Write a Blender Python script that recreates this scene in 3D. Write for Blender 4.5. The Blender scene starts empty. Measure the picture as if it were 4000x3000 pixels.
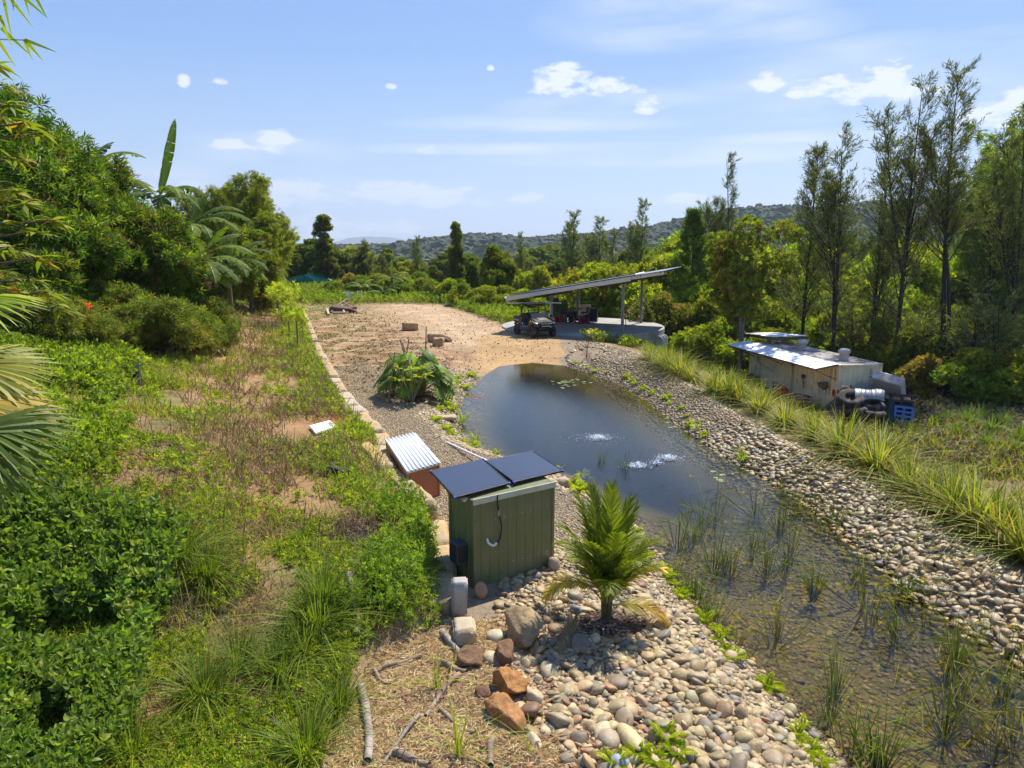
import bpy, math, random
import numpy as np
from mathutils import Vector, Matrix

R = math.radians
sc = bpy.context.scene
col = sc.collection

# ---------------------------------------------------------------- camera, sky, sun, exposure
CAM_H, PITCH, FPX = 5.5, R(11), 2773.0
cam_d = bpy.data.cameras.new("camera"); cam = bpy.data.objects.new("camera", cam_d); col.objects.link(cam)
cam.location = (0, 0, CAM_H); cam.rotation_euler = (R(90) - PITCH, 0, 0)
cam_d.sensor_width = 36; cam_d.lens = 36 * FPX / 4000; cam_d.clip_start = .1; cam_d.clip_end = 40000
sc.camera = cam
SUN_AZ, SUN_EL = R(34), R(54)
sd = bpy.data.lights.new("sun", 'SUN'); sun = bpy.data.objects.new("sun", sd); col.objects.link(sun)
sd.energy = 4.7; sd.angle = R(.53); sd.color = (1, .95, .87)
SV = Vector((math.sin(SUN_AZ) * math.cos(SUN_EL), math.cos(SUN_AZ) * math.cos(SUN_EL), math.sin(SUN_EL)))
sun.rotation_euler = SV.to_track_quat('Z', 'Y').to_euler(); sun.location = SV * 60
sc.view_settings.view_transform = 'Standard'; sc.view_settings.look = 'None'
sc.view_settings.exposure = 0.85; sc.view_settings.gamma = 1
sc.cycles.use_denoising = True
sc.cycles.max_bounces = 8; sc.cycles.diffuse_bounces = 3; sc.cycles.glossy_bounces = 3
sc.cycles.transmission_bounces = 4; sc.cycles.transparent_max_bounces = 8; sc.cycles.volume_bounces = 0
sc.cycles.caustics_reflective = False; sc.cycles.caustics_refractive = False
sc.cycles.sample_clamp_indirect = 6
sc.cycles.use_adaptive_sampling = True; sc.cycles.adaptive_threshold = .02

def ray(px, py):
    u = (px - 2000) / FPX; v = -(py - 1500) / FPX
    return (u, math.cos(PITCH) + v * math.sin(PITCH), -math.sin(PITCH) + v * math.cos(PITCH))
def at(px, py, z=0.):
    r = ray(px, py); t = (z - CAM_H) / r[2]; return Vector((r[0] * t, r[1] * t, z))
def aty(px, py, y):
    r = ray(px, py); t = y / r[1]; return Vector((r[0] * t, y, CAM_H + r[2] * t))
def proj_px(x, y, z):
    dz = z - CAM_H; d = y * math.cos(PITCH) - dz * math.sin(PITCH)
    return 2000 + FPX * x / np.maximum(d, .01)

world = bpy.data.worlds.new("World"); sc.world = world; world.use_nodes = True
nt = world.node_tree; N = nt.nodes; L = nt.links; N.clear()
def wn(t, **k):
    n = N.new(t)
    for a, b in k.items(): setattr(n, a, b)
    return n
def wm(op, a, b=None, c=None, clamp=False):
    n = wn('ShaderNodeMath', operation=op); n.use_clamp = clamp
    for i, v in enumerate((a, b, c)):
        if v is None: continue
        if isinstance(v, (int, float)): n.inputs[i].default_value = v
        else: L.new(v, n.inputs[i])
    return n.outputs[0]
sky = wn('ShaderNodeTexSky', sky_type='NISHITA', sun_disc=False)
sky.sun_elevation = SUN_EL; sky.sun_rotation = SUN_AZ; sky.altitude = 100
sky.air_density = 1.0; sky.dust_density = .6; sky.ozone_density = 2.2
tc = wn('ShaderNodeTexCoord'); sp = wn('ShaderNodeSeparateXYZ'); L.new(tc.outputs['Generated'], sp.inputs[0])
# gentle warp of the direction so the cloud edges break up
nz = wn('ShaderNodeTexNoise'); nz.inputs['Scale'].default_value = 24; nz.inputs['Detail'].default_value = 6; nz.inputs['Roughness'].default_value = .62
mp = wn('ShaderNodeMapping'); mp.inputs['Scale'].default_value = (1, 1, 2.6); L.new(tc.outputs['Generated'], mp.inputs[0]); L.new(mp.outputs[0], nz.inputs['Vector'])
nz2 = wn('ShaderNodeTexNoise'); nz2.inputs['Scale'].default_value = 5; nz2.inputs['Detail'].default_value = 5
mp2 = wn('ShaderNodeMapping'); mp2.inputs['Scale'].default_value = (1, 1, 5); mp2.inputs['Rotation'].default_value = (0, R(8), 0); L.new(tc.outputs['Generated'], mp2.inputs[0]); L.new(mp2.outputs[0], nz2.inputs['Vector'])
az = wm('ARCTAN2', sp.outputs[0], sp.outputs[1]); el = wm('ARCSINE', sp.outputs[2])
def cloud(px, py, w, h):
    w *= 1.3; h *= 1.35
    r = ray(px, py); n_ = math.sqrt(sum(c * c for c in r))
    a0 = math.atan2(r[0], r[1]); e0 = math.asin(r[2] / n_)
    dx = wm('MULTIPLY', wm('SUBTRACT', az, a0), FPX / w); dy = wm('MULTIPLY', wm('SUBTRACT', el, e0), FPX / h)
    # flat-bottomed: the lower half falls off faster
    dy2 = wm('MULTIPLY', dy, wm('ADD', 1.0, wm('MULTIPLY', wm('LESS_THAN', dy, 0.0), .7)))
    return wm('SUBTRACT', 1.0, wm('ADD', wm('MULTIPLY', dx, dx), wm('MULTIPLY', dy2, dy2)))
puffs = [(3460, 345, 200, 75), (3330, 370, 90, 45), (700, 760, 120, 45), (1180, 770, 160, 60), (1700, 790, 200, 34), (3170, 345, 95, 45), (3000, 330, 60, 38), (2190, 310, 110, 55), (2330, 355, 180, 45), (2540, 420, 60, 38),
         (1600, 760, 240, 42), (1090, 565, 90, 42), (890, 565, 70, 26), (1130, 740, 110, 48), (1290, 775, 60, 34), (2040, 775, 90, 24), (715, 325, 20, 24), (860, 322, 28, 18), (1915, 268, 15, 13),
         (1530, 340, 24, 14), (3960, 450, 150, 70), (1250, 900, 200, 50), (1480, 895, 160, 26), (2680, 785, 160, 22), (1690, 590, 60, 20)]
acc = None
for p in puffs:
    c = cloud(*p); acc = c if acc is None else wm('MAXIMUM', acc, c)
puff = wm('MULTIPLY', wm('ADD', acc, wm('SUBTRACT', wm('MULTIPLY', nz.outputs['Fac'], 3.8), 2.25)), 1.7, clamp=True)
wisps = [(2650, 90, 420, 130), (3300, 300, 420, 100), (2450, 420, 420, 50), (3200, 430, 340, 60), (2150, 490, 500, 34), (3000, 130, 260, 60), (2100, 590, 600, 26), (3200, 540, 400, 26), (3600, 330, 500, 90), (3900, 170, 300, 40), (2700, 620, 700, 40), (900, 700, 400, 60), (1000, 600, 300, 60)]
acc2 = None
for p in wisps:
    c = cloud(*p); acc2 = c if acc2 is None else wm('MAXIMUM', acc2, c)
wisp = wm('MULTIPLY', wm('MAXIMUM', acc2, 0.0), wm('MULTIPLY', wm('SUBTRACT', nz2.outputs['Fac'], .34), 2.1, clamp=True), clamp=True)
wisp = wm('MULTIPLY', wisp, .95)
cov = wm('MAXIMUM', wm('MULTIPLY', puff, .92), wisp)
# the physical sky, pulled towards the measured blue of this afternoon
rp = wn('ShaderNodeValToRGB'); e_ = rp.color_ramp.elements
for _ in range(2): e_.new(.5)
for e1, (p1, c1) in zip(e_, [(0.0, (6.6, 8.0, 9.6)), (.08, (4.6, 6.9, 9.7)), (.24, (2.05, 4.5, 9.5)), (.6, (1.2, 3.0, 8.7))]): e1.position = p1; e1.color = (*[v / 10 for v in c1], 1)
L.new(sp.outputs[2], rp.inputs[0])
sc10 = wn('ShaderNodeMixRGB', blend_type='MULTIPLY'); sc10.inputs[0].default_value = 1; sc10.inputs[2].default_value = (6.5, 6.5, 6.5, 1); L.new(rp.outputs[0], sc10.inputs[1])
skyg = wn('ShaderNodeMixRGB'); skyg.inputs[0].default_value = .85; L.new(sky.outputs[0], skyg.inputs[1]); L.new(sc10.outputs[0], skyg.inputs[2])
mix = wn('ShaderNodeMixRGB'); L.new(cov, mix.inputs[0]); L.new(skyg.outputs[0], mix.inputs[1])
mix.inputs[2].default_value = (7.0, 7.2, 7.6, 1)
bg = wn('ShaderNodeBackground'); bg.inputs[1].default_value = .08; L.new(mix.outputs[0], bg.inputs[0])
wo = wn('ShaderNodeOutputWorld'); L.new(bg.outputs[0], wo.inputs[0])

# ---------------------------------------------------------------- materials
def new_mat(name):
    m = bpy.data.materials.new(name); m.use_nodes = True; m.node_tree.nodes.clear(); return m, m.node_tree.nodes, m.node_tree.links
def out(n, l, s):
    o = n.new('ShaderNodeOutputMaterial'); l.new(s, o.inputs[0]); return o
def mixc(n, l, mode, fac, a, b):
    m = n.new('ShaderNodeMixRGB'); m.blend_type = mode
    for i, v in enumerate((fac, a, b)):
        if isinstance(v, (int, float)): m.inputs[i].default_value = v
        elif isinstance(v, tuple): m.inputs[i].default_value = (*v, 1)
        else: l.new(v, m.inputs[i])
    return m.outputs[0]
def noise_n(n, l, scale, detail=4, rough=.55, coord='Object', vec=None):
    t = n.new('ShaderNodeTexNoise'); t.inputs['Scale'].default_value = scale; t.inputs['Detail'].default_value = detail; t.inputs['Roughness'].default_value = rough
    if vec is None:
        c = n.new('ShaderNodeTexCoord'); vec = c.outputs[coord]
    l.new(vec, t.inputs['Vector']); return t.outputs['Fac']
def ramp(n, l, fac, stops):
    r = n.new('ShaderNodeValToRGB'); e = r.color_ramp.elements
    while len(e) < len(stops): e.new(.5)
    for i, (p, c) in enumerate(stops): e[i].position = p; e[i].color = (*c, 1)
    l.new(fac, r.inputs[0]); return r.outputs[0]
def leaf_mat(name, trans=.40, rough=.5, spec=.3, colr=None, gain=(1.55, 1.6, 1.25), tint=(1.3, 1.5, .5)):
    m, n, l = new_mat(name)
    if colr is None:
        a = n.new('ShaderNodeAttribute'); a.attribute_name = 'Col'; c = mixc(n, l, 'MULTIPLY', 1.0, a.outputs['Color'], gain)
    else:
        rg = n.new('ShaderNodeRGB'); rg.outputs[0].default_value = (*colr, 1); c = rg.outputs[0]
    p = n.new('ShaderNodeBsdfPrincipled'); l.new(c, p.inputs['Base Color']); p.inputs['Roughness'].default_value = rough; p.inputs['Specular IOR Level'].default_value = spec
    tr = n.new('ShaderNodeBsdfTranslucent')
    c2 = mixc(n, l, 'MULTIPLY', 1.0, c, tint); l.new(c2, tr.inputs[0])
    mx = n.new('ShaderNodeMixShader'); mx.inputs[0].default_value = trans; l.new(p.outputs[0], mx.inputs[1]); l.new(tr.outputs[0], mx.inputs[2])
    out(n, l, mx.outputs[0]); return m
def solid(name, c, rough=.6, metal=0, var=.12, vs=6, bump=0, bs=40, spec=.4, coat=0, dirt=None, ds=1.5):
    m, n, l = new_mat(name)
    p = n.new('ShaderNodeBsdfPrincipled'); p.inputs['Roughness'].default_value = rough; p.inputs['Metallic'].default_value = metal; p.inputs['Specular IOR Level'].default_value = spec; p.inputs['Coat Weight'].default_value = coat
    f = noise_n(n, l, vs, 6, .65)
    cc = ramp(n, l, f, [(.25, tuple(x * (1 - var * 2) for x in c)), (.75, tuple(min(1, x * (1 + var)) for x in c))])
    if dirt:
        f2 = noise_n(n, l, ds, 7, .7)
        g = ramp(n, l, f2, [(.46, (0, 0, 0)), (.62, (1, 1, 1))]); cc = mixc(n, l, 'MIX', g, cc, dirt)
    l.new(cc, p.inputs['Base Color'])
    if bump:
        b = n.new('ShaderNodeBump'); b.inputs['Strength'].default_value = bump; b.inputs['Distance'].default_value = .02
        l.new(noise_n(n, l, bs, 5, .6), b.inputs['Height']); l.new(b.outputs[0], p.inputs['Normal'])
    out(n, l, p.outputs[0]); return m
def col_mat(name, rough=.8, ns=30, amt=.5, bump=.4, bs=60, spec=.3):
    """base colour from the Col attribute, broken up by noise"""
    m, n, l = new_mat(name)
    a = n.new('ShaderNodeAttribute'); a.attribute_name = 'Col'
    p = n.new('ShaderNodeBsdfPrincipled'); p.inputs['Roughness'].default_value = rough; p.inputs['Specular IOR Level'].default_value = spec
    f = noise_n(n, l, ns, 8, .7); g = ramp(n, l, f, [(.25, (1 - amt,) * 3), (.75, (1 + amt * .6,) * 3)])
    l.new(mixc(n, l, 'MULTIPLY', 1.0, a.outputs['Color'], g), p.inputs['Base Color'])
    if bump:
        b = n.new('ShaderNodeBump'); b.inputs['Strength'].default_value = bump; b.inputs['Distance'].default_value = .03
        l.new(noise_n(n, l, bs, 8, .7), b.inputs['Height']); l.new(b.outputs[0], p.inputs['Normal'])
    out(n, l, p.outputs[0]); return m
LEAF = leaf_mat("leaf", .42, .55, .22, gain=(2.45, 1.9, 1.25)); LEAFG = leaf_mat("glossy_leaf", .38, .5, .25, gain=(2.8, 2.15, 1.5)); BANL = leaf_mat("banana_leaf", .4, .65, .12, gain=(1.9, 1.6, 1.1)); GRASSM = leaf_mat("grass_blade", .42, .55, .2, gain=(2.0, 1.6, 1.1)); NEEDLE = leaf_mat("needle", .36, .7, .12, gain=(3.3, 2.9, 2.1)); DRY = leaf_mat("dry_leaf", .2, .8, .1, gain=(1., 1., 1.), tint=(1.05, 1., .9))
BARK = solid("bark", (.13, .10, .075), .9, var=.35, vs=9, bump=.8, bs=25); BARKD = solid("dark_bark", (.06, .048, .038), .9, var=.35, vs=9, bump=.8, bs=25)
BARKP = solid("pale_bark", (.24, .20, .155), .9, var=.3, vs=7, bump=.6, bs=20)
STONE = col_mat("river_stone", .55, 22, .35, .25, 35, .45)
ROCK = col_mat("rough_rock", .9, 12, .55, 1.0, 22, .25)
def ground_mat():
    m, n, l = new_mat("ground_soil")
    a = n.new('ShaderNodeAttribute'); a.attribute_name = 'Col'
    p = n.new('ShaderNodeBsdfPrincipled'); p.inputs['Roughness'].default_value = .95; p.inputs['Specular IOR Level'].default_value = .15
    f = noise_n(n, l, .6, 8, .65); g = ramp(n, l, f, [(.3, (.75,) * 3), (.7, (1.18,) * 3)])
    c = mixc(n, l, 'MULTIPLY', 1.0, a.outputs['Color'], g)
    f = noise_n(n, l, 9, 8, .75); g = ramp(n, l, f, [(.3, (.62, .60, .57)), (.68, (1.22, 1.2, 1.18))])
    c = mixc(n, l, 'MULTIPLY', 1.0, c, g)
    l.new(c, p.inputs['Base Color'])
    b = n.new('ShaderNodeBump'); b.inputs['Strength'].default_value = .55; b.inputs['Distance'].default_value = .06
    l.new(noise_n(n, l, 14, 9, .75), b.inputs['Height']); l.new(b.outputs[0], p.inputs['Normal'])
    out(n, l, p.outputs[0]); return m
GROUND = ground_mat()
def water_mat():
    m, n, l = new_mat("pond_water")
    fr = n.new('ShaderNodeFresnel'); fr.inputs[0].default_value = 1.38
    gl = n.new('ShaderNodeBsdfGlossy'); gl.inputs['Roughness'].default_value = .015; gl.inputs['Color'].default_value = (1, 1, 1, 1)
    tr = n.new('ShaderNodeBsdfTransparent'); tr.inputs[0].default_value = (.60, .60, .40, 1)
    c = n.new('ShaderNodeTexCoord')
    mpp = n.new('ShaderNodeMapping'); mpp.inputs['Scale'].default_value = (1, 1.7, 1); mpp.inputs['Rotation'].default_value = (0, 0, R(25)); l.new(c.outputs['Object'], mpp.inputs[0])
    b = n.new('ShaderNodeBump'); b.inputs['Strength'].default_value = .12; b.inputs['Distance'].default_value = .05
    t1 = noise_n(n, l, 5.5, 4, .6, vec=mpp.outputs[0]); 
    # livelier water round the bubblers, calm near the beach and the reeds
    g = n.new('ShaderNodeVectorMath'); g.operation = 'DISTANCE'; l.new(c.outputs['Object'], g.inputs[0]); g.inputs[1].default_value = (3.0, 21.5, -.5)
    mr = n.new('ShaderNodeMapRange'); mr.inputs[1].default_value = 2; mr.inputs[2].default_value = 11; mr.inputs[3].default_value = 1.; mr.inputs[4].default_value = .55; l.new(g.outputs['Value'], mr.inputs[0])
    ml = n.new('ShaderNodeMath'); ml.operation = 'MULTIPLY'; l.new(t1, ml.inputs[0]); l.new(mr.outputs[0], ml.inputs[1])
    l.new(ml.outputs[0], b.inputs['Height']); l.new(b.outputs[0], fr.inputs[1]); l.new(b.outputs[0], gl.inputs['Normal'])
    mx = n.new('ShaderNodeMixShader'); l.new(fr.outputs[0], mx.inputs[0]); l.new(tr.outputs[0], mx.inputs[1]); l.new(gl.outputs[0], mx.inputs[2])
    out(n, l, mx.outputs[0]); return m
WATER = water_mat()

# ---------------------------------------------------------------- mesh helpers
rs = np.random.RandomState(7); random.seed(7)
def link(o, parent=None):
    col.objects.link(o)
    if parent is not None: o.parent = parent
    return o
def tag(o, label=None, cat=None, group=None, kind=None):
    if label: o['label'] = label
    if cat: o['category'] = cat
    if group: o['group'] = group
    if kind: o['kind'] = kind
    return o
def thing(name, label, cat, loc=(0, 0, 0), rz=0, group=None, rot=None):
    o = bpy.data.objects.new(name, None); o.empty_display_size = .2; link(o); o.location = loc; o.rotation_euler = rot or (0, 0, rz)
    return tag(o, label, cat, group)
def dup(o, parent=None):
    c = o.copy(); link(c); c.parent = parent
    if parent is not None: c.matrix_parent_inverse = o.matrix_parent_inverse.copy()
    for ch in list(o.children): dup(ch, c)
    return c
class Geo:
    def __init__(s): s.V = []; s.F = []; s.C = []; s.n = 0
    def add(s, V, F, C=None):
        V = np.asarray(V, float).reshape(-1, 3); F = np.asarray(F, int)
        s.V.append(V); s.F.append(F + s.n); s.n += len(V)
        if C is None: C = np.ones((len(V), 3)) * .5
        C = np.asarray(C, float)
        if C.ndim == 1: C = np.tile(C, (len(V), 1))
        s.C.append(C); return s
    def build(s, name, mat, parent=None, smooth=False):
        me = bpy.data.meshes.new(name)
        V = np.concatenate(s.V); C = np.concatenate(s.C)
        me.vertices.add(len(V)); me.vertices.foreach_set('co', V.ravel())
        loops = np.concatenate([f.ravel() for f in s.F]); sizes = np.concatenate([np.full(len(f), f.shape[1]) for f in s.F])
        me.loops.add(len(loops)); me.loops.foreach_set('vertex_index', loops)
        me.polygons.add(len(sizes)); st = np.concatenate([[0], np.cumsum(sizes)[:-1]])
        me.polygons.foreach_set('loop_start', st); me.polygons.foreach_set('loop_total', sizes)
        me.polygons.foreach_set('use_smooth', np.full(len(sizes), smooth))
        at_ = me.color_attributes.new('Col', 'FLOAT_COLOR', 'POINT'); at_.data.foreach_set('color', np.c_[C, np.ones(len(C))].ravel())
        me.materials.append(mat); me.update(calc_edges=True)
        return link(bpy.data.objects.new(name, me), parent)
def norm(a): return a / np.maximum(np.linalg.norm(a, axis=-1, keepdims=True), 1e-9)
def frames(d, up=None, roll=None):
    """N x 3 x 3 matrices whose columns are (side, direction, normal)"""
    d = norm(np.asarray(d, float)); up = np.array([0, 0, 1.]) if up is None else np.asarray(up, float)
    s = np.cross(d, np.broadcast_to(up, d.shape)); bad = np.linalg.norm(s, axis=1) < 1e-4; s[bad] = (1, 0, 0); s = norm(s)
    n_ = np.cross(s, d)
    if roll is not None:
        c, q = np.cos(roll)[:, None], np.sin(roll)[:, None]; s, n_ = s * c + n_ * q, n_ * c - s * q
    return np.stack([s, d, n_], axis=2)
def stamp(pV, pF, M, T, S=None, C=None, pC=None):
    N_ = len(T); k = len(pV); pV = np.asarray(pV, float)
    if S is None: S = np.ones(N_)
    S = np.asarray(S, float)
    if S.ndim == 1: P = pV[None] * S[:, None, None]
    else: P = pV[None] * S[:, None, :]
    V = np.einsum('nij,nkj->nki', M, P) + np.asarray(T)[:, None, :]
    F = (np.asarray(pF)[None] + (np.arange(N_) * k)[:, None, None]).reshape(-1, np.asarray(pF).shape[1])
    CC = np.repeat(C, k, axis=0) if C is not None else np.ones((N_ * k, 3)) * .5
    if pC is not None: CC = CC * np.tile(pC, (N_, 1))
    return V.reshape(-1, 3), F, CC
def rand_dirs(n, zlo=-1, zhi=1, r=rs):
    z = r.uniform(zlo, zhi, n); a = r.uniform(0, 2 * np.pi, n); q = np.sqrt(1 - z * z); return np.c_[q * np.cos(a), q * np.sin(a), z]
def pal(cols, n, jit=.12, r=rs, p=None):
    cols = np.asarray(cols, float); c = cols[r.choice(len(cols), n, p=p)]; return np.clip(c * r.uniform(1 - jit, 1 + jit, (n, 1)) * r.uniform(1 - jit / 3, 1 + jit / 3, (n, 3)), 0, 1)
# leaf shapes (side, along, normal)
LEAF2 = (np.array([[0, 0, 0], [.5, .42, .06], [0, 1, -.12], [-.5, .42, .06]]), np.array([[0, 1, 2], [0, 2, 3]]))
LEAF4 = (np.array([[0, 0, 0], [.42, .3, .1], [.36, .65, .04], [0, 1, -.22], [-.36, .65, .04], [-.42, .3, .1], [0, .45, -.02]]), np.array([[0, 1, 6], [1, 2, 6], [2, 3, 6], [3, 4, 6], [4, 5, 6], [5, 0, 6]]))
def blade(nseg=3, droop=.5, taper=1.):
    V = []; F = []
    for i in range(nseg + 1):
        t = i / nseg; w = .5 * (1 - t ** 1.6) * taper + .03; y = t * (1 - droop * .35 * t); z = -droop * t * t * .8
        V += [[w, y, z], [-w, y, z]]
    for i in range(nseg): F.append([2 * i, 2 * i + 1, 2 * i + 3, 2 * i + 2])
    return np.array(V), np.array(F)
BL = [blade(3, d) for d in (.1, .45, .9)]
def tubes(segs, n=5):
    """segs: list of (p0, p1, r0, r1) -> V, F"""
    segs = [s for s in segs if (Vector(s[1]) - Vector(s[0])).length > 1e-5]
    P0 = np.array([tuple(s[0]) for s in segs], float); P1 = np.array([tuple(s[1]) for s in segs], float); r0 = np.array([s[2] for s in segs]); r1 = np.array([s[3] for s in segs])
    M = frames(P1 - P0); a = np.arange(n) * 2 * np.pi / n; ring = np.stack([np.cos(a), np.zeros(n), np.sin(a)], 1)
    A = np.einsum('nij,kj->nki', M, ring)
    V = np.concatenate([P0[:, None] + A * r0[:, None, None], P1[:, None] + A * r1[:, None, None]], 1)
    i = np.arange(n); j = (i + 1) % n; f = np.stack([i, j, j + n, i + n], 1)
    F = (f[None] + (np.arange(len(segs)) * 2 * n)[:, None, None]).reshape(-1, 4)
    return V.reshape(-1, 3), F
def path_segs(pts, r0, r1):
    n_ = len(pts) - 1; return [(pts[i], pts[i + 1], r0 + (r1 - r0) * i / n_, r0 + (r1 - r0) * (i + 1) / n_) for i in range(n_)]
def bez(p0, p1, p2, n=5):
    p0, p1, p2 = map(Vector, (p0, p1, p2)); return [p0 * (1 - t) ** 2 + p1 * 2 * t * (1 - t) + p2 * t * t for t in [i / n for i in range(n + 1)]]
# value noise
_perm = np.random.RandomState(3).rand(256, 256)
def vn(x, y, seed=0):
    x = np.asarray(x, float) + seed * 17.3; y = np.asarray(y, float) + seed * 9.1; xi = np.floor(x).astype(int); yi = np.floor(y).astype(int); fx = x - xi; fy = y - yi
    fx = fx * fx * (3 - 2 * fx); fy = fy * fy * (3 - 2 * fy); g = lambda a, b: _perm[a % 256, b % 256]
    return (g(xi, yi) * (1 - fx) + g(xi + 1, yi) * fx) * (1 - fy) + (g(xi, yi + 1) * (1 - fx) + g(xi + 1, yi + 1) * fx) * fy
def fbm(x, y, sc_=1., oct=4, seed=0):
    v = 0; a = .5; s = 0
    for i in range(oct): v = v + a * vn(x * sc_, y * sc_, seed + i); s += a; a *= .5; sc_ *= 2.03
    return v / s
def ss(t): t = np.clip(t, 0, 1); return t * t * (3 - 2 * t)
class MB:
    """boxes, bars, tubes, prisms collected into one mesh"""
    def __init__(s): s.V = []; s.F = []
    def _a(s, V, F): n_ = len(s.V); s.V += [tuple(v) for v in V]; s.F += [tuple(i + n_ for i in f) for f in F]; return s
    def box(s, c, d, M=None):
        c = Vector(c); M = M or Matrix.Identity(3); hx, hy, hz = d[0] / 2, d[1] / 2, d[2] / 2
        V = [c + M @ Vector((x, y, z)) for z in (-hz, hz) for x, y in ((-hx, -hy), (hx, -hy), (hx, hy), (-hx, hy))]
        return s._a(V, [(3, 2, 1, 0), (4, 5, 6, 7), (0, 1, 5, 4), (1, 2, 6, 5), (2, 3, 7, 6), (3, 0, 4, 7)])
    def hexa(s, V8): return s._a(V8, [(3, 2, 1, 0), (4, 5, 6, 7), (0, 1, 5, 4), (1, 2, 6, 5), (2, 3, 7, 6), (3, 0, 4, 7)])
    def cyl(s, p0, p1, r0, r1=None, n=12, caps=True):
        r1 = r0 if r1 is None else r1; p0 = Vector(p0); p1 = Vector(p1); q = (p1 - p0).to_track_quat('Z', 'Y')
        V = [p + q @ Vector((r * math.cos(2 * math.pi * i / n), r * math.sin(2 * math.pi * i / n), 0)) for p, r in ((p0, r0), (p1, r1)) for i in range(n)]
        F = [(i, (i + 1) % n, (i + 1) % n + n, i + n) for i in range(n)]
        if caps: F += [tuple(reversed(range(n))), tuple(range(n, 2 * n))]
        return s._a(V, F)
    def tube(s, pts, r, n=8):
        for i in range(len(pts) - 1): s.cyl(pts[i], pts[i + 1], r, n=n)
        return s
    def prism(s, poly, w0, w1, ax='y'):
        k = len(poly)
        f = {'y': lambda a, b, w: (a, w, b), 'x': lambda a, b, w: (w, a, b), 'z': lambda a, b, w: (a, b, w)}[ax]
        V = [f(a, b, w0) for a, b in poly] + [f(a, b, w1) for a, b in poly]
        return s._a(V, [tuple(range(k)), tuple(reversed(range(k, 2 * k)))] + [(i + k, (i + 1) % k + k, (i + 1) % k, i) for i in range(k)])
    def lathe(s, prof, n=24, c=(0, 0, 0), M=None):
        M = M or Matrix.Identity(3); c = Vector(c); k = len(prof)
        V = [c + M @ Vector((r * math.cos(2 * math.pi * i / n), r * math.sin(2 * math.pi * i / n), z)) for i in range(n) for r, z in prof]
        return s._a(V, [(i * k + j, ((i + 1) % n) * k + j, ((i + 1) % n) * k + j + 1, i * k + j + 1) for i in range(n) for j in range(k - 1)])
    def torus(s, Rr, r, c=(0, 0, 0), M=None, n=28, m=10, sx=1., bump=0):
        M = M or Matrix.Identity(3); c = Vector(c); V = []
        for i in range(n):
            a = 2 * math.pi * i / n
            for j in range(m):
                b = 2 * math.pi * j / m; rr = r * (1 + (bump if (i % 2 and math.cos(b) > .3) else 0)); V.append(c + M @ Vector(((Rr + rr * math.cos(b)) * math.cos(a), (Rr + rr * math.cos(b)) * math.sin(a), rr * sx * math.sin(b))))
        return s._a(V, [(i * m + j, ((i + 1) % n) * m + j, ((i + 1) % n) * m + (j + 1) % m, i * m + (j + 1) % m) for i in range(n) for j in range(m)])
    def sheet(s, nx, ny, fn, thick=0):
        V = [fn(i / nx, j / ny) for j in range(ny + 1) for i in range(nx + 1)]; k = nx + 1
        return s._a(V, [(j * k + i, j * k + i + 1, (j + 1) * k + i + 1, (j + 1) * k + i) for j in range(ny) for i in range(nx)])
    def build(s, name, mat, parent=None, bevel=0, smooth=False, solid_=0):
        me = bpy.data.meshes.new(name); me.from_pydata(s.V, [], s.F); me.materials.append(mat)
        if smooth:
            me.polygons.foreach_set('use_smooth', [True] * len(me.polygons))
        o = link(bpy.data.objects.new(name, me), parent)
        if solid_:
            m = o.modifiers.new('solid', 'SOLIDIFY'); m.thickness = solid_
        if bevel:
            m = o.modifiers.new('bevel', 'BEVEL'); m.width = bevel; m.segments = 2; m.limit_method = 'ANGLE'
        return o
def Rz(a): return Matrix.Rotation(a, 3, 'Z')
def Rx(a): return Matrix.Rotation(a, 3, 'X')
def Ry(a): return Matrix.Rotation(a, 3, 'Y')
ORD = "first second third fourth fifth sixth seventh eighth ninth tenth eleventh twelfth thirteenth fourteenth fifteenth sixteenth seventeenth eighteenth nineteenth twentieth".split()
def ordw(i):
    if i < 20: return ORD[i]
    t = ("twenty", "thirty", "forty", "fifty", "sixty", "seventy")[(i + 1) // 10 - 2]; u = (i + 1) % 10
    return t + "-" + ORD[u - 1] if u else t[:-1] + "ieth"

# ---------------------------------------------------------------- terrain
POND = np.array([(4.7, 1), (4.2, 5.5), (3.92, 7.34), (3.76, 8.07), (3.65, 8.65), (3.44, 9.63), (3.29, 10.59), (2.97, 11.92), (2.79, 14), (2.47, 15.45), (1.53, 17.6), (.98, 18.6), (-.07, 19.4), (-1.17, 20.9), (-1.7, 22.5),
                 (-2, 25.4), (-2, 28.6), (-1.5, 32.1), (-.65, 35.6), (1.07, 36.7), (2.87, 35.6), (3.9, 33), (4.76, 30.9), (5.3, 27.5), (5.56, 25), (5.8, 22.2), (6.27, 19.7), (6.83, 17.2), (7.06, 15.4), (7.02, 13), (7.04, 11.3), (7.35, 10), (7.6, 8.5), (7.9, 5), (8, 1)])
def pond_d(x, y):
    """signed distance to the pond's edge, negative inside"""
    x = np.asarray(x, float); y = np.asarray(y, float); sh = x.shape; x = x.ravel(); y = y.ravel()
    d = np.full(x.shape, 1e9); ins = np.zeros(x.shape, bool); n_ = len(POND)
    for i in range(n_):
        a = POND[i]; b = POND[(i + 1) % n_]; e = b - a
        t = np.clip(((x - a[0]) * e[0] + (y - a[1]) * e[1]) / (e @ e), 0, 1)
        d = np.minimum(d, np.hypot(x - a[0] - t * e[0], y - a[1] - t * e[1]))
        c = ((a[1] > y) != (b[1] > y)) & (x < (b[0] - a[0]) * (y - a[1]) / (b[1] - a[1] + 1e-12) + a[0]); ins ^= c
    return np.where(ins, -d, d).reshape(sh)
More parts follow.
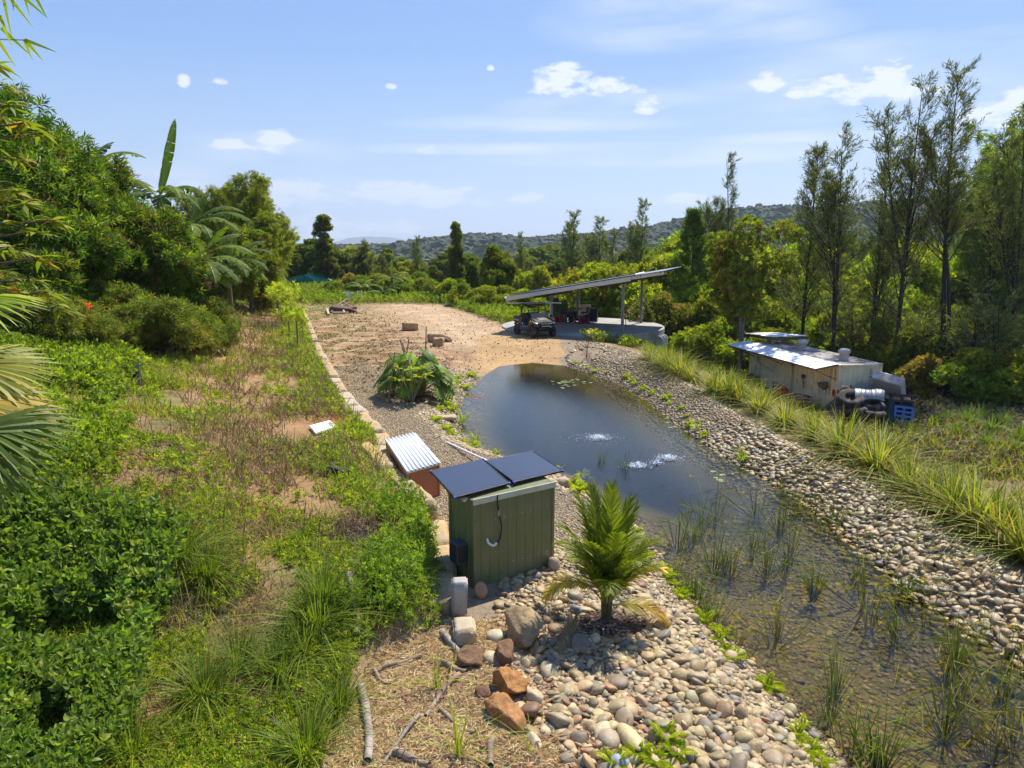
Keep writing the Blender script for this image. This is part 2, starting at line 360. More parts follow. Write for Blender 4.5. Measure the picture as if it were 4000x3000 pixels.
def xw(y): return np.interp(y, [0, 7, 8.7, 9.6, 11, 13.3, 15.5, 18.5, 22.5, 34, 53, 90, 140], [-1.7, -1.9, -1.9, -1.15, -1.2, -1.6, -2.75, -3.6, -5.4, -9.4, -15.5, -28, -45])
def wallh(y): return np.interp(y, [0, 8.5, 10, 13, 30, 50, 90], [.12, .2, .5, .55, .5, .3, .05])
def xg(y): return np.interp(y, [0, 10, 13.6, 16.8, 20.5, 30, 36, 41, 44, 50, 60, 70, 90, 120, 400], [8.8, 8.45, 8.45, 8.15, 7.65, 7.1, 6.6, 4.9, 2.6, 1.6, -1.0, -4.0, -10.5, -20, -100])
TANK = (4.9, 49.3, 5.55)
def terrain(x, y):
    x = np.asarray(x, float); y = np.asarray(y, float)
    s = xw(y) - x; fy = np.interp(y, [0, 45, 70, 110, 250], [1, 1, .5, .25, .1])
    zl = wallh(y) * ss((s + .05) / .3) + .05 * np.clip(s, 0, 3) + .28 * np.clip(s - 3, 0, 25) * fy + .12 * np.clip(s - 25, 0, 200) * fy
    t = x - xg(y); zr = -2.6 * ss((t - .2) / 8.5) - .03 * np.clip(t - 12, 0, 60)
    z = np.where(s > -.1, zl, 0) + np.where(t > 0, zr, 0)
    z = z + .10 * (fbm(x, y, .35, 3, 5) - .5) * np.clip((np.abs(s) + np.clip(t, 0, 5)) * .5, 0, 1) + .035 * (fbm(x, y, 2.2, 3, 8) - .5)
    z = z - 13 * ss((y - 105) / 150)
    near = (np.abs(x) < 25) & (y < 55)
    if near.any():
        d = np.full(np.shape(x), 99.); d[near] = pond_d(x[near], y[near])
        sl = np.interp(y, [30, 36], [.42, .13]); slr = np.where(x > 4, .5, sl)
        d = d + .12 * (fbm(x, y, 1.1, 3, 11) - .5)
        bank = -.5 + slr * d
        dep = np.interp(y, [0, 14, 19, 30, 36], [.38, .45, 1.1, .9, .3])
        z = np.where(d > 0, np.minimum(z, np.where(d < 4, bank, 9)), -.5 - dep * (1 - np.exp(d * .5 / dep)))
        # broad pebble bank swells a little on the right
        z = z + .22 * ss((d - .9) / .8) * np.clip((x - 4) / 2, 0, 1) * (t < 0) * (y < 40) * np.clip((-t) / .5, 0, 1)
    return z
def tz(x, y): return float(terrain(np.array([x]), np.array([y]))[0])
def hit(px, py):
    """where the view ray of a photo point meets the ground"""
    r = ray(px, py); t = 2.; 
    ts = np.geomspace(3, 400, 1500); X = r[0] * ts; Y = r[1] * ts; Z = CAM_H + r[2] * ts; g = terrain(X, Y); k = np.argmax(Z < g)
    if not (Z < g).any(): k = len(ts) - 1
    return Vector((X[k], Y[k], float(g[k])))
def axis(lo, c0, c1, hi, st, gr):
    a = list(np.arange(c0, c1, st)); s = st; v = a[-1]
    while v < hi: s *= gr; v += s; a.append(v)
    s = st; v = c0; b = []
    while v > lo: s *= gr; v -= s; b.append(v)
    return np.array(b[::-1] + a)
XS = axis(-9000, -9, 11, 9000, .13, 1.06); YS = axis(-60, 3, 40, 12000, .15, 1.035)
GX, GY = np.meshgrid(XS, YS); GZ = terrain(GX, GY)
PD = pond_d(GX, GY) + .12 * (fbm(GX, GY, 1.1, 3, 11) - .5)
def zone_color(x, y, pd):
    n1 = fbm(x, y, .5, 4, 21); n2 = fbm(x, y, 1.7, 4, 31); n3 = fbm(x, y, .18, 3, 41); n4 = fbm(x, y, 5, 3, 51)
    s = xw(y) - x; t = x - xg(y)
    def lay(c, new, m): return c * (1 - m[..., None]) + np.array(new) * m[..., None]
    c = np.ones(x.shape + (3,)) * np.array((.37, .235, .125))                       # bare driveway dirt
    c = lay(c, (.42, .30, .165), ss((n1 - .45) * 5))
    c = lay(c, (.20, .115, .065), ss((n2 - .44) * 8) * .85 * ss((s + 10) / 5) * ss((58 - y) / 12)); c = lay(c, (.25, .15, .085), ss((fbm(x * .35, y, .9, 4, 33) - .52) * 9) * .6 * (y > 30))           # darker leaf litter near the wall
    c = lay(c, (.17, .19, .05), ss((n2 - .52 + .25 * ss((y - 52) / 15)) * 7) * ss((s + 7 + (y - 50) * .1) / 6) * .85 * (y > 27))
    # worn pale wheel tracks curving away
    xc = np.interp(y, [30, 45, 60, 75], [1, -2.5, -7, -13]); c = lay(c, (.47, .34, .20), np.exp(-((x - xc) / 3.4) ** 2) * .8 * (y > 38))
    tr = np.exp(-((np.abs(x - xc) - .85) / .22) ** 2); c = lay(c, (.56, .43, .28), tr * .5 * (y > 40))
    xv = np.interp(y, [38, 44, 60, 80], [3.4, 1.0, -4.2, -11.5])
    # sandy ramp running into the water
    m = ss((x + 2.3 + .9 * (n1 - .5)) / .7) * ss((46 - y + 3 * (n1 - .5)) / 3) * ss((y - 33) / 2) * ss((5.4 - x - .5 * (y - 36) * 0 + (n2 - .5)) / .8)
    c = lay(c, (.43, .28, .13), m)
    # gravel bed
    g = ss((33 - y + 2.5 * (n2 - .5)) / .8) * ss((-s + .1) / .3) * (t < .4) * (y > 5)
    g = np.maximum(g, ss((x - 2.6 + (n2 - .5) * .6) / .4) * ss((44.5 - y) / 1.) * (t < .2)); g = np.maximum(g, ss((1.6 - pd) / .3) * (x > 2.5) * (y < 40))
    c = lay(c, (.27, .215, .145), g)
    # straw bed at the front
    m = ss((s * -1 + .1) / .15) * ss((x * -1 + .35 + .4 * (n2 - .5)) / .3) * ss((9.9 - y) / .5); c = lay(c, (.46, .35, .20), m)
    # left terrace and slope
    L_ = ss((s - .0) / .2)
    green = lay(np.ones_like(c) * np.array((.12, .125, .04)), (.26, .15, .075), ss((n2 - .40) * 6)); green = lay(green, (.34, .24, .13), ss((n4 - .5) * 5) * .6)
    c = c * (1 - L_[..., None]) + green * L_[..., None]
    m = L_ * np.exp(-((s - 3.2 + 1.6 * (n3 - .5)) / 1.7) ** 2) * ss((y - 9) / 4) * ss((95 - y) / 30); c = lay(c, (.33, .20, .095), np.clip(m * 1.3, 0, 1) * ss((n1 - .1) * 4))
    m = L_ * ss((n2 - .6) * 10) * (y < 16); c = lay(c, (.26, .12, .05), m); m = L_ * np.exp(-(((x + 3.75) / .75) ** 2 + ((y - 7.5) / 1.1) ** 2)); c = lay(c, (.33, .19, .09), m)
    m = np.exp(-(((x + 2.6) / .8) ** 2 + ((y - 11.6) / .75) ** 2) ** 2); c = lay(c, (.085, .06, .045), m)      # dark dug soil
    m = np.exp(-(((x + 5.0) / .8) ** 2 + ((y - 19.9) / .9) ** 2)); c = lay(c, (.36, .15, .05), m)
    # the verge and everything below the bank to the right
    m = ss((t - .15 + .4 * (n1 - .5)) / .3); gr = lay(np.ones_like(c) * np.array((.15, .14, .05)), (.24, .165, .085), ss((n1 - .36) * 7)); c = c * (1 - m[..., None]) + gr * m[..., None]
    m = ss((t - 15 + 6 * (n1 - .5)) / 5); c = lay(c, (.10, .085, .04), m)
    px_ = np.interp(y, [20, 26, 34, 41, 48, 60], [15.5, 14.2, 12.2, 10.6, 12.2, 9]); m = np.exp(-((x - px_) / 1.0) ** 2) * (y > 22) * ss((60 - y) / 5); c = lay(c, (.38, .23, .12), m * ss((n2 - .2) * 5))
    m = ss((y - 62 + 5 * n1 - np.clip(-x - 8, -20, 20)) / 6) * ss((x - xv) / 2); c = lay(c, (.09, .11, .03), np.clip(m, 0, 1))
    m = (x > xv) * (y > 44) * (np.hypot(x - TANK[0], y - TANK[1]) > 2); c = lay(c, (.11, .14, .035), ss((x - xv + 1.2 * (n2 - .5)) / 1.2) * (y > 44) * 1.)
    m = ss((y - 67 - 5 * (n1 - .5)) / 6); c = lay(c, (.085, .10, .03), m)
    # under water: silty stones, deep water's lost light painted in as blue-black
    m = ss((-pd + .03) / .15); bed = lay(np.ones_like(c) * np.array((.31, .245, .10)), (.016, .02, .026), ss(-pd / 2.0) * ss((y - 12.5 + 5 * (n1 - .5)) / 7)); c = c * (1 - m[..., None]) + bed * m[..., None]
    return np.clip(c, 0, 1)
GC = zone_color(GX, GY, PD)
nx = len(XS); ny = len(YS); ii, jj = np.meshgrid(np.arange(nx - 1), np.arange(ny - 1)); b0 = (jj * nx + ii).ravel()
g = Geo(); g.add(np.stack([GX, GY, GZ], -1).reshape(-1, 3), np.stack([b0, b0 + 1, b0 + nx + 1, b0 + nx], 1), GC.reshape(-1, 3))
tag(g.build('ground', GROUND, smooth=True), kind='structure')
# water sheet
wx = np.arange(-3.5, 9.5, .25); wy = np.arange(.5, 38, .25); WX, WY = np.meshgrid(wx, wy); k = pond_d(WX + .125, WY + .125) < .55
V = np.stack([WX, WY, np.full(WX.shape, -.5)], -1).reshape(-1, 3); q = len(wx); idx = (np.arange(len(wy))[:, None] * q + np.arange(q)[None]); kk = k[:-1, :-1]
F = np.stack([idx[:-1, :-1][kk], idx[:-1, 1:][kk], idx[1:, 1:][kk], idx[1:, :-1][kk]], 1)  # counter-clockwise, facing up
g = Geo(); g.add(V, F); tag(g.build('pond_water', WATER, smooth=True), kind='structure')

# ---------------------------------------------------------------- fixed materials for made things
GREENST = solid("olive_steel", (.15, .165, .06), .42, .0, .06, 3, .05, 8, .5, dirt=(.19, .18, .09), ds=2.2)
CREAMST = solid("cream_paint", (.72, .64, .38), .55, 0, .05, 2, .1, 6, .4, dirt=(.58, .50, .30), ds=1.2)
TRIMG = solid("pale_trim", (.50, .50, .36), .5, 0, .1, 4)
PANEL_FR = solid("black_aluminium", (.02, .02, .022), .35, .6, .02)
BLUEP = solid("blue_plastic", (.02, .06, .42), .4)
WHITEP = solid("white_plastic", (.80, .80, .78), .45, 0, .04)
BLACKP = solid("black_plastic", (.018, .018, .02), .5, 0, .1)
GALV = solid("galvanised_sheet", (.62, .64, .66), .33, .75, .08, 3, .03, 12)
ZINC = solid("bright_corrugated_sheet", (.74, .75, .74), .5, .1, .04, 3, 0, 12)
GALVD = solid("weathered_galvanised", (.42, .44, .46), .5, .5, .15, 4, .1, 15, dirt=(.24, .20, .17), ds=2)
RUSTROOF = solid("rust_stained_roof", (.50, .44, .37), .7, .1, .15, 5, .1, 15, dirt=(.19, .115, .075), ds=1.4)
ORANGE = solid("terracotta_steel", (.50, .17, .045), .5, 0, .06, 3, .04, 9)
CONC = solid("concrete", (.40, .375, .33), .88, 0, .12, 2.2, .3, 25, .2, dirt=(.31, .28, .235), ds=.9)
CONCW = solid("stained_concrete", (.46, .45, .41), .9, 0, .15, 2.5, .4, 20, .2, dirt=(.20, .20, .175), ds=.8)
BEIGE = solid("beige_steel", (.70, .63, .46), .5, 0, .05, 3)
STEELG = solid("grey_steel", (.33, .33, .32), .45, .4, .08, 5)
DARKST = solid("dark_steel", (.07, .075, .08), .5, .3, .1, 5)
UTVB = solid("utv_plastic", (.022, .023, .026), .7, 0, .15, 4, .1, 30, .2, dirt=(.10, .07, .05), ds=1.6)
UTVD = solid("dusty_plastic", (.045, .042, .04), .6, 0, .2, 5, .2, 30, dirt=(.17, .11, .07), ds=2.4)
RUBBER = solid("rubber", (.025, .024, .023), .85, 0, .3, 8, .5, 40, .3, dirt=(.16, .11, .075), ds=3)
RIMM = solid("dusty_rim", (.20, .135, .085), .7, .1, .2, 8)
GLASS_L = solid("lamp_lens", (.75, .70, .55), .15, .3, .05)
AMBER = solid("amber_reflector", (.75, .28, .02), .3)
SEATM = solid("seat_vinyl", (.02, .02, .02), .55)
REDP = solid("red_plastic", (.50, .02, .015), .4); PINKP = solid("magenta_plastic", (.42, .015, .13), .45); TEALP = solid("faded_green_plastic", (.09, .17, .13), .5)
TIMBER = solid("weathered_timber", (.30, .22, .14), .85, 0, .3, 6, .5, 30); TIMBERY = solid("yellow_timber", (.55, .36, .12), .8, 0, .2, 6, .4, 30); WOODG = solid("grey_driftwood", (.34, .28, .22), .9, 0, .3, 7, .8, 25)
SAND_ST = solid("sandstone", (.47, .36, .21), .9, 0, .28, 2.2, 1.2, 9, .2, dirt=(.44, .24, .09), ds=1.6)
SANDW = solid("pale_sandstone", (.48, .40, .28), .9, 0, .2, 2.2, 1.0, 9, .2, dirt=(.42, .30, .16), ds=1.5)
FOAM = solid("white_foam", (.86, .86, .80), .7, 0, .02)
BLUEPAL = solid("blue_pallet", (.06, .16, .42), .5, 0, .1); NETG = None
FRIDGE = solid("fridge_enamel", (.42, .43, .43), .4, .1, .05, 3); FRIDGET = solid("rusty_enamel", (.42, .41, .40), .5, .1, .1, 3, dirt=(.36, .20, .09), ds=1.8)
TARP = solid("grey_tarpaulin", (.21, .22, .225), .45, .1, .12, 5, .3, 12); BROWNB = solid("cardboard_brown", (.40, .24, .12), .8)
INK = solid("black_ink", (.015, .015, .015), .6); ORST = solid("orange_sticker", (.65, .14, .02), .5)

def corr(L_, W, amp=.009, pitch=.076, k=4, n=None):
    """corrugated sheet fn: u runs across the corrugations (length L_), v along them (W)"""
    return lambda u, v: (u * L_, v * W, amp * math.sin(2 * math.pi * u * L_ / pitch))
def text_obj(name, body, size, mat, parent, loc, rot, spacing=1., extr=.002):
    cu = bpy.data.curves.new(name, 'FONT'); cu.body = body; cu.size = size; cu.extrude = extr; cu.align_x = 'CENTER'; cu.space_line = spacing
    me_o = bpy.data.objects.new(name + "_tmp", cu); link(me_o); dg = bpy.context.evaluated_depsgraph_get(); me = bpy.data.meshes.new_from_object(me_o.evaluated_get(dg)); bpy.data.objects.remove(me_o); me.materials.clear(); me.materials.append(mat)
    o = link(bpy.data.objects.new(name, me), parent); o.location = loc; o.rotation_euler = rot; return o

# ---------------------------------------------------------------- pump shed with two solar panels
FL = Vector((-.61, 10.75)); FR = Vector((.70, 11.60)); w = FR - FL; W = w.length; ang = math.atan2(w.y, w.x)
z0 = min(tz(FL.x, FL.y), tz(FR.x, FR.y)) - .04
shed = thing('pump_shed', 'small olive green ribbed steel shed with a sloping solar roof beside the palm', 'shed', (FL.x, FL.y, z0), ang)
DEP = .80; HF = 1.53 - z0; HB = HF + .05
def ribwall(W_, H0, H1, ribs, inset=0.0):
    prof = []; x = 0; step = W_ / ribs
    for i in range(ribs):
        x = i * step; prof += [(x, 0), (x + step * .68, 0), (x + step * .74, -.012), (x + step * .82, -.012), (x + step * .88, 0)]
    prof += [(W_, 0)]; return prof
def wall_mesh(p0, dirv, nrm, W_, H0, H1, ribs):
    m = MB(); prof = ribwall(W_, H0, H1, ribs); V = []
    for x, d in prof:
        b = Vector(p0) + Vector(dirv) * x - Vector(nrm) * (d); h = H0 + (H1 - H0) * x / W_
        V += [b, b + Vector((0, 0, h))]
    m._a(V, [(2 * i, 2 * i + 2, 2 * i + 3, 2 * i + 1) for i in range(len(prof) - 1)]); return m
for nm, a in (('front_wall', ((0, 0, 0), (1, 0, 0), (0, -1, 0), W, HF, HF, 9)), ('side_wall', ((0, DEP, 0), (0, -1, 0), (-1, 0, 0), DEP, HB, HF, 5)), ('side_wall', ((W, 0, 0), (0, 1, 0), (1, 0, 0), DEP, HF, HB, 5)), ('back_wall', ((W, DEP, 0), (-1, 0, 0), (0, 1, 0), W, HB, HB, 9))):
    wall_mesh(*a).build(nm, GREENST, shed, solid_=.003)
for x, y in ((0, 0), (W, 0), (0, DEP), (W, DEP)): m = MB(); m.box((x, y, HF / 2 - .01), (.05, .05, HF - .03)); m.build('corner_flashing', GREENST, shed, bevel=.004)
m = MB(); m.box((W / 2, -.035, HF - .03), (W + .06, .02, .1)); m.box((W / 2, DEP + .03, HB - .03), (W + .06, .02, .1)); rs_ = MB(); rs_.hexa([Vector(v) for v in ((-.03, -.01, HF - .02), (W + .03, -.01, HF - .02), (W + .03, DEP + .03, HB + .0), (-.03, DEP + .03, HB + .0), (-.03, -.01, HF - .008), (W + .03, -.01, HF - .008), (W + .03, DEP + .03, HB + .012), (-.03, DEP + .03, HB + .012))]); rs_.build('roof', GREENST, shed); m.build('roof_trim', TRIMG, shed, bevel=.003)
m = MB(); m.box((W / 2, -.006, .02), (W + .03, .05, .035)); m.build('base_rail', GALV, shed)
def screws():
    m = MB()
    for i in range(9):
        for z in (.35, HF - .4):
            if (i * 7 + int(z * 10)) % 3: m.cyl((i * W / 9 + .05, 0, z), (i * W / 9 + .05, -.02, z), .009, n=8)
    return m
screws().build('screw_heads', GALV, shed)
def panel_mat():
    m, n, l = new_mat("solar_cells"); p = n.new('ShaderNodeBsdfPrincipled'); p.inputs['Roughness'].default_value = .35; p.inputs['Specular IOR Level'].default_value = .3; p.inputs['Coat Weight'].default_value = 1.; p.inputs['Coat Roughness'].default_value = .07
    c = n.new('ShaderNodeTexCoord'); w1 = n.new('ShaderNodeTexBrick'); w1.offset = 0; w1.inputs['Scale'].default_value = 1; w1.inputs['Brick Width'].default_value = .042; w1.inputs['Row Height'].default_value = .021; w1.inputs['Mortar Size'].default_value = .0012
    w1.inputs['Color1'].default_value = (.012, .015, .03, 1); w1.inputs['Color2'].default_value = (.016, .02, .036, 1); w1.inputs['Mortar'].default_value = (.06, .07, .09, 1)
    l.new(c.outputs['Object'], w1.inputs['Vector']); l.new(w1.outputs['Color'], p.inputs['Base Color']); out(n, l, p.outputs[0]); return m
SOLAR = panel_mat()
zc = 1.60
cBL, cFL, cFR, cBR = [at(*p, zc) for p in ((1703, 1842), (1775, 1947), (2200, 1840), (2070, 1765))]
def solar(name_label, A, B, C, D, group='solar panels on the pump shed roof'):
    """A back-left, B front-left, C front-right, D back-right (world)"""
    A, B, C, D = map(Vector, (A, B, C, D)); o = B; ux = (C - B); uy = (A - B); wx_, wy_ = ux.length, uy.length; ux.normalize(); uz = ux.cross(uy).normalized(); uy = uz.cross(ux)
    t = link(bpy.data.objects.new('solar_panel', None), shed); t['label'] = name_label; t.matrix_basis = shed.matrix_basis.inverted() @ Matrix((( ux.x, uy.x, uz.x, o.x), (ux.y, uy.y, uz.y, o.y), (ux.z, uy.z, uz.z, o.z), (0, 0, 0, 1)))
    m = MB(); f = .022
    for c_, d_ in (((wx_ / 2, f / 2, 0), (wx_, f, .035)), ((wx_ / 2, wy_ - f / 2, 0), (wx_, f, .035)), ((f / 2, wy_ / 2, 0), (f, wy_ - 2 * f, .034)), ((wx_ - f / 2, wy_ / 2, 0), (f, wy_ - 2 * f, .034))): m.box(c_, d_)
    m.build('frame', PANEL_FR, t, bevel=.002)
    m = MB(); m.box((wx_ / 2, wy_ / 2, .009), (wx_ - 2 * f - .002, wy_ - 2 * f - .002, .008)); m.build('cell_sheet', SOLAR, t); sk_ = ((A - B).dot(ux) + (D - C).dot(ux)) / 2 / wy_
    for x, y in ((0, 0), (wx_, 0), (0, wy_), (wx_, wy_)):
        sx = 1 if x == 0 else -1; sy = 1 if y == 0 else -1
        m = MB(); m.box((x + sx * .02 - sx * .004, y - sy * .002, .001), (.045, .012, .042)); m.box((x - sx * .002, y + sy * .026, .001), (.012, .04, .042)); m.build('corner_guard', BLUEP, t, bevel=.002)
    for o_ in t.children:
        for v in o_.data.vertices: v.co.x += sk_ * v.co.y
    return t
def lerp(a, b, t): return a + (b - a) * t
f1, f2 = (1995 - 1775) / 425, (2006 - 1775) / 425; g1, g2 = .49, .525
fl1 = at(1993, 1889, zc); fr1 = at(2008, 1886, zc); bl1 = at(1888, 1805, zc); br1 = at(1906, 1801, zc)
def fit(pA, pB, pC, pD, zf):
    """a true rectangle seen at the four photo corners: front edge at zf, the back edge's height is what squares it up"""
    best = None
    for dzc in (0.,):
        B_, C_ = at(*pB, zf - dzc / 2), at(*pC, zf + dzc / 2); u = C_ - B_
        for zb_ in np.arange(-.5, .51, .01):
            A_ = at(*pA, zf + zb_ - dzc / 2); D_ = at(*pD, zf + zb_ + dzc / 2); e1 = abs(zb_ - .10)
            if best is None or e1 < best[0]: best = (e1, A_, B_, C_, D_, zb_, dzc)
    print('panel fit', best[0], best[5], best[6]); return best[1:5]
A, B, C, D = fit((1703, 1842), (1775, 1947), (1993, 1889), (1888, 1805), zc)
solar('black solar panel on the left half', A, B, C, D)
A2, B2, C2, D2 = fit((1906, 1801), (2008, 1886), (2200, 1840), (2070, 1765), zc)
solar('black solar panel on the right half', A2, B2, C2, D2)
# flexible conduit hanging from the panels, with a joiner and a cut white end
def ctube(name, pts, r, mat, parent=None, smooth_n=6):
    P = []; pts = [Vector(p) for p in pts]
    for i in range(len(pts) - 1):
        a = pts[max(i - 1, 0)]; b = pts[i]; c = pts[i + 1]; d = pts[min(i + 2, len(pts) - 1)]
        for k in range(smooth_n):
            t = k / smooth_n; P.append(.5 * ((2 * b) + (c - a) * t + (2 * a - 5 * b + 4 * c - d) * t * t + (3 * b - a - 3 * c + d) * t ** 3))
    P.append(pts[-1]); m = MB(); m.tube(P, r, 8); return m.build(name, mat, parent, smooth=True)
cb = thing('power_cable', 'black cable hooked down the shed front below the left panel, ending in a white sleeve', 'cable', (FL.x, FL.y, z0), ang)
x0 = .42
ctube('cord', [(x0, -.05, HF + .02), (x0 - .02, -.07, HF - .12), (x0 + .02, -.06, HF - .32), (x0 + .07, -.05, HF - .55), (x0 + .03, -.06, HF - .74), (x0 - .03, -.06, HF - .80)], .012, BLACKP, cb)
m = MB(); m.box((x0 + .012, -.06, HF - .28), (.035, .03, .11)); m.build('connector', STEELG, cb, bevel=.005)
ctube('sleeve', [(x0 - .03, -.06, HF - .80), (x0 - .1, -.065, HF - .83), (x0 - .19, -.07, HF - .76), (x0 - .22, -.07, HF - .68)], .02, WHITEP, cb)
m = MB(); m.cyl((-.16, .1, HF + .0), (-.06, .1, HF + .0), .012); m.box((-.13, .08, HF - .01), (.05, .06, .03)); m.build('bracket', GALV, shed)
# small dark meter box on the shed's left side
mb = thing('meter_box', 'dark plastic meter box low on the left side of the green shed', 'meter box', (FL.x, FL.y, z0), ang)
m = MB(); m.box((-.14, .28, .62), (.2, .26, .34)); m.build('box_body', DARKST, mb, bevel=.015)
m = MB(); m.box((-.14, .142, .62), (.16, .012, .28)); m.build('door', BLACKP, mb, bevel=.006)

# ---------------------------------------------------------------- low box with corrugated lid
zl_ = .78
lBL, lBR, lFR, lFL = [at(*p, zl_) for p in ((1497, 1715), (1626, 1690), (1723, 1807), (1588, 1845))]
o = lFL; ux = (lFR - lFL); lw = ux.length; ux.normalize(); uy = Vector((-ux.y, ux.x, 0)); skew = ((lBL - lFL).dot(ux) + (lBR - lFR).dot(ux)) / 2; ld = ((lBL - lFL).dot(uy) + (lBR - lFR).dot(uy)) / 2
zb = tz(lFR.x, lFR.y) - .02
bxo = thing('storage_box', 'low orange ribbed steel box under a silver corrugated lid, left of the green shed', 'storage box', (o.x, o.y, zb), math.atan2(ux.y, ux.x))
hh = zl_ - zb
def hrib(x0, y0, x1, y1, z1, n):
    m = MB(); V = []; k = []
    d = Vector((x1 - x0, y1 - y0, 0)).normalized(); nn = Vector((d.y, -d.x, 0))
    for i in range(n * 4 + 1):
        z = z1 * i / (n * 4); off = .010 * math.sin(2 * math.pi * i / 4)
        V += [Vector((x0, y0, z)) + nn * off, Vector((x1, y1, z)) + nn * off]
    m._a(V, [(2 * i, 2 * i + 1, 2 * i + 3, 2 * i + 2) for i in range(n * 4)]); return m
e = .05
for nm, q_ in (('front_wall', (e, e, lw - e, e)), ('side_wall', (lw - e, e, lw - e, ld - e)), ('side_wall', (e, ld - e, e, e)), ('back_wall', (lw - e, ld - e, e, ld - e))): hrib(*q_, hh - .04, 14).build(nm, ORANGE, bxo, solid_=.002)
for x, y in ((e, e), (lw - e, e), (e, ld - e), (lw - e, ld - e)): m = MB(); m.box((x, y, hh / 2 - .02), (.04, .04, hh - .05)); m.build('corner_post', ORANGE, bxo, bevel=.003)
m = MB(); m.box((lw / 2, .03, hh - .03), (lw - .03, .02, .05)); m.box((lw / 2, ld - .03, hh - .03), (lw - .03, .02, .05)); m.box((.03, ld / 2, hh - .03), (.02, ld - .08, .05)); m.box((lw - .03, ld / 2, hh - .03), (.02, ld - .08, .05)); m.build('rim', TRIMG, bxo)
m = MB(); m.sheet(72, 2, lambda u, v: (u * lw, v * ld, hh + .022 * math.sin(2 * math.pi * u * 9))); lid = m.build('lid', ZINC, bxo, solid_=.003, smooth=True)
m = MB(); m.torus(.05, .008, (lw * .77, ld * .52, hh + .035), Rx(R(30)), 16, 6); m.build('handle', GALV, lid)
for y in (.12, ld - .12): m = MB(); m.cyl((lw - .12, y, -.06), (lw - .12, y, 0), .04); m.build('foot', DARKST, bxo)

def rack(root, k):
    """the thing has racked out of square"""
    for o_ in root.children_recursive:
        if o_.type == 'MESH' and len(o_.data.vertices):
            for v in o_.data.vertices: v.co.x += k * v.co.y
rack(bxo, skew / ld)
# white PVC pipe running from behind the shed to the pond
pp = thing('water_pipe', 'thin white plastic pipe lying on the pebbles behind the solar panels', 'pipe')
pA = at(1750, 1730, .06); pB = at(1935, 1815, .25); m = MB(); m.cyl(pA, pB, .028, n=10); m.build('pipe', WHITEP, pp, smooth=True); m = MB(); m.cyl(pA - (pB - pA) * .02, pA + (pB - pA) * .01, .036, n=10); m.build('pipe_coupling', WHITEP, pp)

# white foam sheet on the terrace
q = [at(*p, tz(-5.3, 19.4) + .13) for p in ((1208, 1662), (1232, 1690), (1314, 1664), (1288, 1641))]
m = MB(); m.hexa([v - Vector((0, 0, .06)) for v in (q[1], q[2], q[3], q[0])] + [v for v in (q[1], q[2], q[3], q[0])]); tag(m.build('foam_board', FOAM, bevel=.01), 'white foam board lying on the weedy terrace', 'board')
# offcuts of timber on the retaining wall
for k, (a, b, hz_, wd, lab) in enumerate((((1425, 1738), (1478, 1783), .62, .24, 'upper yellow timber offcut on the sandstone wall by the corrugated lid'), ((1462, 1783), (1530, 1825), .52, .22, 'lower yellow timber offcut beside the corrugated lid'), ((1418, 1745), (1448, 1822), .40, .16, 'grey timber plank standing on edge below the yellow offcuts'))):
    A_ = at(*a, hz_); B_ = at(*b, hz_); d = (B_ - A_); mid = (A_ + B_) / 2; m = MB(); m.box((0, 0, 0), (d.length, wd, .06)); ob = m.build('timber_offcut', (TIMBERY, TIMBERY, TIMBER)[k], bevel=.006); ob.location = mid; ob.rotation_euler = (R(6), R(4), math.atan2(d.y, d.x)); tag(ob, lab, 'timber', 'timber offcuts on the wall')

# ---------------------------------------------------------------- rocks
def ico(sub):
    import bmesh
    bm = bmesh.new(); bmesh.ops.create_icosphere(bm, subdivisions=sub, radius=1); V = np.array([v.co[:] for v in bm.verts]); F = np.array([[v.index for v in f.verts] for f in bm.faces]); bm.free(); return V, F
ICO1, ICO2, ICO3, ICO4 = ico(1), ico(2), ico(3), ico(4)
def pebble(base, seed, flat=.6, long_=1.35, rough=.10, boxy=.0):
    V, F = base; r = np.random.RandomState(seed); V = V.copy()
    for k in range(5):
        d = rand_dirs(1, r=r)[0]; f_ = r.uniform(.8, 3.2); V = V * (1 + rough * np.sin(V @ d * f_ + r.uniform(0, 6)))[:, None]
    if boxy: V = np.sign(V) * np.abs(V) ** (1 - boxy)
    for k in range(2):                                   # a worn flat or two
        d = rand_dirs(1, r=r)[0]; h = V @ d; lim = r.uniform(.62, .85); V = V - np.maximum(h - lim, 0)[:, None] * d * .8
    V = V * np.array([long_ * r.uniform(.85, 1.15), 1, flat * r.uniform(.85, 1.15)]); return V / 1.1, F
def boulder(base, seed, dims, rough=.16, cuts=7, hi=.03):
    V, F = base; r = np.random.RandomState(seed); V = V.copy()
    for k in range(cuts):
        d = rand_dirs(1, r=r)[0]; h = V @ d; lim = r.uniform(.5, .8); V = V - np.maximum(h - lim, 0)[:, None] * d
    n3 = sum(np.sin(V @ rand_dirs(1, r=r)[0] * f_ + r.uniform(0, 6)) * a for f_, a in ((4, rough * .4), (7, rough * .3), (12, hi), (19, hi * .8), (31, hi * .6)))
    V = V * (1 + n3)[:, None]; return V * np.array(dims) / 1.5, F
def rock(name, label, cat, pos, dims, seed, mat=None, colr=(.4, .3, .18), rz=0, group=None, rot=None, sink=.25, kw={}):
    V, F = boulder(ICO4, seed, dims, **kw); g = Geo(); r = np.random.RandomState(seed)
    n1 = fbm(V[:, 0] * 6 + seed, V[:, 1] * 6 + V[:, 2] * 5, 1, 4, seed % 50); C = np.array(colr)[None] * (.72 + .56 * n1)[:, None]
    g.add(V, F, C); o = g.build(name, mat or ROCK, smooth=True); o.location = (pos[0], pos[1], pos[2] + dims[2] * (.5 - sink)); o.rotation_euler = rot or (0, 0, rz); return tag(o, label, cat, group)
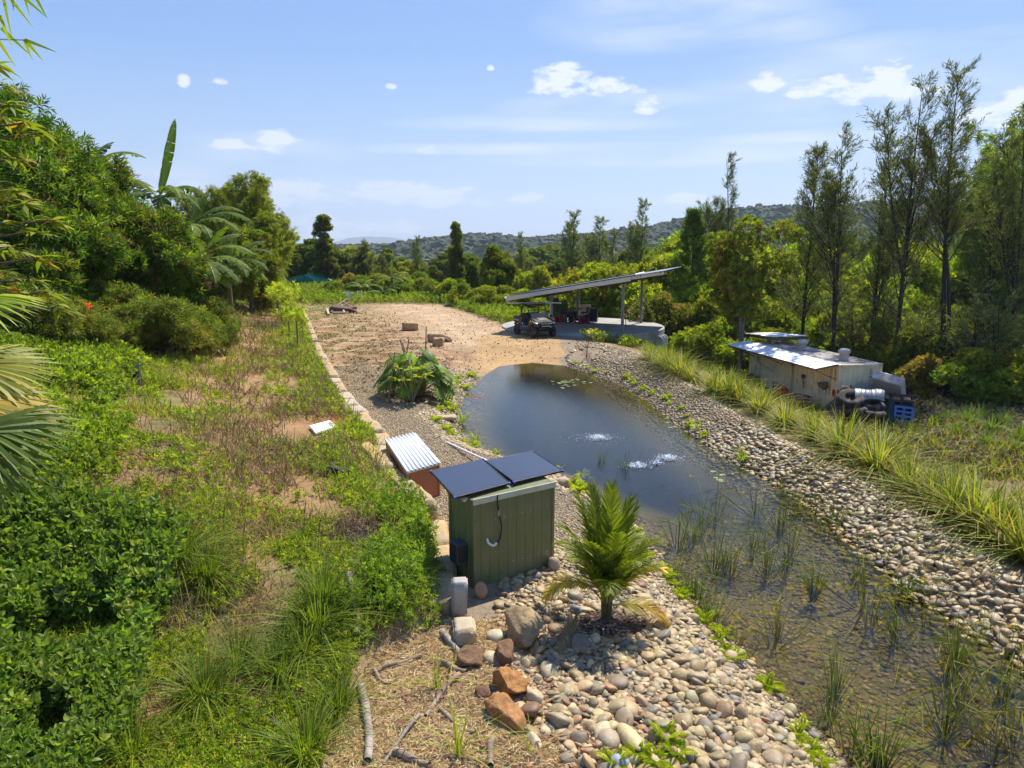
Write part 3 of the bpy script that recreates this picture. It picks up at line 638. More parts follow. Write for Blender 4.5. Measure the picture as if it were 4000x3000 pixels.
def block(name, label, cat, pos, dims, mat, rz=0, group=None, seed=1, rough=.02, tilt=0):
    """sawn sandstone block with chipped edges"""
    import bmesh
    bm = bmesh.new(); bmesh.ops.create_cube(bm, size=1); bmesh.ops.scale(bm, vec=dims, verts=bm.verts); bmesh.ops.bevel(bm, geom=bm.edges[:], offset=min(dims) * .10, segments=2, affect='EDGES'); bmesh.ops.subdivide_edges(bm, edges=[e for e in bm.edges if e.calc_length() > .12], cuts=4, use_grid_fill=True)
    r = np.random.RandomState(seed)
    for v in bm.verts:
        p = v.co; n_ = sum(math.sin(p.x * a + p.y * b + p.z * c + s_) for a, b, c, s_ in ((5, 7, 9, seed), (13, 3, 11, seed * 2), (9, 17, 5, seed * 3))) / 3; v.co += p.normalized() * n_ * rough
    me = bpy.data.meshes.new(name); bm.to_mesh(me); bm.free(); me.materials.append(mat); me.polygons.foreach_set('use_smooth', [True] * len(me.polygons)); o = link(bpy.data.objects.new(name, me)); o.location = (pos[0], pos[1], pos[2] + dims[2] / 2); o.rotation_euler = (R(tilt), R(tilt * .6), rz); return tag(o, label, cat, group)
# retaining wall blocks along xw(y)
wallpx = []
yb = 9.9; nb = 0; blocks = []
while yb < 60:
    Lb = random.uniform(.75, 1.25) * (1 + yb / 70); ym = yb + Lb / 2; dx = xw(ym + .3) - xw(ym - .3); a_ = math.atan2(.6, float(dx)); blocks.append((float(xw(ym)), ym, Lb * math.hypot(dx, .6) / .6 * .97, a_)); yb += Lb
for i, (x, y, Lb, a_) in enumerate(blocks):
    h = max(.22, float(wallh(y)) + .10); big = (21 < y < 24)
    # keep clear of the storage box
    off = -.12 if 13.5 < y < 17.5 else .05
    block('sandstone_block', f'{"large pale" if big else "rough"} sandstone block, {ordw(i)} from the near end of the garden edge', 'sandstone block', (x + off, y, tz(x + .7, y) - .08), (Lb, .46 + (.2 if big else 0), h + random.uniform(-.04, .07) - (.3 if y < 13 else 0)), SANDW if big or (i % 4 == 2 and y > 14) else SAND_ST, a_, 'sandstone blocks edging the terrace', i + 3, .025, random.uniform(-4, 4))
# loose blocks on the driveway
def gp(px, py): return hit(px, py)
p = gp(1600, 1293); block('sandstone_block', 'single sandstone block alone in the middle of the dirt yard', 'sandstone block', (p.x, p.y + .3, p.z - .03), (1.05, .6, .55), SAND_ST, .12, 'loose sandstone blocks in the yard', 40, .03)
p = gp(1700, 1338); block('sandstone_block', 'taller flat topped block behind the small one at the sand edge', 'sandstone block', (p.x, p.y + .3, p.z - .03), (.95, .5, .52), SAND_ST, .1, 'loose sandstone blocks in the yard', 41, .03)
p = gp(1712, 1352); block('sandstone_block', 'small square block in front of the taller one at the sand edge', 'sandstone block', (p.x, p.y + .1, p.z - .03), (.58, .45, .48), SAND_ST, -.15, 'loose sandstone blocks in the yard', 42, .04)
p = gp(1740, 1335); rock('broken_rock', 'dark broken rock leaning beside the small square block', 'rock', p, (.6, .35, .4), 77, colr=(.22, .14, .09), rot=(0, R(35), 0))
# near rocks
def npos(px, py): h = hit(px, py); return h
p = npos(2040, 2495); rock('rough_boulder', 'large rough tan boulder in front of the green shed', 'boulder', p, (.46, .56, .40), 5, colr=(.36, .255, .13), rot=(R(8), R(-6), .25), sink=.15, kw=dict(cuts=9, rough=.13, hi=.04))
p = npos(1992, 2700); rock('rusty_rock', 'upper rusty orange rock below the tan boulder', 'rock', p, (.32, .40, .34), 12, colr=(.42, .20, .065), rz=.3, sink=.15, kw=dict(rough=.2, hi=.05))
p = npos(1972, 2810); rock('rusty_rock', 'lower rusty orange slab rock, the longest one by the straw', 'rock', p, (.28, .66, .24), 19, colr=(.40, .195, .07), rz=.42, sink=.2, kw=dict(cuts=9))
p = npos(1975, 2580); rock('rusty_rock', 'dark brown upright rock between the tan boulder and the rusty one', 'rock', p, (.20, .34, .30), 23, colr=(.22, .12, .06), rz=.1, sink=.1)
p = npos(1840, 2590); rock('rusty_rock', 'dull brown rock at the edge of the straw bed', 'rock', p, (.32, .34, .24), 24, colr=(.20, .115, .06), rz=.6, sink=.25)
p = npos(1885, 2720); rock('rusty_rock', 'small dark red rock half buried beside the leaf litter', 'rock', p, (.20, .20, .12), 25, colr=(.19, .10, .06), rz=.9, sink=.3)
zt = tz(-.75, 10.0)
block('concrete_block', 'tall grey concrete post end standing at the left foot of the green shed', 'concrete block', (-.80, 9.95, tz(-.8, 9.9) - .05), (.24, .22, .62), CONC, .1, None, 5, .012, 3)
block('sandstone_block', 'flat sandstone slab leaning in the vines below the concrete post end', 'sandstone block', (-.68, 9.3, tz(-.68, 9.3) - .1), (.32, .55, .30), SANDW, .1, None, 6, .02, -8)
p = npos(1738, 1640); block('flat_slab', 'flat pinkish stone slab at the pond edge', 'stone slab', (p.x, p.y, p.z), (.75, .40, .12), SANDW, .15, None, 8, .02)
def egg(label, px, py, dims, rz, c, seed, sink=.3, tilt=0):
    h = hit(px, py); V, F = pebble(ICO4, seed, 1, 1, .05); g = Geo(); g.add(V * np.array(dims) / 2, F, np.array(c) * (.85 + .3 * fbm(V[:, 0] * 3, V[:, 1] * 3 + V[:, 2], 1, 4, seed % 40))[:, None]); o = g.build('large_river_stone', STONE, smooth=True); o.location = (h.x, h.y, h.z + dims[2] * (.5 - sink)); o.rotation_euler = (tilt, 0, rz); return tag(o, label, 'river stone')
egg('long pale yellow egg shaped stone at the bottom edge beside the ferns', 2462, 2905, (.24, .50, .22), .35, (.55, .42, .20), 3)
egg('smooth brown stone standing against the right corner of the green shed', 2165, 2225, (.26, .24, .34), .2, (.40, .30, .19), 4, .2)
egg('reddish brown stone at the left front corner of the green shed', 1880, 2335, (.26, .22, .32), 0, (.33, .22, .14), 6, .2)
egg('big rounded tan stone beside the right solar panel', 2208, 1905, (.36, .34, .30), 0, (.42, .27, .15), 7, .2)
egg('pale tan stone behind the big rounded one near the right solar panel', 2195, 1885, (.40, .22, .16), 0, (.48, .36, .22), 8, .2)
egg('cream stone with a grey end left of the tan boulder', 1940, 2495, (.28, .32, .22), -.4, (.50, .40, .24), 9)
egg('pale square stone below the tan boulder', 2225, 2260, (.2, .18, .16), .5, (.46, .36, .24), 10)
egg('pale yellow rock left of the dark upright rock', 1918, 2585, (.24, .28, .2), .5, (.50, .39, .20), 11)
egg('blunt tan stone right of the upper rusty rock', 2090, 2740, (.22, .28, .22), .1, (.45, .35, .20), 13)
egg('grey striped stone left of the palm trunk', 2248, 2395, (.18, .26, .17), .4, (.26, .25, .24), 14, .2)
egg('lumpy brown rock left of the palm trunk', 2245, 2345, (.28, .26, .22), .4, (.33, .27, .17), 15, .2)
egg('long brown stone at the bottom edge left of the yellow egg shaped stone', 2375, 2905, (.24, .34, .2), .1, (.38, .29, .18), 16)
egg('upright cream stone at the bottom edge, in the leaf litter', 2085, 2900, (.17, .38, .15), .45, (.50, .41, .27), 17)
egg('blue grey stone at the very bottom of the picture', 2420, 2985, (.26, .24, .16), .1, (.30, .32, .36), 18)

# ---------------------------------------------------------------- pebbles
PC = [(.38, .27, .12), (.45, .33, .155), (.29, .20, .09), (.23, .175, .10), (.18, .155, .11), (.33, .19, .08), (.24, .13, .06), (.36, .275, .145), (.46, .365, .21)]
PP = [.24, .19, .14, .11, .08, .05, .03, .10, .06]
def scatter(x0, x1, y0, y1, step, jit=.45):
    a, b = np.meshgrid(np.arange(x0, x1, step), np.arange(y0, y1, step * .87)); a[1::2] += step / 2
    a = a + rs.uniform(-jit, jit, a.shape) * step; b = b + rs.uniform(-jit, jit, b.shape) * step; return a.ravel(), b.ravel()
def peb_mask(x, y, pd):
    s = xw(y) - x; t = x - xg(y); n2 = fbm(x, y, 1.7, 4, 31); n1 = fbm(x, y, .5, 4, 21)
    left = (s < -.12) & (x < 4.5) & (y < 33 + 2.5 * (n2 - .5) + np.clip(-x - 4, -20, 0) * .3) & (pd > -.9)
    left &= ~((y < 9.6) & (x < .0 + .35 * (n2 - .5) + (y < 7.2) * .5))
    right = (x > 2.3) & (t < .15) & (pd > -1.3) & (y < 44.8 - .9 * np.abs(x - 4.5)) & ~((x < 2.9 + (y - 36) * .18 + .5 * (n2 - .5)) & (y > 33.5))
    shed_ = (np.abs((x - FL.x - w.x / 2) * w.x / W + (y - FL.y - w.y / 2) * w.y / W) < W / 2 + .03) & (((-(x - FL.x) * w.y + (y - FL.y) * w.x) / W > .0) & ((-(x - FL.x) * w.y + (y - FL.y) * w.x) / W < DEP))
    mon = ((x + 3.6) / 1.15) ** 2 + ((y - 26) / 1.5) ** 2 < 1
    mul = ((x - 1.45) / .5) ** 2 + ((y - 9.6) / .42) ** 2 < 1
    ring = ((x - 3.9) / .9) ** 2 + ((y - 36.8) / 1.7) ** 2 < 1
    return (left | right) & ~shed_ & ~mon & ~mul & ~ring & (np.hypot(x - TANK[0], y - TANK[1]) > TANK[2] + .1)
def lay_pebbles(x, y, size, protos, flat_tilt=.35, wet=True, zoff=0.):
    n_ = len(x); z = terrain(x, y) + zoff; C = pal(PC, n_, .16, p=PP); under = z < -.5 + .0
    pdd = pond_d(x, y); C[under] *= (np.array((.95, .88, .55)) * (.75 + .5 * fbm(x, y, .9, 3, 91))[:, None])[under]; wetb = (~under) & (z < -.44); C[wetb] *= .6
    yaw = rs.uniform(0, 6.28, n_); d = np.c_[np.cos(yaw), np.sin(yaw), rs.normal(0, flat_tilt, n_)]; M = frames(d, roll=rs.normal(0, flat_tilt, n_))
    M = M[:, :, [1, 0, 2]]; M[:, :, 1] *= -1
    which = rs.randint(0, len(protos), n_); g = Geo()
    for k, (V, F) in enumerate(protos):
        q_ = which == k
        if q_.any():
            vv, ff, cc = stamp(V, F, M[q_], np.c_[x, y, z + size * .12][q_], size[q_], C[q_]); g.add(vv, ff, cc)
    return g
P3 = [pebble(ICO3, s_, random.uniform(.5, .75), random.uniform(1.1, 1.5)) for s_ in range(10)]; P2 = [pebble(ICO2, s_, random.uniform(.45, .7), random.uniform(1.1, 1.5)) for s_ in range(20, 30)]; P1 = [pebble(ICO1, s_, .6, 1.3) for s_ in range(40, 46)]
# near field: 300 single stones that show largest, the rest one loose mass
x, y = scatter(-.2, 5.2, 5.2, 12.6, .09, .42); pd = pond_d(x, y); k = peb_mask(x, y, pd) & (pd > -.35); x, y, pd = x[k], y[k], pd[k]
size = np.clip(.055 * np.exp(rs.normal(0, .33, len(x))), .028, .115) * np.interp(pd, [0, 1.3], [.78, 1.05]) * np.interp(y, [6, 10, 12.6], [1.12, 1., .8])
vis = (np.abs(proj_px(x, y, terrain(x, y)) - 2000) < 1980) & (y > 6.7); score = size / np.hypot(x, np.hypot(y, 5.5)) * vis; o_ = np.argsort(-score); ind, rest = o_[:300], o_[300:]
for i in ind:
    z_ = tz(x[i], y[i]); V, F = P3[rs.randint(10)]; g = Geo(); c = pal(PC, 1, .16, p=PP)[0]
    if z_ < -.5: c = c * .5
    n1 = fbm(V[:, 0] * 2.5 + i, V[:, 1] * 2.5 + V[:, 2] * 2, 1, 3, int(i) % 60); g.add(V * size[i], F, c[None] * (.8 + .4 * n1)[:, None]); o = g.build('river_stone', STONE, smooth=True)
    o.location = (x[i], y[i], z_ + size[i] * .2); o.rotation_euler = (rs.normal(0, .4), rs.normal(0, .4), rs.uniform(0, 6.28)); tag(o, 'rounded river stone among the loose stones between the straw bed and the pond', 'river stone', 'river stones round the palm and shed')
g = lay_pebbles(x[rest], y[rest], size[rest], P2); 
x, y = scatter(-.2, 5.2, 5.2, 12.6, .07, .45); pd = pond_d(x, y); k = peb_mask(x, y, pd) & (pd > -.35); x, y = x[k], y[k]
g2 = lay_pebbles(x, y, rs.uniform(.022, .04, len(x)), P1, zoff=-.01)
g.build('near_pebbles', STONE, smooth=True); tag(bpy.data.objects['near_pebbles'], 'loose tan and grey pebbles around the palm and the green shed', 'pebbles', kind='stuff')
tag(g2.build('pebble_chips', STONE, smooth=True), 'small stone chips filling the gaps between the near pebbles', 'pebbles', kind='stuff')
# left bank from the shed to the beach
gs = []
def bank(name, label, x0, x1, y0, y1, step, smin, smax, protos, extra=lambda x, y, pd: True, zoff=0):
    x, y = scatter(x0, x1, y0, y1, step); pd = pond_d(x, y); k = peb_mask(x, y, pd) & extra(x, y, pd); x, y, pd = x[k], y[k], pd[k]
    sz = np.exp(rs.uniform(math.log(smin), math.log(smax), len(x))) ; g = lay_pebbles(x, y, sz, protos, zoff=zoff); return tag(g.build(name, STONE, smooth=True), label, 'pebbles', kind='stuff')
bank('gravel', 'fine tan gravel covering the ground between the sandstone edge and the pond', -9.3, 2.6, 12.5, 33.5, .052, .016, .034, P1, lambda x, y, pd: (pd > .9))
bank('bank_pebbles', 'rounded pebbles heaped along the left edge of the pond', -4, 4.6, 12.4, 33.5, .085, .032, .07, P2, lambda x, y, pd: (pd < 1.2 + .3 * np.sin(y * 2)) & (x < 4.6) & (pd > -.5))
bank('right_bank_pebbles', 'broad bank of flattened tan river stones on the right side of the pond', 4.2, 9.8, 4.5, 21.5, .118, .05, .115, P2, lambda x, y, pd: (x > 4.5) & (pd > -.45))
bank('far_bank_pebbles', 'broad bank of pale pebbles between the pond and the tank', 2.2, 9, 21.5, 45, .095, .032, .07, P1, lambda x, y, pd: (x > 2.2) & (pd > -.45))
bank('right_bank_chips', 'small pebbles filling in between the right bank stones', 4.2, 9.8, 7, 24, .075, .024, .04, P1, lambda x, y, pd: (x > 4.5) & (pd > -.25), -.015)
# stones on the pond bed
x, y = scatter(-2, 8, 5, 34, .085); pd = pond_d(x, y); k = (pd < -.1) & ((y < 17) | (pd > -1.0)) & (rs.rand(len(x)) < np.where(pd > -.8, .95, 1 - ss((y - 11.5) / 5.5))); x, y = x[k], y[k]
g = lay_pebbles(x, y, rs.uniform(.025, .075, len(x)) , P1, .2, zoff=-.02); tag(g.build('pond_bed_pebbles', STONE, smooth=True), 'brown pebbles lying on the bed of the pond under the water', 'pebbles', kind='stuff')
# rings of stones round the palm mulch, the big-leaf plant and the little tree
def ring_stones(cx, cy, rx, ry, n, s0, s1, what, a0=0, a1=6.283, grp=''):
    for i in range(n):
        a = a0 + (a1 - a0) * i / n + random.uniform(-.03, .03); px_, py_ = cx + rx * math.cos(a), cy + ry * math.sin(a); s_ = random.uniform(s0, s1); V, F = P3[random.randrange(10)]; g = Geo(); c = pal(PC[:6], 1, .15)[0]
        g.add(V * s_, F, c[None] * (.85 + .3 * fbm(V[:, 0] * 2.5 + i, V[:, 1] * 2.5, 1, 3, i))[:, None]); o = g.build('edging_stone', STONE, smooth=True); o.location = (px_, py_, tz(px_, py_) + s_ * .25); o.rotation_euler = (random.uniform(-.3, .3), random.uniform(-.3, .3), random.uniform(0, 6)); tag(o, what, 'river stone', grp)
ring_stones(1.45, 9.62, .58, .50, 21, .06, .09, 'dark rounded stone in the ring around the palm mulch', grp='stones ringing the palm')
ring_stones(-3.6, 26, 1.2, 1.5, 34, .08, .13, 'rounded stone in the ring around the big leafed plant', grp='stones ringing the big leafed plant')
ring_stones(3.9, 36.8, 1.0, 1.8, 30, .08, .13, 'rounded stone in the ring around the little sapling', grp='stones ringing the sapling')

# ---------------------------------------------------------------- concrete tank with its roof
tank = thing('water_tank', 'round concrete water tank whose flat top carries the carport posts', 'water tank', (TANK[0], TANK[1], 0))
m = MB(); m.lathe([(0, -.25), (TANK[2] + .06, -.25), (TANK[2] + .06, .05), (TANK[2] + .02, .09), (0, .09)], 96); m.build('top_slab', CONC, tank, smooth=False)
m = MB(); m.lathe([(TANK[2], -3.2), (TANK[2], -.252)], 96); m.build('tank_wall', CONCW, tank, smooth=True)
for i in range(3):
    a = math.atan2(48.0 - 49.3 - .0, 9.6 - 4.9) + (-.30 + .085 * i); cx, cy = math.cos(a), math.sin(a); r_ = TANK[2]
    ctube('overflow_pipe', [(cx * (r_ - .05), cy * (r_ - .05), -.36), (cx * (r_ + .13), cy * (r_ + .13), -.36), (cx * (r_ + .27), cy * (r_ + .27), -.47), (cx * (r_ + .30), cy * (r_ + .30), -.8), (cx * (r_ + .30), cy * (r_ + .30), -2.4)], .10, solid("pipe_grey", (.42, .43, .42), .5, 0, .05) if i == 0 else bpy.data.materials['pipe_grey'], tank)
pFR = at(2430, 1304, .09); pBR = at(2503, 1261, .09); fdir = (pBR - pFR); fdir.z = 0; fl = fdir.length; fdir.normalize(); ldir = Vector((-fdir.y, fdir.x, 0))
cp = thing('carport', 'skillion roofed carport with beige fascia on four steel posts above the tank', 'carport', (pFR.x, pFR.y, .09), math.atan2(-ldir.y, -ldir.x))
# local frame: +x towards the high right side, +y away, z up
wP = 4.65; OVL, OVR, OF, OB = 2.75, 2.6, .9, .8
zR, zLft = aty(2619, 1057, 42.4).z - .09, 2.33 - .09; xr, xl = OVR, -wP - OVL; slope = (zR - zLft) / (xr - xl)
rz_ = lambda x: zLft + (x - xl) * slope
for x_, y_, nm in ((0, 0, 1), (0, fl, 1), (-wP, 0, 1), (-wP, fl, 1)):
    h_ = rz_(x_) - .42; m = MB(); m.box((x_ - .06, y_, h_ / 2), (.05, .17, h_)); m.box((x_ + .06, y_, h_ / 2), (.05, .17, h_)); m.box((x_, y_, h_ / 2), (.07, .03, h_)); p_ = m.build('post', STEELG, cp, bevel=.004); m = MB(); m.box((x_, y_, .012), (.38, .34, .024)); m.build('base_plate', STEELG, p_)
y0_, y1_ = -OF, fl + OB
roofL = xr - xl
m = MB(); m.sheet(2, 3 * int((y1_ - y0_) / .076), lambda u, v: (xl + u * roofL, y0_ + v * (y1_ - y0_), rz_(xl + u * roofL) + .012 * math.sin(2 * math.pi * v * (y1_ - y0_) / .15))); m.build('roof_sheet', GALV, cp, solid_=.003)
# fascia in three stepped lengths, dark beam under it
def slab(xa, xb, ya, yb, za, th): return [(xa, ya, rz_(xa) + za - th), (xb, ya, rz_(xb) + za - th), (xb, yb, rz_(xb) + za - th), (xa, yb, rz_(xa) + za - th), (xa, ya, rz_(xa) + za), (xb, ya, rz_(xb) + za), (xb, yb, rz_(xb) + za), (xa, yb, rz_(xa) + za)]
x1_ = xl + roofL * .155; x2_ = xl + roofL * .60; x3_ = xr - 2.0
for xa, xb, th in ((xl + .02, x1_, .27), (x1_ + .003, x2_, .25), (x2_ + .003, x3_, .27)):
    m = MB(); m.hexa([Vector(v) for v in slab(xa, xb, y0_ + .02, y0_ + .09, -.035, th)]); m.build('fascia', BEIGE, cp, bevel=.005)
    m = MB(); m.hexa([Vector(v) for v in slab(xa, xb, y1_ - .09, y1_ - .02, -.035, th)]); m.build('fascia', BEIGE, cp)
for xa, xb in ((x1_, -wP + 1.4), (x2_, .9)):
    for yy in (.0, fl): m = MB(); m.hexa([Vector(v) for v in slab(xa, xb, yy - .06, yy + .06, -.11, .34)]); m.build('rafter', DARKST, cp)
for i in range(9):
    x_ = xl + .25 + i * (roofL - .5) / 8; m = MB(); m.box((x_, (y0_ + y1_) / 2, rz_(x_) - .075), (.06, y1_ - y0_ - .22, .1)); m.build('purlin', DARKST, cp)
m = MB(); m.hexa([Vector(v) for v in slab(x3_ + .003, xr - .05, y0_ + .12, y0_ + .17, -.035, .20)]); m.build('eave_beam', BEIGE, cp)
# gutter and downpipe at the low side
m = MB(); m.prism([(-.07, 0), (.07, 0), (.08, .13), (.06, .13), (.055, .02), (-.055, .02), (-.06, .13), (-.08, .13)], y0_ - .05, y1_, 'y'); gt = m.build('gutter', BEIGE, cp); gt.location = (xl - .05, 0, rz_(xl) - .15)
ctube('downpipe', [(xl - .02, y0_ + .1, rz_(xl) - .15), (xl - .0, y0_ + .12, rz_(xl) - .38), (xl + .3, y0_ + .2, rz_(xl) - .45), (-wP - .6, -.22, rz_(xl) - .42), (-wP - .02, -.2, rz_(xl) - .42), (-wP + .02, -.2, rz_(xl) - .55), (-wP + .02, -.2, 1.2), (-wP + .02, -.2, .1)], .055, BEIGE, cp)
ctube('downpipe', [(-wP - .02, -.2, rz_(xl) - .40), (-wP + .75, -.2, rz_(xl) - .40)], .055, BEIGE, cp)
# solar panels laid on the low two thirds of the roof: a dark sheet edge shows above the fascia
for i in range(4):
    for j in range(2):
        xa = xl + .2 + i * 2.02; ya = y0_ + .02 + j * 1.75
        t = link(bpy.data.objects.new('solar_panel', None), cp)
        m = MB(); m.hexa([Vector(v) for v in slab(xa, xa + 2.0, ya, ya + 1.7, .10, .04)]); m.build('frame', PANEL_FR, t); m = MB(); m.hexa([Vector(v) for v in slab(xa + .03, xa + 1.97, ya + .03, ya + 1.67, .104, .003)]); m.build('cell_sheet', SOLAR, t)

# ---------------------------------------------------------------- utility vehicle
fw = at(2089, 1321, .0); rw = at(2015, 1304, .0); hd = (fw - rw); hd.z = 0; hd.normalize(); lf = Vector((-hd.y, hd.x, 0))
# local frame: +x forward, +y to the vehicle's left; camera sees its right side and front
WB, TR = 2.05, 1.36
cen = (fw + rw) / 2 + lf * (TR / 2); cen.z = tz(cen.x, cen.y) + .01
utv = thing('utility_vehicle', 'dusty black two seat utility buggy parked beside the concrete tank', 'buggy', cen, math.atan2(hd.y, hd.x))
TR_, WR = .33, .33
def wheel(x, y):
    s_ = 1 if y > 0 else -1; M = Rx(R(90)); wt = MB(); wt.torus(.225, .105, (x, y, WR), M, 44, 10, 1.15, .22); o = wt.build('wheel', RUBBER, utv)
    m = MB(); m.lathe([(.0, -.02), (.05, -.03), (.07, .03), (.15, .03), (.165, -.06), (.175, -.06), (.175, .09)], 20, (x, y + s_ * .02, WR), Rx(R(90) * -s_ if s_ > 0 else R(90))); m.build('rim', RIMM, o); return o
for x in (-WB / 2, WB / 2):
    for y in (-TR / 2, TR / 2): wheel(x, y)
m = MB(); m.box((-.02, 0, .40), (1.9, 1.0, .12)); m.box((.0, 0, .335), (1.5, 1.2, .05)); m.build('chassis', DARKST, utv, bevel=.01)
for x in (-WB / 2, WB / 2):
    for y in (-1, 1):
        m = MB(); m.cyl((x, y * .25, .45), (x, y * TR / 2 * .9, WR), .025, n=8); m.cyl((x + .12, y * .25, .40), (x, y * TR / 2 * .9, WR - .04), .025, n=8); m.cyl((x - .05, y * .45, .38), (x - .1, y * .36, .85), .045, n=10); m.build('suspension', DARKST, utv)
# cargo bed
m = MB(); bx0, bx1 = -1.50, -.52
m.box(((bx0 + bx1) / 2, 0, .80), (bx1 - bx0, 1.38, .05))
for y in (-.69, .69): m.box(((bx0 + bx1) / 2, y, .96), (bx1 - bx0, .05, .34))
m.box((bx0 + .02, 0, .96), (.05, 1.33, .34)); m.box((bx1 - .02, 0, .98), (.05, 1.33, .38)); m.box(((bx0 + bx1) / 2, -.70, 1.12), (bx1 - bx0 + .04, .07, .05)); m.box(((bx0 + bx1) / 2, .70, 1.12), (bx1 - bx0 + .04, .07, .05))
bed = m.build('cargo_bed', UTVD, utv, bevel=.015)
m = MB(); m.box((-1.1, -.718, .93), (.62, .004, .075)); m.build('side_decal', solid("decal_white", (.42, .40, .38), .5), bed)
m = MB(); m.prism([(-1.42, .60), (-1.28, .78), (-.76, .78), (-.62, .60), (-.70, .60), (-.82, .70), (-1.2, .70), (-1.34, .60)], -.74, -.60); m.prism([(-1.42, .60), (-1.28, .78), (-.76, .78), (-.62, .60), (-.70, .60), (-.82, .70), (-1.2, .70), (-1.34, .60)], .60, .74); m.build('rear_mudguard', UTVD, utv, bevel=.01)
# cab floor, rockers, seats
m = MB(); m.box((.02, 0, .44), (1.15, 1.30, .05)); m.prism([(-.56, .40), (-.56, .82), (-.46, .90), (-.38, .52), (.42, .48), (.50, .70), (.56, .72), (.60, .42)], -.73, -.66); m.prism([(-.56, .40), (-.56, .82), (-.46, .90), (-.38, .52), (.42, .48), (.50, .70), (.56, .72), (.60, .42)], .66, .73); m.build('cab_tub', UTVD, utv, bevel=.012)
for y in (-.33, .33):
    m = MB(); m.box((-.20, y, .72), (.50, .58, .16)); m.prism([(-.46, .78), (-.32, .78), (-.46, 1.34), (-.58, 1.34)], y - .28, y + .28); m.build('seat', SEATM, utv, bevel=.04)
m = MB(); m.prism([(.28, .50), (.62, .50), (.62, 1.06), (.42, 1.10), (.30, 1.0)], -.66, .66); m.build('dashboard', UTVB, utv, bevel=.03)
m = MB(); m.torus(.18, .02, (.18, .33, 1.08), Ry(R(-55)), 22, 8); m.cyl((.18, .33, 1.08), (.34, .33, .98), .02); m.build('steering_wheel', BLACKP, utv)
# hood and front body
def hood():
    prof = [(.50, 1.13), (.62, 1.16), (1.05, 1.09), (1.30, .98), (1.38, .86), (1.36, .70), (1.24, .64), (.60, .62)]
    V = []; ws = [.70, .70, .66, .60, .56, .56, .58, .70]
    for (x, z), w_ in zip(prof, ws): V += [(x, -w_, z), (x, w_, z)]
    m = MB(); k = len(prof); m._a(V, [(2 * i, 2 * i + 1, (2 * i + 3) % (2 * k), (2 * i + 2) % (2 * k)) for i in range(k)] + [tuple(2 * i for i in range(k)), tuple(reversed([2 * i + 1 for i in range(k)]))]); return m
hd_o = hood().build('hood', UTVB, utv, bevel=.03)
m = MB(); m.prism([(.62, 1.165), (.70, 1.185), (1.02, 1.125), (1.08, 1.085)], -.34, .34); m.build('hood_scoop', UTVD, hd_o, bevel=.015)
for s_ in (-1, 1):
    y = s_ * .60; a_, b_ = (y - .17, y + .15) if s_ > 0 else (y - .15, y + .17)
    m = MB(); m.prism([(.55, .60), (.62, 1.02), (.95, 1.06), (1.30, .92), (1.40, .74), (1.33, .70), (1.24, .82), (1.02, .90), (.80, .84), (.68, .58)], a_, b_); fn = m.build('fender', UTVD, utv, bevel=.02)
    m = MB(); m.prism([(1.14, .90), (1.20, .985), (1.34, .925), (1.37, .86)], s_ * .52 - .14, s_ * .52 + .14); m.build('headlight', GLASS_L, utv, bevel=.012)
    m = MB(); m.box((.90, s_ * .765, .96), (.24, .012, .035), Ry(R(28))); m.build('amber_reflector', AMBER, fn)
m = MB()
for i in range(6): m.box((1.372, 0, .70 + i * .045), (.03, .80, .016))
for i in range(9): m.box((1.365, -.4 + i * .1, .81), (.02, .014, .25))
m.build('grille', BLACKP, utv)
m = MB(); m.prism([(1.22, .42), (1.42, .50), (1.48, .66), (1.42, .68), (1.36, .56), (1.20, .50)], -.50, .50); m.build('front_bumper', BLACKP, utv, bevel=.015)
m = MB()
for y in (-.38, .38): m.tube([(1.30, y, .45), (1.50, y, .55), (1.50, y * .9, .86), (1.36, y * .9, .90)], .022)
m.tube([(1.50, -.36, .72), (1.50, .36, .72)], .02); m.tube([(1.50, -.36, .86), (1.50, .36, .86)], .02); m.build('bull_bar', DARKST, utv)
m = MB(); m.sheet(10, 8, lambda u, v: (.56 + .10 * (1 - v) + .06 * math.sin(math.pi * u), -.60 + 1.2 * u, 1.16 + .30 * v)); m.build('half_windscreen', solid("dusty_screen", (.17, .155, .125), .35, 0, .15, 4), utv, solid_=.006)
# roll cage and roof
m = MB()
for y in (-.62, .62):
    s_ = 1 if y > 0 else -1
    m.tube([(.56, y * 1.05, 1.08), (.30, y, 1.62), (.16, y * .96, 1.86), (-.48, y * .94, 1.88), (-.60, y * .98, 1.80), (-.62, y * 1.05, .80)], .027); m.tube([(-.50, y * .94, 1.87), (-.74, y * 1.0, 1.15)], .02)
for x, z in ((.30, 1.62), (.16, 1.86), (-.48, 1.88), (-.62, 1.35), (-.62, 1.0)): m.tube([(x, -.6, z), (x, .6, z)], .024)
m.build('roll_cage', BLACKP, utv, smooth=True)
m = MB(); m.sheet(14, 10, lambda u, v: (-.72 + 1.04 * v, -.67 + 1.34 * u, 1.915 + .05 * math.sin(math.pi * v) + .03 * math.sin(math.pi * u) + (.012 if int(u * 14) % 4 in (1, 2) and .1 < v < .9 else 0))); m.build('roof', solid('matt_black', (.012, .012, .013), .95, 0, .1, spec=.08), utv, solid_=.045, bevel=.008)
for s_ in (-1, 1): m = MB(); m.tube([(.50, s_ * .66, 1.16), (.50, s_ * .84, 1.22)], .012); m.box((.49, s_ * .88, 1.24), (.04, .13, .16)); m.build('side_mirror', BLACKP, utv, bevel=.02)
m = MB(); m.tube([(-.2, -.66, 1.30), (.1, -.62, 1.48), (.25, -.2, 1.50), (.28, .3, 1.52)], .014); m.build('cab_net_strap', BLACKP, utv)
m = MB(); m.sheet(6, 8, lambda u, v: (-.62, -.58 + 1.16 * u, 1.08 + .3 * v)); m.build('rear_screen', BLACKP, utv, solid_=.01)

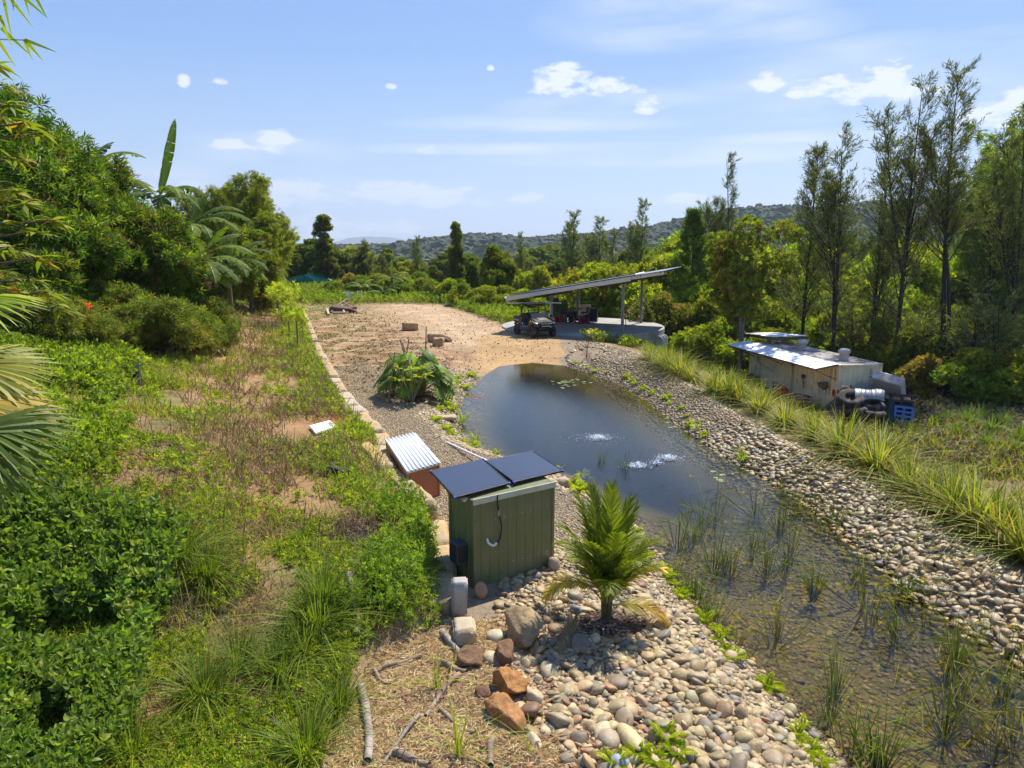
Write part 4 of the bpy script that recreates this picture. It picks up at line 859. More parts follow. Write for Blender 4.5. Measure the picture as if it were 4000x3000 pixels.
# ---------------------------------------------------------------- gear standing on the tank slab
SZ = .092
def sp_(px, py): v = at(px, py, SZ); return v
def crate(name, label, p, rz, mat, dims=(.56, .38, .20), grp=None):
    t = thing(name, label, 'crate', p, rz, grp); a, b, c = dims; m = MB()
    m.box((0, 0, .01), (a, b, .02))
    for s_ in (-1, 1):
        for z in (.04, .09, .14, c - .012): m.box((0, s_ * b / 2, z), (a, .016, .022)); m.box((s_ * a / 2, 0, z), (.016, b - .04, .022))
        for i in range(6): m.box((-a / 2 + .03 + i * (a - .06) / 5, s_ * b / 2 * .985, c / 2), (.018, .010, c - .01))
        for i in range(4): m.box((s_ * a / 2 * .985, -b / 2 + .03 + i * (b - .06) / 3, c / 2), (.010, .018, c - .01))
    m.build('crate_body', mat, t); return t
cb0 = sp_(2168, 1254); pr = None
for k in range(8):
    q_ = Vector((cb0.x - .05, cb0.y + .2, SZ + k * .205)); lab = f'black plastic crate, {ordw(k)} from the bottom of the tall stack behind the buggy'
    if pr is None: pr = crate('crate', lab, q_, .3, BLACKP, grp='crates stacked on the tank'); 
    else: c_ = dup(pr); c_.location = q_; c_.rotation_euler.z = .3 + random.uniform(-.06, .06); c_['label'] = lab
for k in range(7):
    q_ = Vector((cb0.x + .62, cb0.y + .35, SZ + k * .205)); c_ = dup(pr); c_.location = q_; c_.rotation_euler.z = .25 + random.uniform(-.06, .06); c_['label'] = f'black plastic crate, {ordw(k)} from the bottom of the shorter stack behind the red fuel cans'
def jerry(label, p, rz):
    t = thing('fuel_can', label, 'fuel can', p, rz, 'red fuel cans'); m = MB(); m.prism([(-.17, 0), (.17, 0), (.17, .30), (.08, .38), (-.17, .38)], -.09, .09); m.build('can_body', REDP, t, bevel=.025)
    m = MB(); m.tube([(-.15, 0, .38), (-.13, 0, .44), (.03, 0, .44), (.06, 0, .38)], .016); m.build('handle', REDP, t); m = MB(); m.cyl((.12, 0, .34), (.19, 0, .42), .03); m.build('cap', BLACKP, t); return t
jerry('red fuel can on the left, nearest the crate stack', sp_(2174, 1258), .5); j = sp_(2186, 1258); jerry('red fuel can on the right, beside the green tub', (j.x + .05, j.y - .1, SZ), .3)
tb = sp_(2204, 1257); t = thing('tub', 'faded green round tub standing right of the red fuel cans', 'tub', tb); m = MB(); m.lathe([(0, 0), (.22, 0), (.26, .5), (.29, .52), (.27, .53), (.24, .5), (.2, .04), (0, .04)], 24); m.build('tub_body', TEALP, t); m = MB(); m.torus(.27, .018, (0, 0, .52), None, 24, 8); m.build('rim', TEALP, t)
def bicycle(label, p, rz, lean, mat):
    t = thing('bicycle', label, 'bicycle', p, 0); t.rotation_euler = (lean, 0, rz); M = Rx(R(90))
    for x in (-.5, .5):
        m = MB(); m.torus(.30, .024, (x, 0, .325), M, 28, 8); w_ = m.build('wheel', RUBBER, t); m = MB()
        for i in range(10): a = i * math.pi / 5; m.cyl((x, 0, .325), (x + .29 * math.cos(a), 0, .325 + .29 * math.sin(a)), .004, n=4)
        m.cyl((x, -.05, .325), (x, .05, .325), .02); m.build('spokes', STEELG, w_)
    m = MB(); m.tube([(-.5, 0, .325), (-.18, 0, .80), (.34, 0, .82), (-.02, 0, .33), (-.5, 0, .325)], .018); m.tube([(-.18, 0, .80), (-.02, 0, .33)], .018); m.build('frame', mat, t)
    m = MB(); m.tube([(.32, 0, .92), (.36, 0, .76), (.5, 0, .325)], .017); m.build('fork', mat, t)
    m = MB(); m.tube([(.26, -.26, .98), (.32, -.1, .95), (.32, .1, .95), (.26, .26, .98)], .014); m.build('handlebar', BLACKP, t); m = MB(); m.box((-.22, 0, .90), (.24, .12, .05)); m.cyl((-.2, 0, .8), (-.22, 0, .9), .014); m.build('saddle', BLACKP, t, bevel=.02)
    m = MB(); m.torus(.09, .008, (-.02, -.04, .33), M, 16, 6); m.cyl((-.02, -.1, .33), (.1, -.1, .24), .01); m.build('crank', STEELG, t); return t
b1 = sp_(2228, 1258); bicycle('bicycle with a pale green frame leaning left of the black ride-on mower', (b1.x, b1.y, SZ), R(-62), R(9), TEALP)
def mower():
    p = sp_(2262, 1258); t = thing('ride_on_mower', 'black ride-on mower standing behind the pink hose coil', 'mower', p, R(160)); M = Rx(R(90))
    for x, y, r_ in ((-.5, -.42, .25), (-.5, .42, .25), (.55, -.38, .18), (.55, .38, .18)):
        m = MB(); m.torus(r_ * .66, r_ * .34, (x, y, r_), M, 22, 8, 1.1); w_ = m.build('wheel', RUBBER, t); m = MB(); m.cyl((x, y - .06, r_), (x, y + .06, r_), r_ * .42); m.build('rim', RIMM, w_)
    m = MB(); m.prism([(.15, .3), (.85, .3), (.88, .62), (.70, .78), (.15, .80)], -.28, .28); m.prism([(-.75, .42), (.15, .34), (.15, .42), (-.3, .48), (-.75, .66)], -.40, .40); m.build('mower_body', BLACKP, t, bevel=.03)
    m = MB(); m.box((-.38, 0, .70), (.42, .42, .1)); m.box((-.60, 0, .92), (.08, .42, .40), Ry(R(-12))); m.build('seat', SEATM, t, bevel=.04); m = MB(); m.torus(.17, .015, (-.02, 0, 1.0), Ry(R(-35)), 20, 6); m.cyl((.1, 0, .8), (-.02, 0, 1.0), .02); m.build('steering_wheel', BLACKP, t)
    m = MB(); m.box((.02, 0, .2), (.7, .9, .12)); m.build('mower_deck', DARKST, t, bevel=.04)
mower()
p = sp_(2281, 1263); t = thing('hose_coil', 'loosely coiled magenta hose lying against the mower', 'hose', (p.x, p.y, SZ)); m = MB()
for k in range(5): m.torus(.42 - .035 * k, .022, (0, 0, .16 + .07 * k - .012 * k * k), Rx(R(14 + 6 * k)) @ Ry(R(5 * (k - 2))), 30, 8)
m.torus(.40, .05, (0, 0, .06), None, 30, 8); m.build('coil', PINKP, t, smooth=True)
p = sp_(2252, 1246); t = thing('hand_trolley', 'tall black hand trolley standing behind the mower', 'trolley', (p.x, p.y, SZ), R(20)); m = MB()
for s_ in (-1, 1): m.tube([(s_ * .2, 0, .1), (s_ * .2, .1, 1.15), (s_ * .12, .14, 1.25)], .018)
m.tube([(-.12, .14, 1.25), (.12, .14, 1.25)], .018); [m.tube([(-.2, .04 + z * .08, z), (.2, .04 + z * .08, z)], .014) for z in (.3, .6, .9)]; m.box((0, -.12, .03), (.44, .26, .015)); m.build('frame', BLACKP, t)
for s_ in (-1, 1): m = MB(); m.torus(.09, .035, (s_ * .25, .06, .125), Ry(R(90)), 18, 8); m.build('wheel', RUBBER, t)
p = sp_(2300, 1258); bicycle('small black bicycle lying low at the right end of the gear on the tank', (p.x, p.y, SZ), R(15), R(-50), BLACKP)
for k, (px_, py_, hgt, wd, lab, mt) in enumerate(((2318, 1258, .95, .55, 'black folded mesh panel leaning at the right end of the gear', BLACKP), (2306, 1246, .85, .6, 'dark board leaning behind the small black bicycle', DARKST))):
    p = sp_(px_, py_); t = thing('leaning_board', lab, 'board', (p.x, p.y, SZ), R(-15 + 10 * k)); m = MB(); m.box((0, 0, hgt / 2), (wd, .04, hgt), Rx(R(-14))); m.build('panel_face', mt, t, bevel=.01); m = MB(); [m.box((x, -.03 - .24 * (hgt / 2 - .02) * 0, hgt / 2), (.03, .05, hgt), Rx(R(-14))) for x in (-wd / 2, wd / 2)]; m.build('frame', STEELG, t)
p = sp_(2283, 1240); t = thing('timber_pallet', 'weathered timber pallet upright behind the gear on the tank', 'pallet', (p.x, p.y, SZ), R(10)); m = MB()
for i in range(7): m.box((-.45 + i * .15, 0, .5), (.10, .02, 1.0))
for z in (.08, .5, .92): m.box((0, .05, z), (1.0, .08, .09))
m.build('boards', TIMBER, t)
p = at(2446, 1293, SZ); q_ = at(2434, 1225, 1.6); t = thing('leaning_pole', 'thin brown pole leaning against the near right carport post', 'pole', (0, 0, 0)); m = MB(); m.cyl((p.x, p.y, SZ), (pFR.x + .12, pFR.y + .1, 1.9), .022); m.build('pole', TIMBER, t)

# ---------------------------------------------------------------- shipping container
H_ = 5.6
cA, cB, cC = [at(*p, CAM_H - H_) for p in ((3281, 1426), (3449, 1420), (2932, 1338))]
ux = (cA - cC); CL = ux.length; ux.normalize(); uy = Vector((-ux.y, ux.x, 0)); CW = (cB - cA).dot(uy); CH = 2.5
cz = CAM_H - H_ - CH; print('container', CL, CW, cz, tz(cA.x, cA.y))
ct = thing('shipping_container', 'cream corrugated shipping container with rust stained roof below the pond bank', 'container', (cC.x, cC.y, cz), math.atan2(ux.y, ux.x))
# local: x along the front side (left to right), y away from camera
def corrwall(a, b, h0, h1, pitch=.28, d=.036):
    a = Vector(a); b = Vector(b); L0 = (b - a).length; u = (b - a).normalized(); nn = Vector((u.y, -u.x, 0)); V = []; x = 0
    while x < L0 - .02:
        for f, o_ in ((0, 0), (.25, 0), (.5, -d), (.75, -d)): 
            if x + f * pitch < L0: V += [a + u * (x + f * pitch) + nn * o_ + Vector((0, 0, h0)), a + u * (x + f * pitch) + nn * o_ + Vector((0, 0, h1))]
        x += pitch
    V += [b + Vector((0, 0, h0)), b + Vector((0, 0, h1))]; m = MB(); m._a(V, [(2 * i, 2 * i + 2, 2 * i + 3, 2 * i + 1) for i in range(len(V) // 2 - 1)]); return m
i_ = .03
for a, b in (((.1, i_, 0), (CL - .1, i_, 0)), ((CL - i_, .1, 0), (CL - i_, CW - .1, 0)), ((CL - .1, CW - i_, 0), (.1, CW - i_, 0)), ((i_, CW - .1, 0), (i_, .1, 0))): corrwall(a, b, .14, CH - .11).build('side_panel', CREAMST, ct, solid_=.004)
m = MB()
for x in (0, CL):
    for y in (0, CW): m.box((x + (.05 if x == 0 else -.05), y + (.05 if y == 0 else -.05), CH / 2), (.11, .11, CH - .25))
for y in (.045, CW - .045): m.box((CL / 2, y, CH - .055), (CL - .3, .08, .10)); m.box((CL / 2, y, .08), (CL - .3, .08, .14))
for x in (.045, CL - .045): m.box((x, CW / 2, CH - .055), (.08, CW - .3, .10)); m.box((x, CW / 2, .08), (.08, CW - .3, .14))
m.build('corner_frame', CREAMST, ct, bevel=.008)
for x in (.075, CL - .075):
    for y in (.075, CW - .075):
        for z in (.06, CH - .055): m = MB(); m.box((x, y, z), (.165, .165, .12)); cf = m.build('corner_casting', CREAMST, ct, bevel=.01); m = MB(); m.box((x, y, z), (.172, .06, .07)); m.box((x, y, z), (.06, .172, .07)); m.build('casting_hole', DARKST, cf)
m = MB(); m.sheet(int(CL / .035), 1, lambda u, v: (.1 + u * (CL - .2), .1 + v * (CW - .2), CH - .03 + .016 * (1 if math.sin(2 * math.pi * u * CL / .21) > 0 else -1))); m.build('roof', RUSTROOF, ct, solid_=.003)
for x in (CL * .40, CL * .83):
    t = MB(); t.lathe([(.22, 0), (.22, .3), (.24, .31), (.27, .34), (.29, .42), (.27, .50), (.20, .56), (.0, .58)], 24, (x, CW * .52, CH)); vt = t.build('roof_vent', solid("vent_plastic", (.50, .46, .40), .6, 0, .1, 5) if 'vent_plastic' not in bpy.data.materials else bpy.data.materials['vent_plastic'], ct, smooth=True)
    m = MB(); [m.cyl((x + .285 * math.cos(a), CW * .52 + .285 * math.sin(a), CH + .36), (x + .285 * math.cos(a), CW * .52 + .285 * math.sin(a), CH + .48), .012, n=5) for a in [i * math.pi / 8 for i in range(16)]]; m.build('vent_louvre', STEELG, vt)
# codes on the side and the end
text_obj('side_code', "C\nF\nM\nU\n \n2\n0\n3", .17, INK, ct, (CL - .62, -.012, CH - .42), (R(90), 0, 0), .95)
text_obj('side_code', "2\n2\nG\n1", .17, INK, ct, (CL - .27, -.012, CH - .42), (R(90), 0, 0), .95)
text_obj('end_code', "C\nF\nM\nU", .19, INK, ct, (CL + .012, CW - .60, CH - .38), (R(90), 0, R(90)), .9)
m = MB(); m.box((CL - .28, -.012, CH - 1.42), (.22, .006, .34)); dc = m.build('warning_sticker', ORST, ct); m = MB(); m.box((CL - .28, -.017, CH - 1.40), (.10, .004, .18)); m.build('sticker_mark', INK, dc)
# awning over the front and a second little roof at the far left end
aw = thing('awning', 'long sheet of silver corrugated iron sloping out over the container side', 'awning', (cC.x, cC.y, cz), math.atan2(ux.y, ux.x))
AW = 1.25; m = MB(); m.sheet(int((CL - .1) / .02), 1, lambda u, v: (-.55 + u * (CL + .40), .05 - v * AW, CH + .03 - .20 * v + .012 * math.sin(2 * math.pi * u * CL / .085))); m.build('sheet', ZINC, aw, solid_=.003)
m = MB(); m.box((CL / 2 - .35, -AW + .06, CH - .215), (CL + .3, .04, .07)); m.hexa([Vector(v) for v in ((CL - .21, -AW, CH - .26), (CL - .16, -AW, CH - .26), (CL - .16, .0, CH - .07), (CL - .21, .0, CH - .07), (CL - .21, -AW, CH - .185), (CL - .16, -AW, CH - .185), (CL - .16, .0, CH + .005), (CL - .21, .0, CH + .005))]); m.build('batten', solid("brown_steel", (.11, .075, .055), .6), aw)
for x in (.6, CL * .42, CL - .2): m = MB(); m.tube([(x, -.02, CH - .75), (x, -AW + .1, CH - .26)], .02); m.build('strut', bpy.data.materials['brown_steel'], aw)
lt = thing('lean_to_roof', 'small separate corrugated roof raised above the far left end of the container', 'roof', (cC.x, cC.y, cz), math.atan2(ux.y, ux.x))
m = MB(); m.sheet(120, 1, lambda u, v: (-1.9 + u * 3.0, CW * .30 + v * 2.3, CH + .30 + .16 * u + .012 * math.sin(2 * math.pi * u * 35))); m.build('sheet', ZINC, lt, solid_=.003)
m = MB(); m.box((-.4, CW * .30, CH + .27), (3.0, .05, .14), Ry(R(-3))); m.box((-1.88, CW * .30 + 1.15, CH + .19), (.05, 2.3, .14)); m.box((1.08, CW * .30 + 1.15, CH + .32), (.05, 2.3, .14)); m.build('frame', bpy.data.materials['brown_steel'], lt)
for x, y in ((-1.8, CW * .32), (-1.8, CW * .3 + 2.2), (1.0, CW * .3 + .1)): m = MB(); m.box((x, y, CH / 2 - (.0 if x < 0 else -CH / 2 - .1)), (.08, .08, CH + .3 if x < 0 else .3)); m.build('post', STEELG, lt)
# tools and hooks hung on the container wall
def onwall(x, z): return (x, -.02, z)
for k, (fx, fz) in enumerate([(.115 + .028 * i, .60 - .012 * i) for i in range(1, 7)] + [(.55, .47), (.62, .47), (.69, .42), (.76, .42), (.81, .42)]):
    x = fx * CL * 1.08; z = fz * CH; t = thing('wall_hook', f'steel bracket hook on the container side, {ordw(k)} from the left', 'hook', (cC.x, cC.y, cz), math.atan2(ux.y, ux.x), 'hooks on the container side'); m = MB(); m.tube([(x, -.02, z + .02), (x + .12, -.10, z), (x + .15, -.10, z - .04)], .014, 6); m.tube([(x + .06, -.03, z), (x + .12, -.03, z - .20)], .016, 6); m.build('hook', STEELG, t)
t = thing('shovel', 'long handled shovel hanging blade up at the left end of the container', 'shovel', (cC.x, cC.y, cz), math.atan2(ux.y, ux.x)); m = MB(); m.cyl((.75, -.07, .55), (.98, -.06, 1.60), .018); m.build('handle', TIMBER, t); m = MB(); m.prism([(.90, 1.55), (1.02, 1.53), (1.12, 1.72), (1.08, 1.84), (.98, 1.86), (.90, 1.76)], -.08, -.06); m.build('blade', GALVD, t)
t = thing('garden_fork', 'thin garden fork leaning right of the hanging shovel', 'garden fork', (cC.x, cC.y, cz), math.atan2(ux.y, ux.x)); m = MB(); m.tube([(1.35, -.06, .5), (1.28, -.05, 1.40), (1.15, -.05, 1.52)], .016); m.build('handle', DARKST, t); m = MB(); [m.cyl((1.30 + i * .045, -.06, .22), (1.31 + i * .03, -.06, .52), .008, n=6) for i in range(4)]; m.build('tines', DARKST, t)
t = thing('sash_clamp', 'long upright bar clamp with a crosspiece hanging in the middle of the container side', 'clamp', (cC.x, cC.y, cz), math.atan2(ux.y, ux.x)); x = CL * .545; m = MB(); m.box((x, -.05, 1.28), (.06, .03, 1.25)); m.build('bar', TIMBERY, t); m = MB(); m.box((x, -.07, 1.93), (.30, .05, .05)); m.box((x + .02, -.07, 1.85), (.20, .05, .04)); m.build('crosspiece', DARKST, t)
t = thing('racket_tool', 'dark round headed tool hanging right of the bar clamp', 'tool', (cC.x, cC.y, cz), math.atan2(ux.y, ux.x)); x = CL * .665; m = MB(); m.cyl((x, -.04, 1.45), (x, -.09, 1.45), .13); m.build('head', DARKST, t); m = MB(); m.cyl((x, -.06, 1.34), (x + .10, -.06, .85), .022); m.build('handle', DARKST, t)
t = thing('barrow_tray', 'green metal tray hung on two struts at the right of the container side', 'tray', (cC.x, cC.y, cz), math.atan2(ux.y, ux.x)); m = MB(); m.prism([(CL - 1.35, 1.42), (CL - .72, 1.56), (CL - .68, 1.30), (CL - .85, 1.12), (CL - 1.22, 1.22)], -.22, -.04); m.build('tray', solid("tray_green", (.10, .115, .07), .5), t, bevel=.02); m = MB(); m.tube([(CL - 1.2, -.1, 1.2), (CL - 1.1, -.12, 1.0)], .03); m.tube([(CL - .9, -.1, 1.15), (CL - .8, -.12, .98)], .03); m.build('strut', GALV, t)
x = CL * .50; t = thing('machine', 'small red and yellow motor pump on the ground against the container side', 'pump', (cC.x, cC.y, cz), math.atan2(ux.y, ux.x)); m = MB(); m.prism([(x, .1), (x + .55, .1), (x + .62, .55), (x + .3, .75), (x + .05, .62)], -.75, -.3); m.build('cover', REDP, t, bevel=.05); m = MB(); m.prism([(x - .3, .15), (x, .1), (x + .03, .6), (x - .2, .62)], -.7, -.35); m.build('tank', solid("machine_yellow", (.55, .36, .04), .5), t, bevel=.05); m = MB(); m.tube([(x - .25, -.7, .1), (x - .3, -.7, .85), (x + .6, -.7, .85), (x + .6, -.7, .1)], .02); m.build('frame', BLACKP, t)
x = CL - 1.75; t = thing('planter_drum', 'orange brown cut drum with a black rim and dead stems below the hanging tray', 'drum', (cC.x, cC.y, cz), math.atan2(ux.y, ux.x)); m = MB(); m.lathe([(.0, .02), (.55, .02), (.62, .62), (.66, .64), (.60, .65), (.5, .5), (0, .48)], 28, (x, -1.0, 0)); m.build('drum_body', solid("drum_orange", (.42, .21, .10), .7, 0, .2, 4), t); m = MB(); m.torus(.62, .05, (x, -1.0, .63), None, 28, 8); m.build('rim', BLACKP, t)
# junk pile at the right end
def cw(x, y, z=0): return ct_M @ Vector((x, y, z))
ct_M = Matrix.Translation((cC.x, cC.y, cz)) @ Matrix.Rotation(math.atan2(ux.y, ux.x), 4, 'Z')
caz = math.atan2(ux.y, ux.x)
def gz(px, py, dy=0):
    h = hit(px, py); return h
def tyre(label, p, Rr, r, rot, treads=1):
    t = thing('tyre', label, 'tyre', p, 0, 'old tyres at the container end'); t.rotation_euler = rot; m = MB(); m.torus(Rr, r, (0, 0, 0), None, 40, 12, .85, .06); m.build('tread', RUBBER, t, smooth=True); m = MB(); m.torus(Rr * .80, r * .75, (0, 0, 0), None, 36, 10, 1.05); m.build('sidewall', RUBBER, t, smooth=True); return t
J = aty(3330, 1540, cA.y - 1.5)
def jp(px, py, dy): 
    """a point on the junk pile: photo point at a depth of dy metres nearer than the container corner"""
    return aty(px, py, cA.y - dy)
tyre('worn brown tyre lying tilted on top of the pile left of the grey tarpaulin', jp(3322, 1555, 1.6), .42, .17, (R(28), R(-12), 0)); tyre('tyre leaning behind the tilted one against the container', jp(3305, 1545, .9), .36, .15, (R(60), R(10), R(20)))
tyre('lower tyre under the tilted one, half hidden by grass', jp(3335, 1595, 1.7), .44, .19, (R(4), 0, 0)); tyre('bottom tyre under the grey tarpaulin', jp(3402, 1612, 1.9), .46, .20, (R(2), R(3), 0)); tyre('middle tyre holding up the grey tarpaulin', jp(3400, 1585, 1.6), .44, .19, (0, R(-3), 0))
p = jp(3390, 1545, 1.4); t = thing('tarpaulin', 'ribbed grey tarpaulin draped over the pile of tyres', 'tarpaulin', p, R(-10)); m = MB()
def tarp(u, v):
    a = -1.25 + 2.5 * v; x = (u - .5) * 1.25; r_ = .68 + .010 * math.sin(u * 44); return (x + .06 * math.sin(5 * v), -r_ * math.sin(a) * .8 + .05 * math.sin(9 * u + 4 * v), r_ * math.cos(a) * .82 - .25 - .25 * abs(u - .5) ** 2 + .04 * math.sin(7 * u + 3 * v))
m.sheet(40, 26, tarp); m.build('cloth', TARP, t, solid_=.008); m = MB(); m.tube([Vector(tarp(i / 14, 0)) + Vector((0, 0, -.02)) for i in range(15)], .055, 7); m.build('hem_roll', solid("tan_hem", (.45, .37, .24), .8), t, smooth=True)
def netmat(name, c, s=30, fill=.42):
    m, n, l = new_mat(name); p = n.new('ShaderNodeBsdfPrincipled'); p.inputs['Base Color'].default_value = (*c, 1); p.inputs['Roughness'].default_value = .7; tr = n.new('ShaderNodeBsdfTransparent'); mx = n.new('ShaderNodeMixShader')
    b = n.new('ShaderNodeTexBrick'); b.offset = 0; b.inputs['Scale'].default_value = s; b.inputs['Brick Width'].default_value = 1; b.inputs['Row Height'].default_value = 1; b.inputs['Mortar Size'].default_value = fill * .5; b.inputs['Color1'].default_value = (0, 0, 0, 1); b.inputs['Color2'].default_value = (0, 0, 0, 1); b.inputs['Mortar'].default_value = (1, 1, 1, 1)
    c_ = n.new('ShaderNodeTexCoord'); l.new(c_.outputs['UV'], b.inputs['Vector']); l.new(b.outputs['Color'], mx.inputs[0]); l.new(tr.outputs[0], mx.inputs[1]); l.new(p.outputs[0], mx.inputs[2]); out(n, l, mx.outputs[0]); return m
NETG = netmat("green_net", (.012, .04, .032), 22, .5); MESHW = netmat("steel_mesh", (.30, .30, .28), 40, .35)
def net_sheet(name, mat, parent, nx_, ny_, fn):
    m = MB(); m.sheet(nx_, ny_, fn); o = m.build(name, mat, parent); uv = o.data.uv_layers.new(name='UVMap')
    for li, lp in enumerate(o.data.loops):
        i = lp.vertex_index; uv.data[li].uv = ((i % (nx_ + 1)) / nx_, (i // (nx_ + 1)) / ny_)
    return o
p = jp(3458, 1600, 1.5); t = thing('garden_net', 'dark green netting hanging over crates between the tarpaulin and the blue pallet', 'net', p, R(-10)); net_sheet('net', NETG, t, 14, 14, lambda u, v: ((u - .5) * .62 + .04 * math.sin(9 * v), -.15 - .35 * v * v + .05 * math.sin(8 * u), .52 - 1.0 * v + .05 * math.sin(6 * u)))
nb = jp(3458, 1602, 1.2)
c_ = dup(pr); c_.location = nb + Vector((0, 0, -.45)); c_.rotation_euler.z = -.1; c_['label'] = 'black crate at the bottom of the stack under the green netting'; c_['group'] = 'crates under the netting'; c_.scale = (1, 1.2, 1.6)
c_ = dup(pr); c_.location = nb + Vector((0, 0, -.08)); c_.rotation_euler.z = 0; c_['label'] = 'black crate at the top of the stack under the green netting'; c_['group'] = 'crates under the netting'; c_.scale = (1, 1.2, 1.6)
# bench of crates carrying a brown sheet
p = jp(3500, 1590, 1.0); t = thing('pallet_stack', 'dark stack of plastic pallets under a brown sheet beside the fridge body', 'pallet stack', p, R(-8)); m = MB()
for k in range(5):
    z = -.55 + k * .20; m.box((0, 0, z), (1.15, 1.0, .03)); [m.box((x, y, z + .08), (.12, .12, .13)) for x in (-.5, 0, .5) for y in (-.42, 0, .42)]; m.box((0, -.49, z + .16), (1.15, .04, .03))
m.build('pallets', BLACKP, t); m = MB(); m.box((-.05, .0, .48), (1.3, 1.05, .05), Ry(R(5))); m.build('brown_sheet', BROWNB, t, bevel=.01)
def pallet(label, mat, p, rot, grp='plastic pallets stood on edge'):
    t = thing('plastic_pallet', label, 'pallet', p, 0, grp); t.rotation_euler = rot; m = MB()
    for x in (-.5, -.02, .46): m.box((x + .02, 0, 0), (.12, .12, .92))
    for z in (-.40, -.12, .14, .40): m.box((0, -.05, z), (1.08, .03, .12)); m.box((0, .05, z), (1.08, .03, .12))
    m.build('deck', mat, t, bevel=.006); return t
pallet('bright blue plastic pallet stood on edge in front of the pile', BLUEPAL, jp(3528, 1618, 1.75), (R(-12), R(7), R(-6))).scale = (.8, .8, .8); pallet('black plastic pallet stood behind the bright blue one', BLACKP, jp(3520, 1578, 1.5), (R(-8), R(4), R(-6)))
# fridge body lying on a slant
p0 = jp(3519, 1508, 1.5); yv = Vector((-.92, .93, .22)).normalized(); dn = Vector((.92, 1.05, -1.38)); dn = (dn - yv * dn.dot(yv)).normalized(); nn = yv.cross(dn); nn = -nn if nn.z < 0 else nn; lw_, dl, th = 1.32, 2.0, .46
t = thing('fridge_body', 'old grey chest freezer body propped up on end at a slant beside the pile', 'freezer'); R3 = Matrix((yv, dn, nn)).transposed()
if R3.determinant() < 0: R3 = Matrix((yv, dn, -nn)).transposed(); th = -.46
t.location = p0; t.rotation_mode = 'QUATERNION'; t.rotation_quaternion = R3.to_quaternion()
m = MB(); m.box((lw_ / 2, dl / 2, th / 2), (lw_, dl, abs(th))); m.build('cabinet', FRIDGE, t, bevel=.02); m = MB(); m.box((lw_ / 2, -.012, th / 2), (lw_ - .03, .02, abs(th) - .03)); m.build('end_cap', FRIDGET, t, bevel=.01); m = MB(); m.box((lw_ / 2, dl / 2, th + (.012 if th > 0 else -.012)), (lw_ - .04, dl - .06, .02)); m.build('lid_panel', FRIDGE, t, bevel=.008)
m = MB(); m.box((0, 0, 0), (.5, .03, 1.3), Ry(R(8))); o = m.build('metal_sheet', solid("pale_panel", (.36, .36, .37), .5, .1, .06), bevel=.01); o.location = cw(CL + .25, CW * .60, .95); o.rotation_euler = (R(-6), 0, caz + R(90)); tag(o, 'pale grey metal panel leaning on the container end wall', 'panel')
t = thing('mesh_sheet', 'triangle of fine wire mesh leaning on the container corner', 'mesh', (cC.x, cC.y, cz), caz); net_sheet('mesh', MESHW, t, 10, 10, lambda u, v: (CL + .15 + .25 * (1 - v), -1.0 + 2.2 * u * (1 - .0 * v), .2 + 1.6 * v * u)); 
net_sheet('mesh', netmat("grey_shadecloth", (.05, .05, .055), 60, .5), t, 8, 8, lambda u, v: (CL + .25 + .05 * v, -1.5 + 2.0 * u, .1 + 1.5 * u * v))

# ---------------------------------------------------------------- far yard
h = hit(1215, 1122); print('tent', h, tz(h.x, h.y)); t = thing('net_tent', 'green shade cloth tent with a pitched roof standing below the dark trees', 'tent', (h.x, h.y, h.z), R(-18)); SHC = solid("green_shadecloth", (.05, .34, .20), .7, 0, .12, 2); SHD = solid("green_shadecloth_wall", (.03, .19, .12), .8, 0, .15, 2)
WT, DT, HT = 4.6, 3.4, 1.75
m = MB(); m._a([(-WT / 2, -DT / 2, HT * .72), (WT * .02, -DT / 2, HT), (WT * .02, DT / 2, HT * 1.08), (-WT / 2, DT / 2, HT * .8), (WT / 2, -DT / 2, HT * .45), (WT / 2, DT / 2, HT * .5)], [(0, 1, 2, 3), (1, 4, 5, 2)]); m.build('roof_cloth', SHC, t, solid_=.02)
m = MB(); m._a([(-WT / 2, -DT / 2, 0), (WT / 2, -DT / 2, 0), (WT / 2, -DT / 2, HT * .45), (WT * .02, -DT / 2, HT), (-WT / 2, -DT / 2, HT * .72), (-WT / 2, DT / 2, 0), (-WT / 2, DT / 2, HT * .8), (WT / 2, DT / 2, 0), (WT / 2, DT / 2, HT * .5)], [(0, 1, 2, 3, 4), (5, 0, 4, 6), (1, 7, 8, 2)]); m.build('wall_cloth', SHD, t, solid_=.01)
m = MB(); [m.cyl((x, y, 0), (x, y, z), .04) for x, y, z in ((-WT / 2, -DT / 2 - .02, HT * .72), (WT / 2, -DT / 2 - .02, HT * .45), (WT * .02, -DT / 2 - .02, HT), (-WT / 2, DT / 2, HT * .8))]; m.build('pole', DARKST, t)
# rubbish bags/boxes: three striped tubs
for k, (px_, py_, s_, lab) in enumerate(((1352, 1176, .55, 'white box on the left of the feed bags'), (1367, 1176, .5, 'white box in the middle of the feed bags'), (1378, 1174, .6, 'purple topped white bag on the right of the heap'), (1360, 1163, .55, 'green and purple topped white bag lying on the boxes'))):
    h = hit(px_, 1176); t = thing('feed_bag', lab, 'bag', (h.x, h.y, h.z + (.42 if k == 3 else 0)), .2 * k, 'white bags and boxes in the far yard'); m = MB(); m.box((0, 0, s_ / 2 * .8), (s_ * (1.6 if k == 3 else 1), .45, s_ * .8)); m.build('bag_body', WHITEP, t, bevel=.09)
    m = MB(); m.box((0, 0, s_ * .78), (s_ * (1.62 if k == 3 else 1.02) * .8, .40, .07)); m.build('printed_top', solid("print_purple", (.12, .07, .35), .5) if k == 2 else (solid("print_green", (.06, .28, .08), .5) if k == 3 else WHITEP), t, bevel=.03)
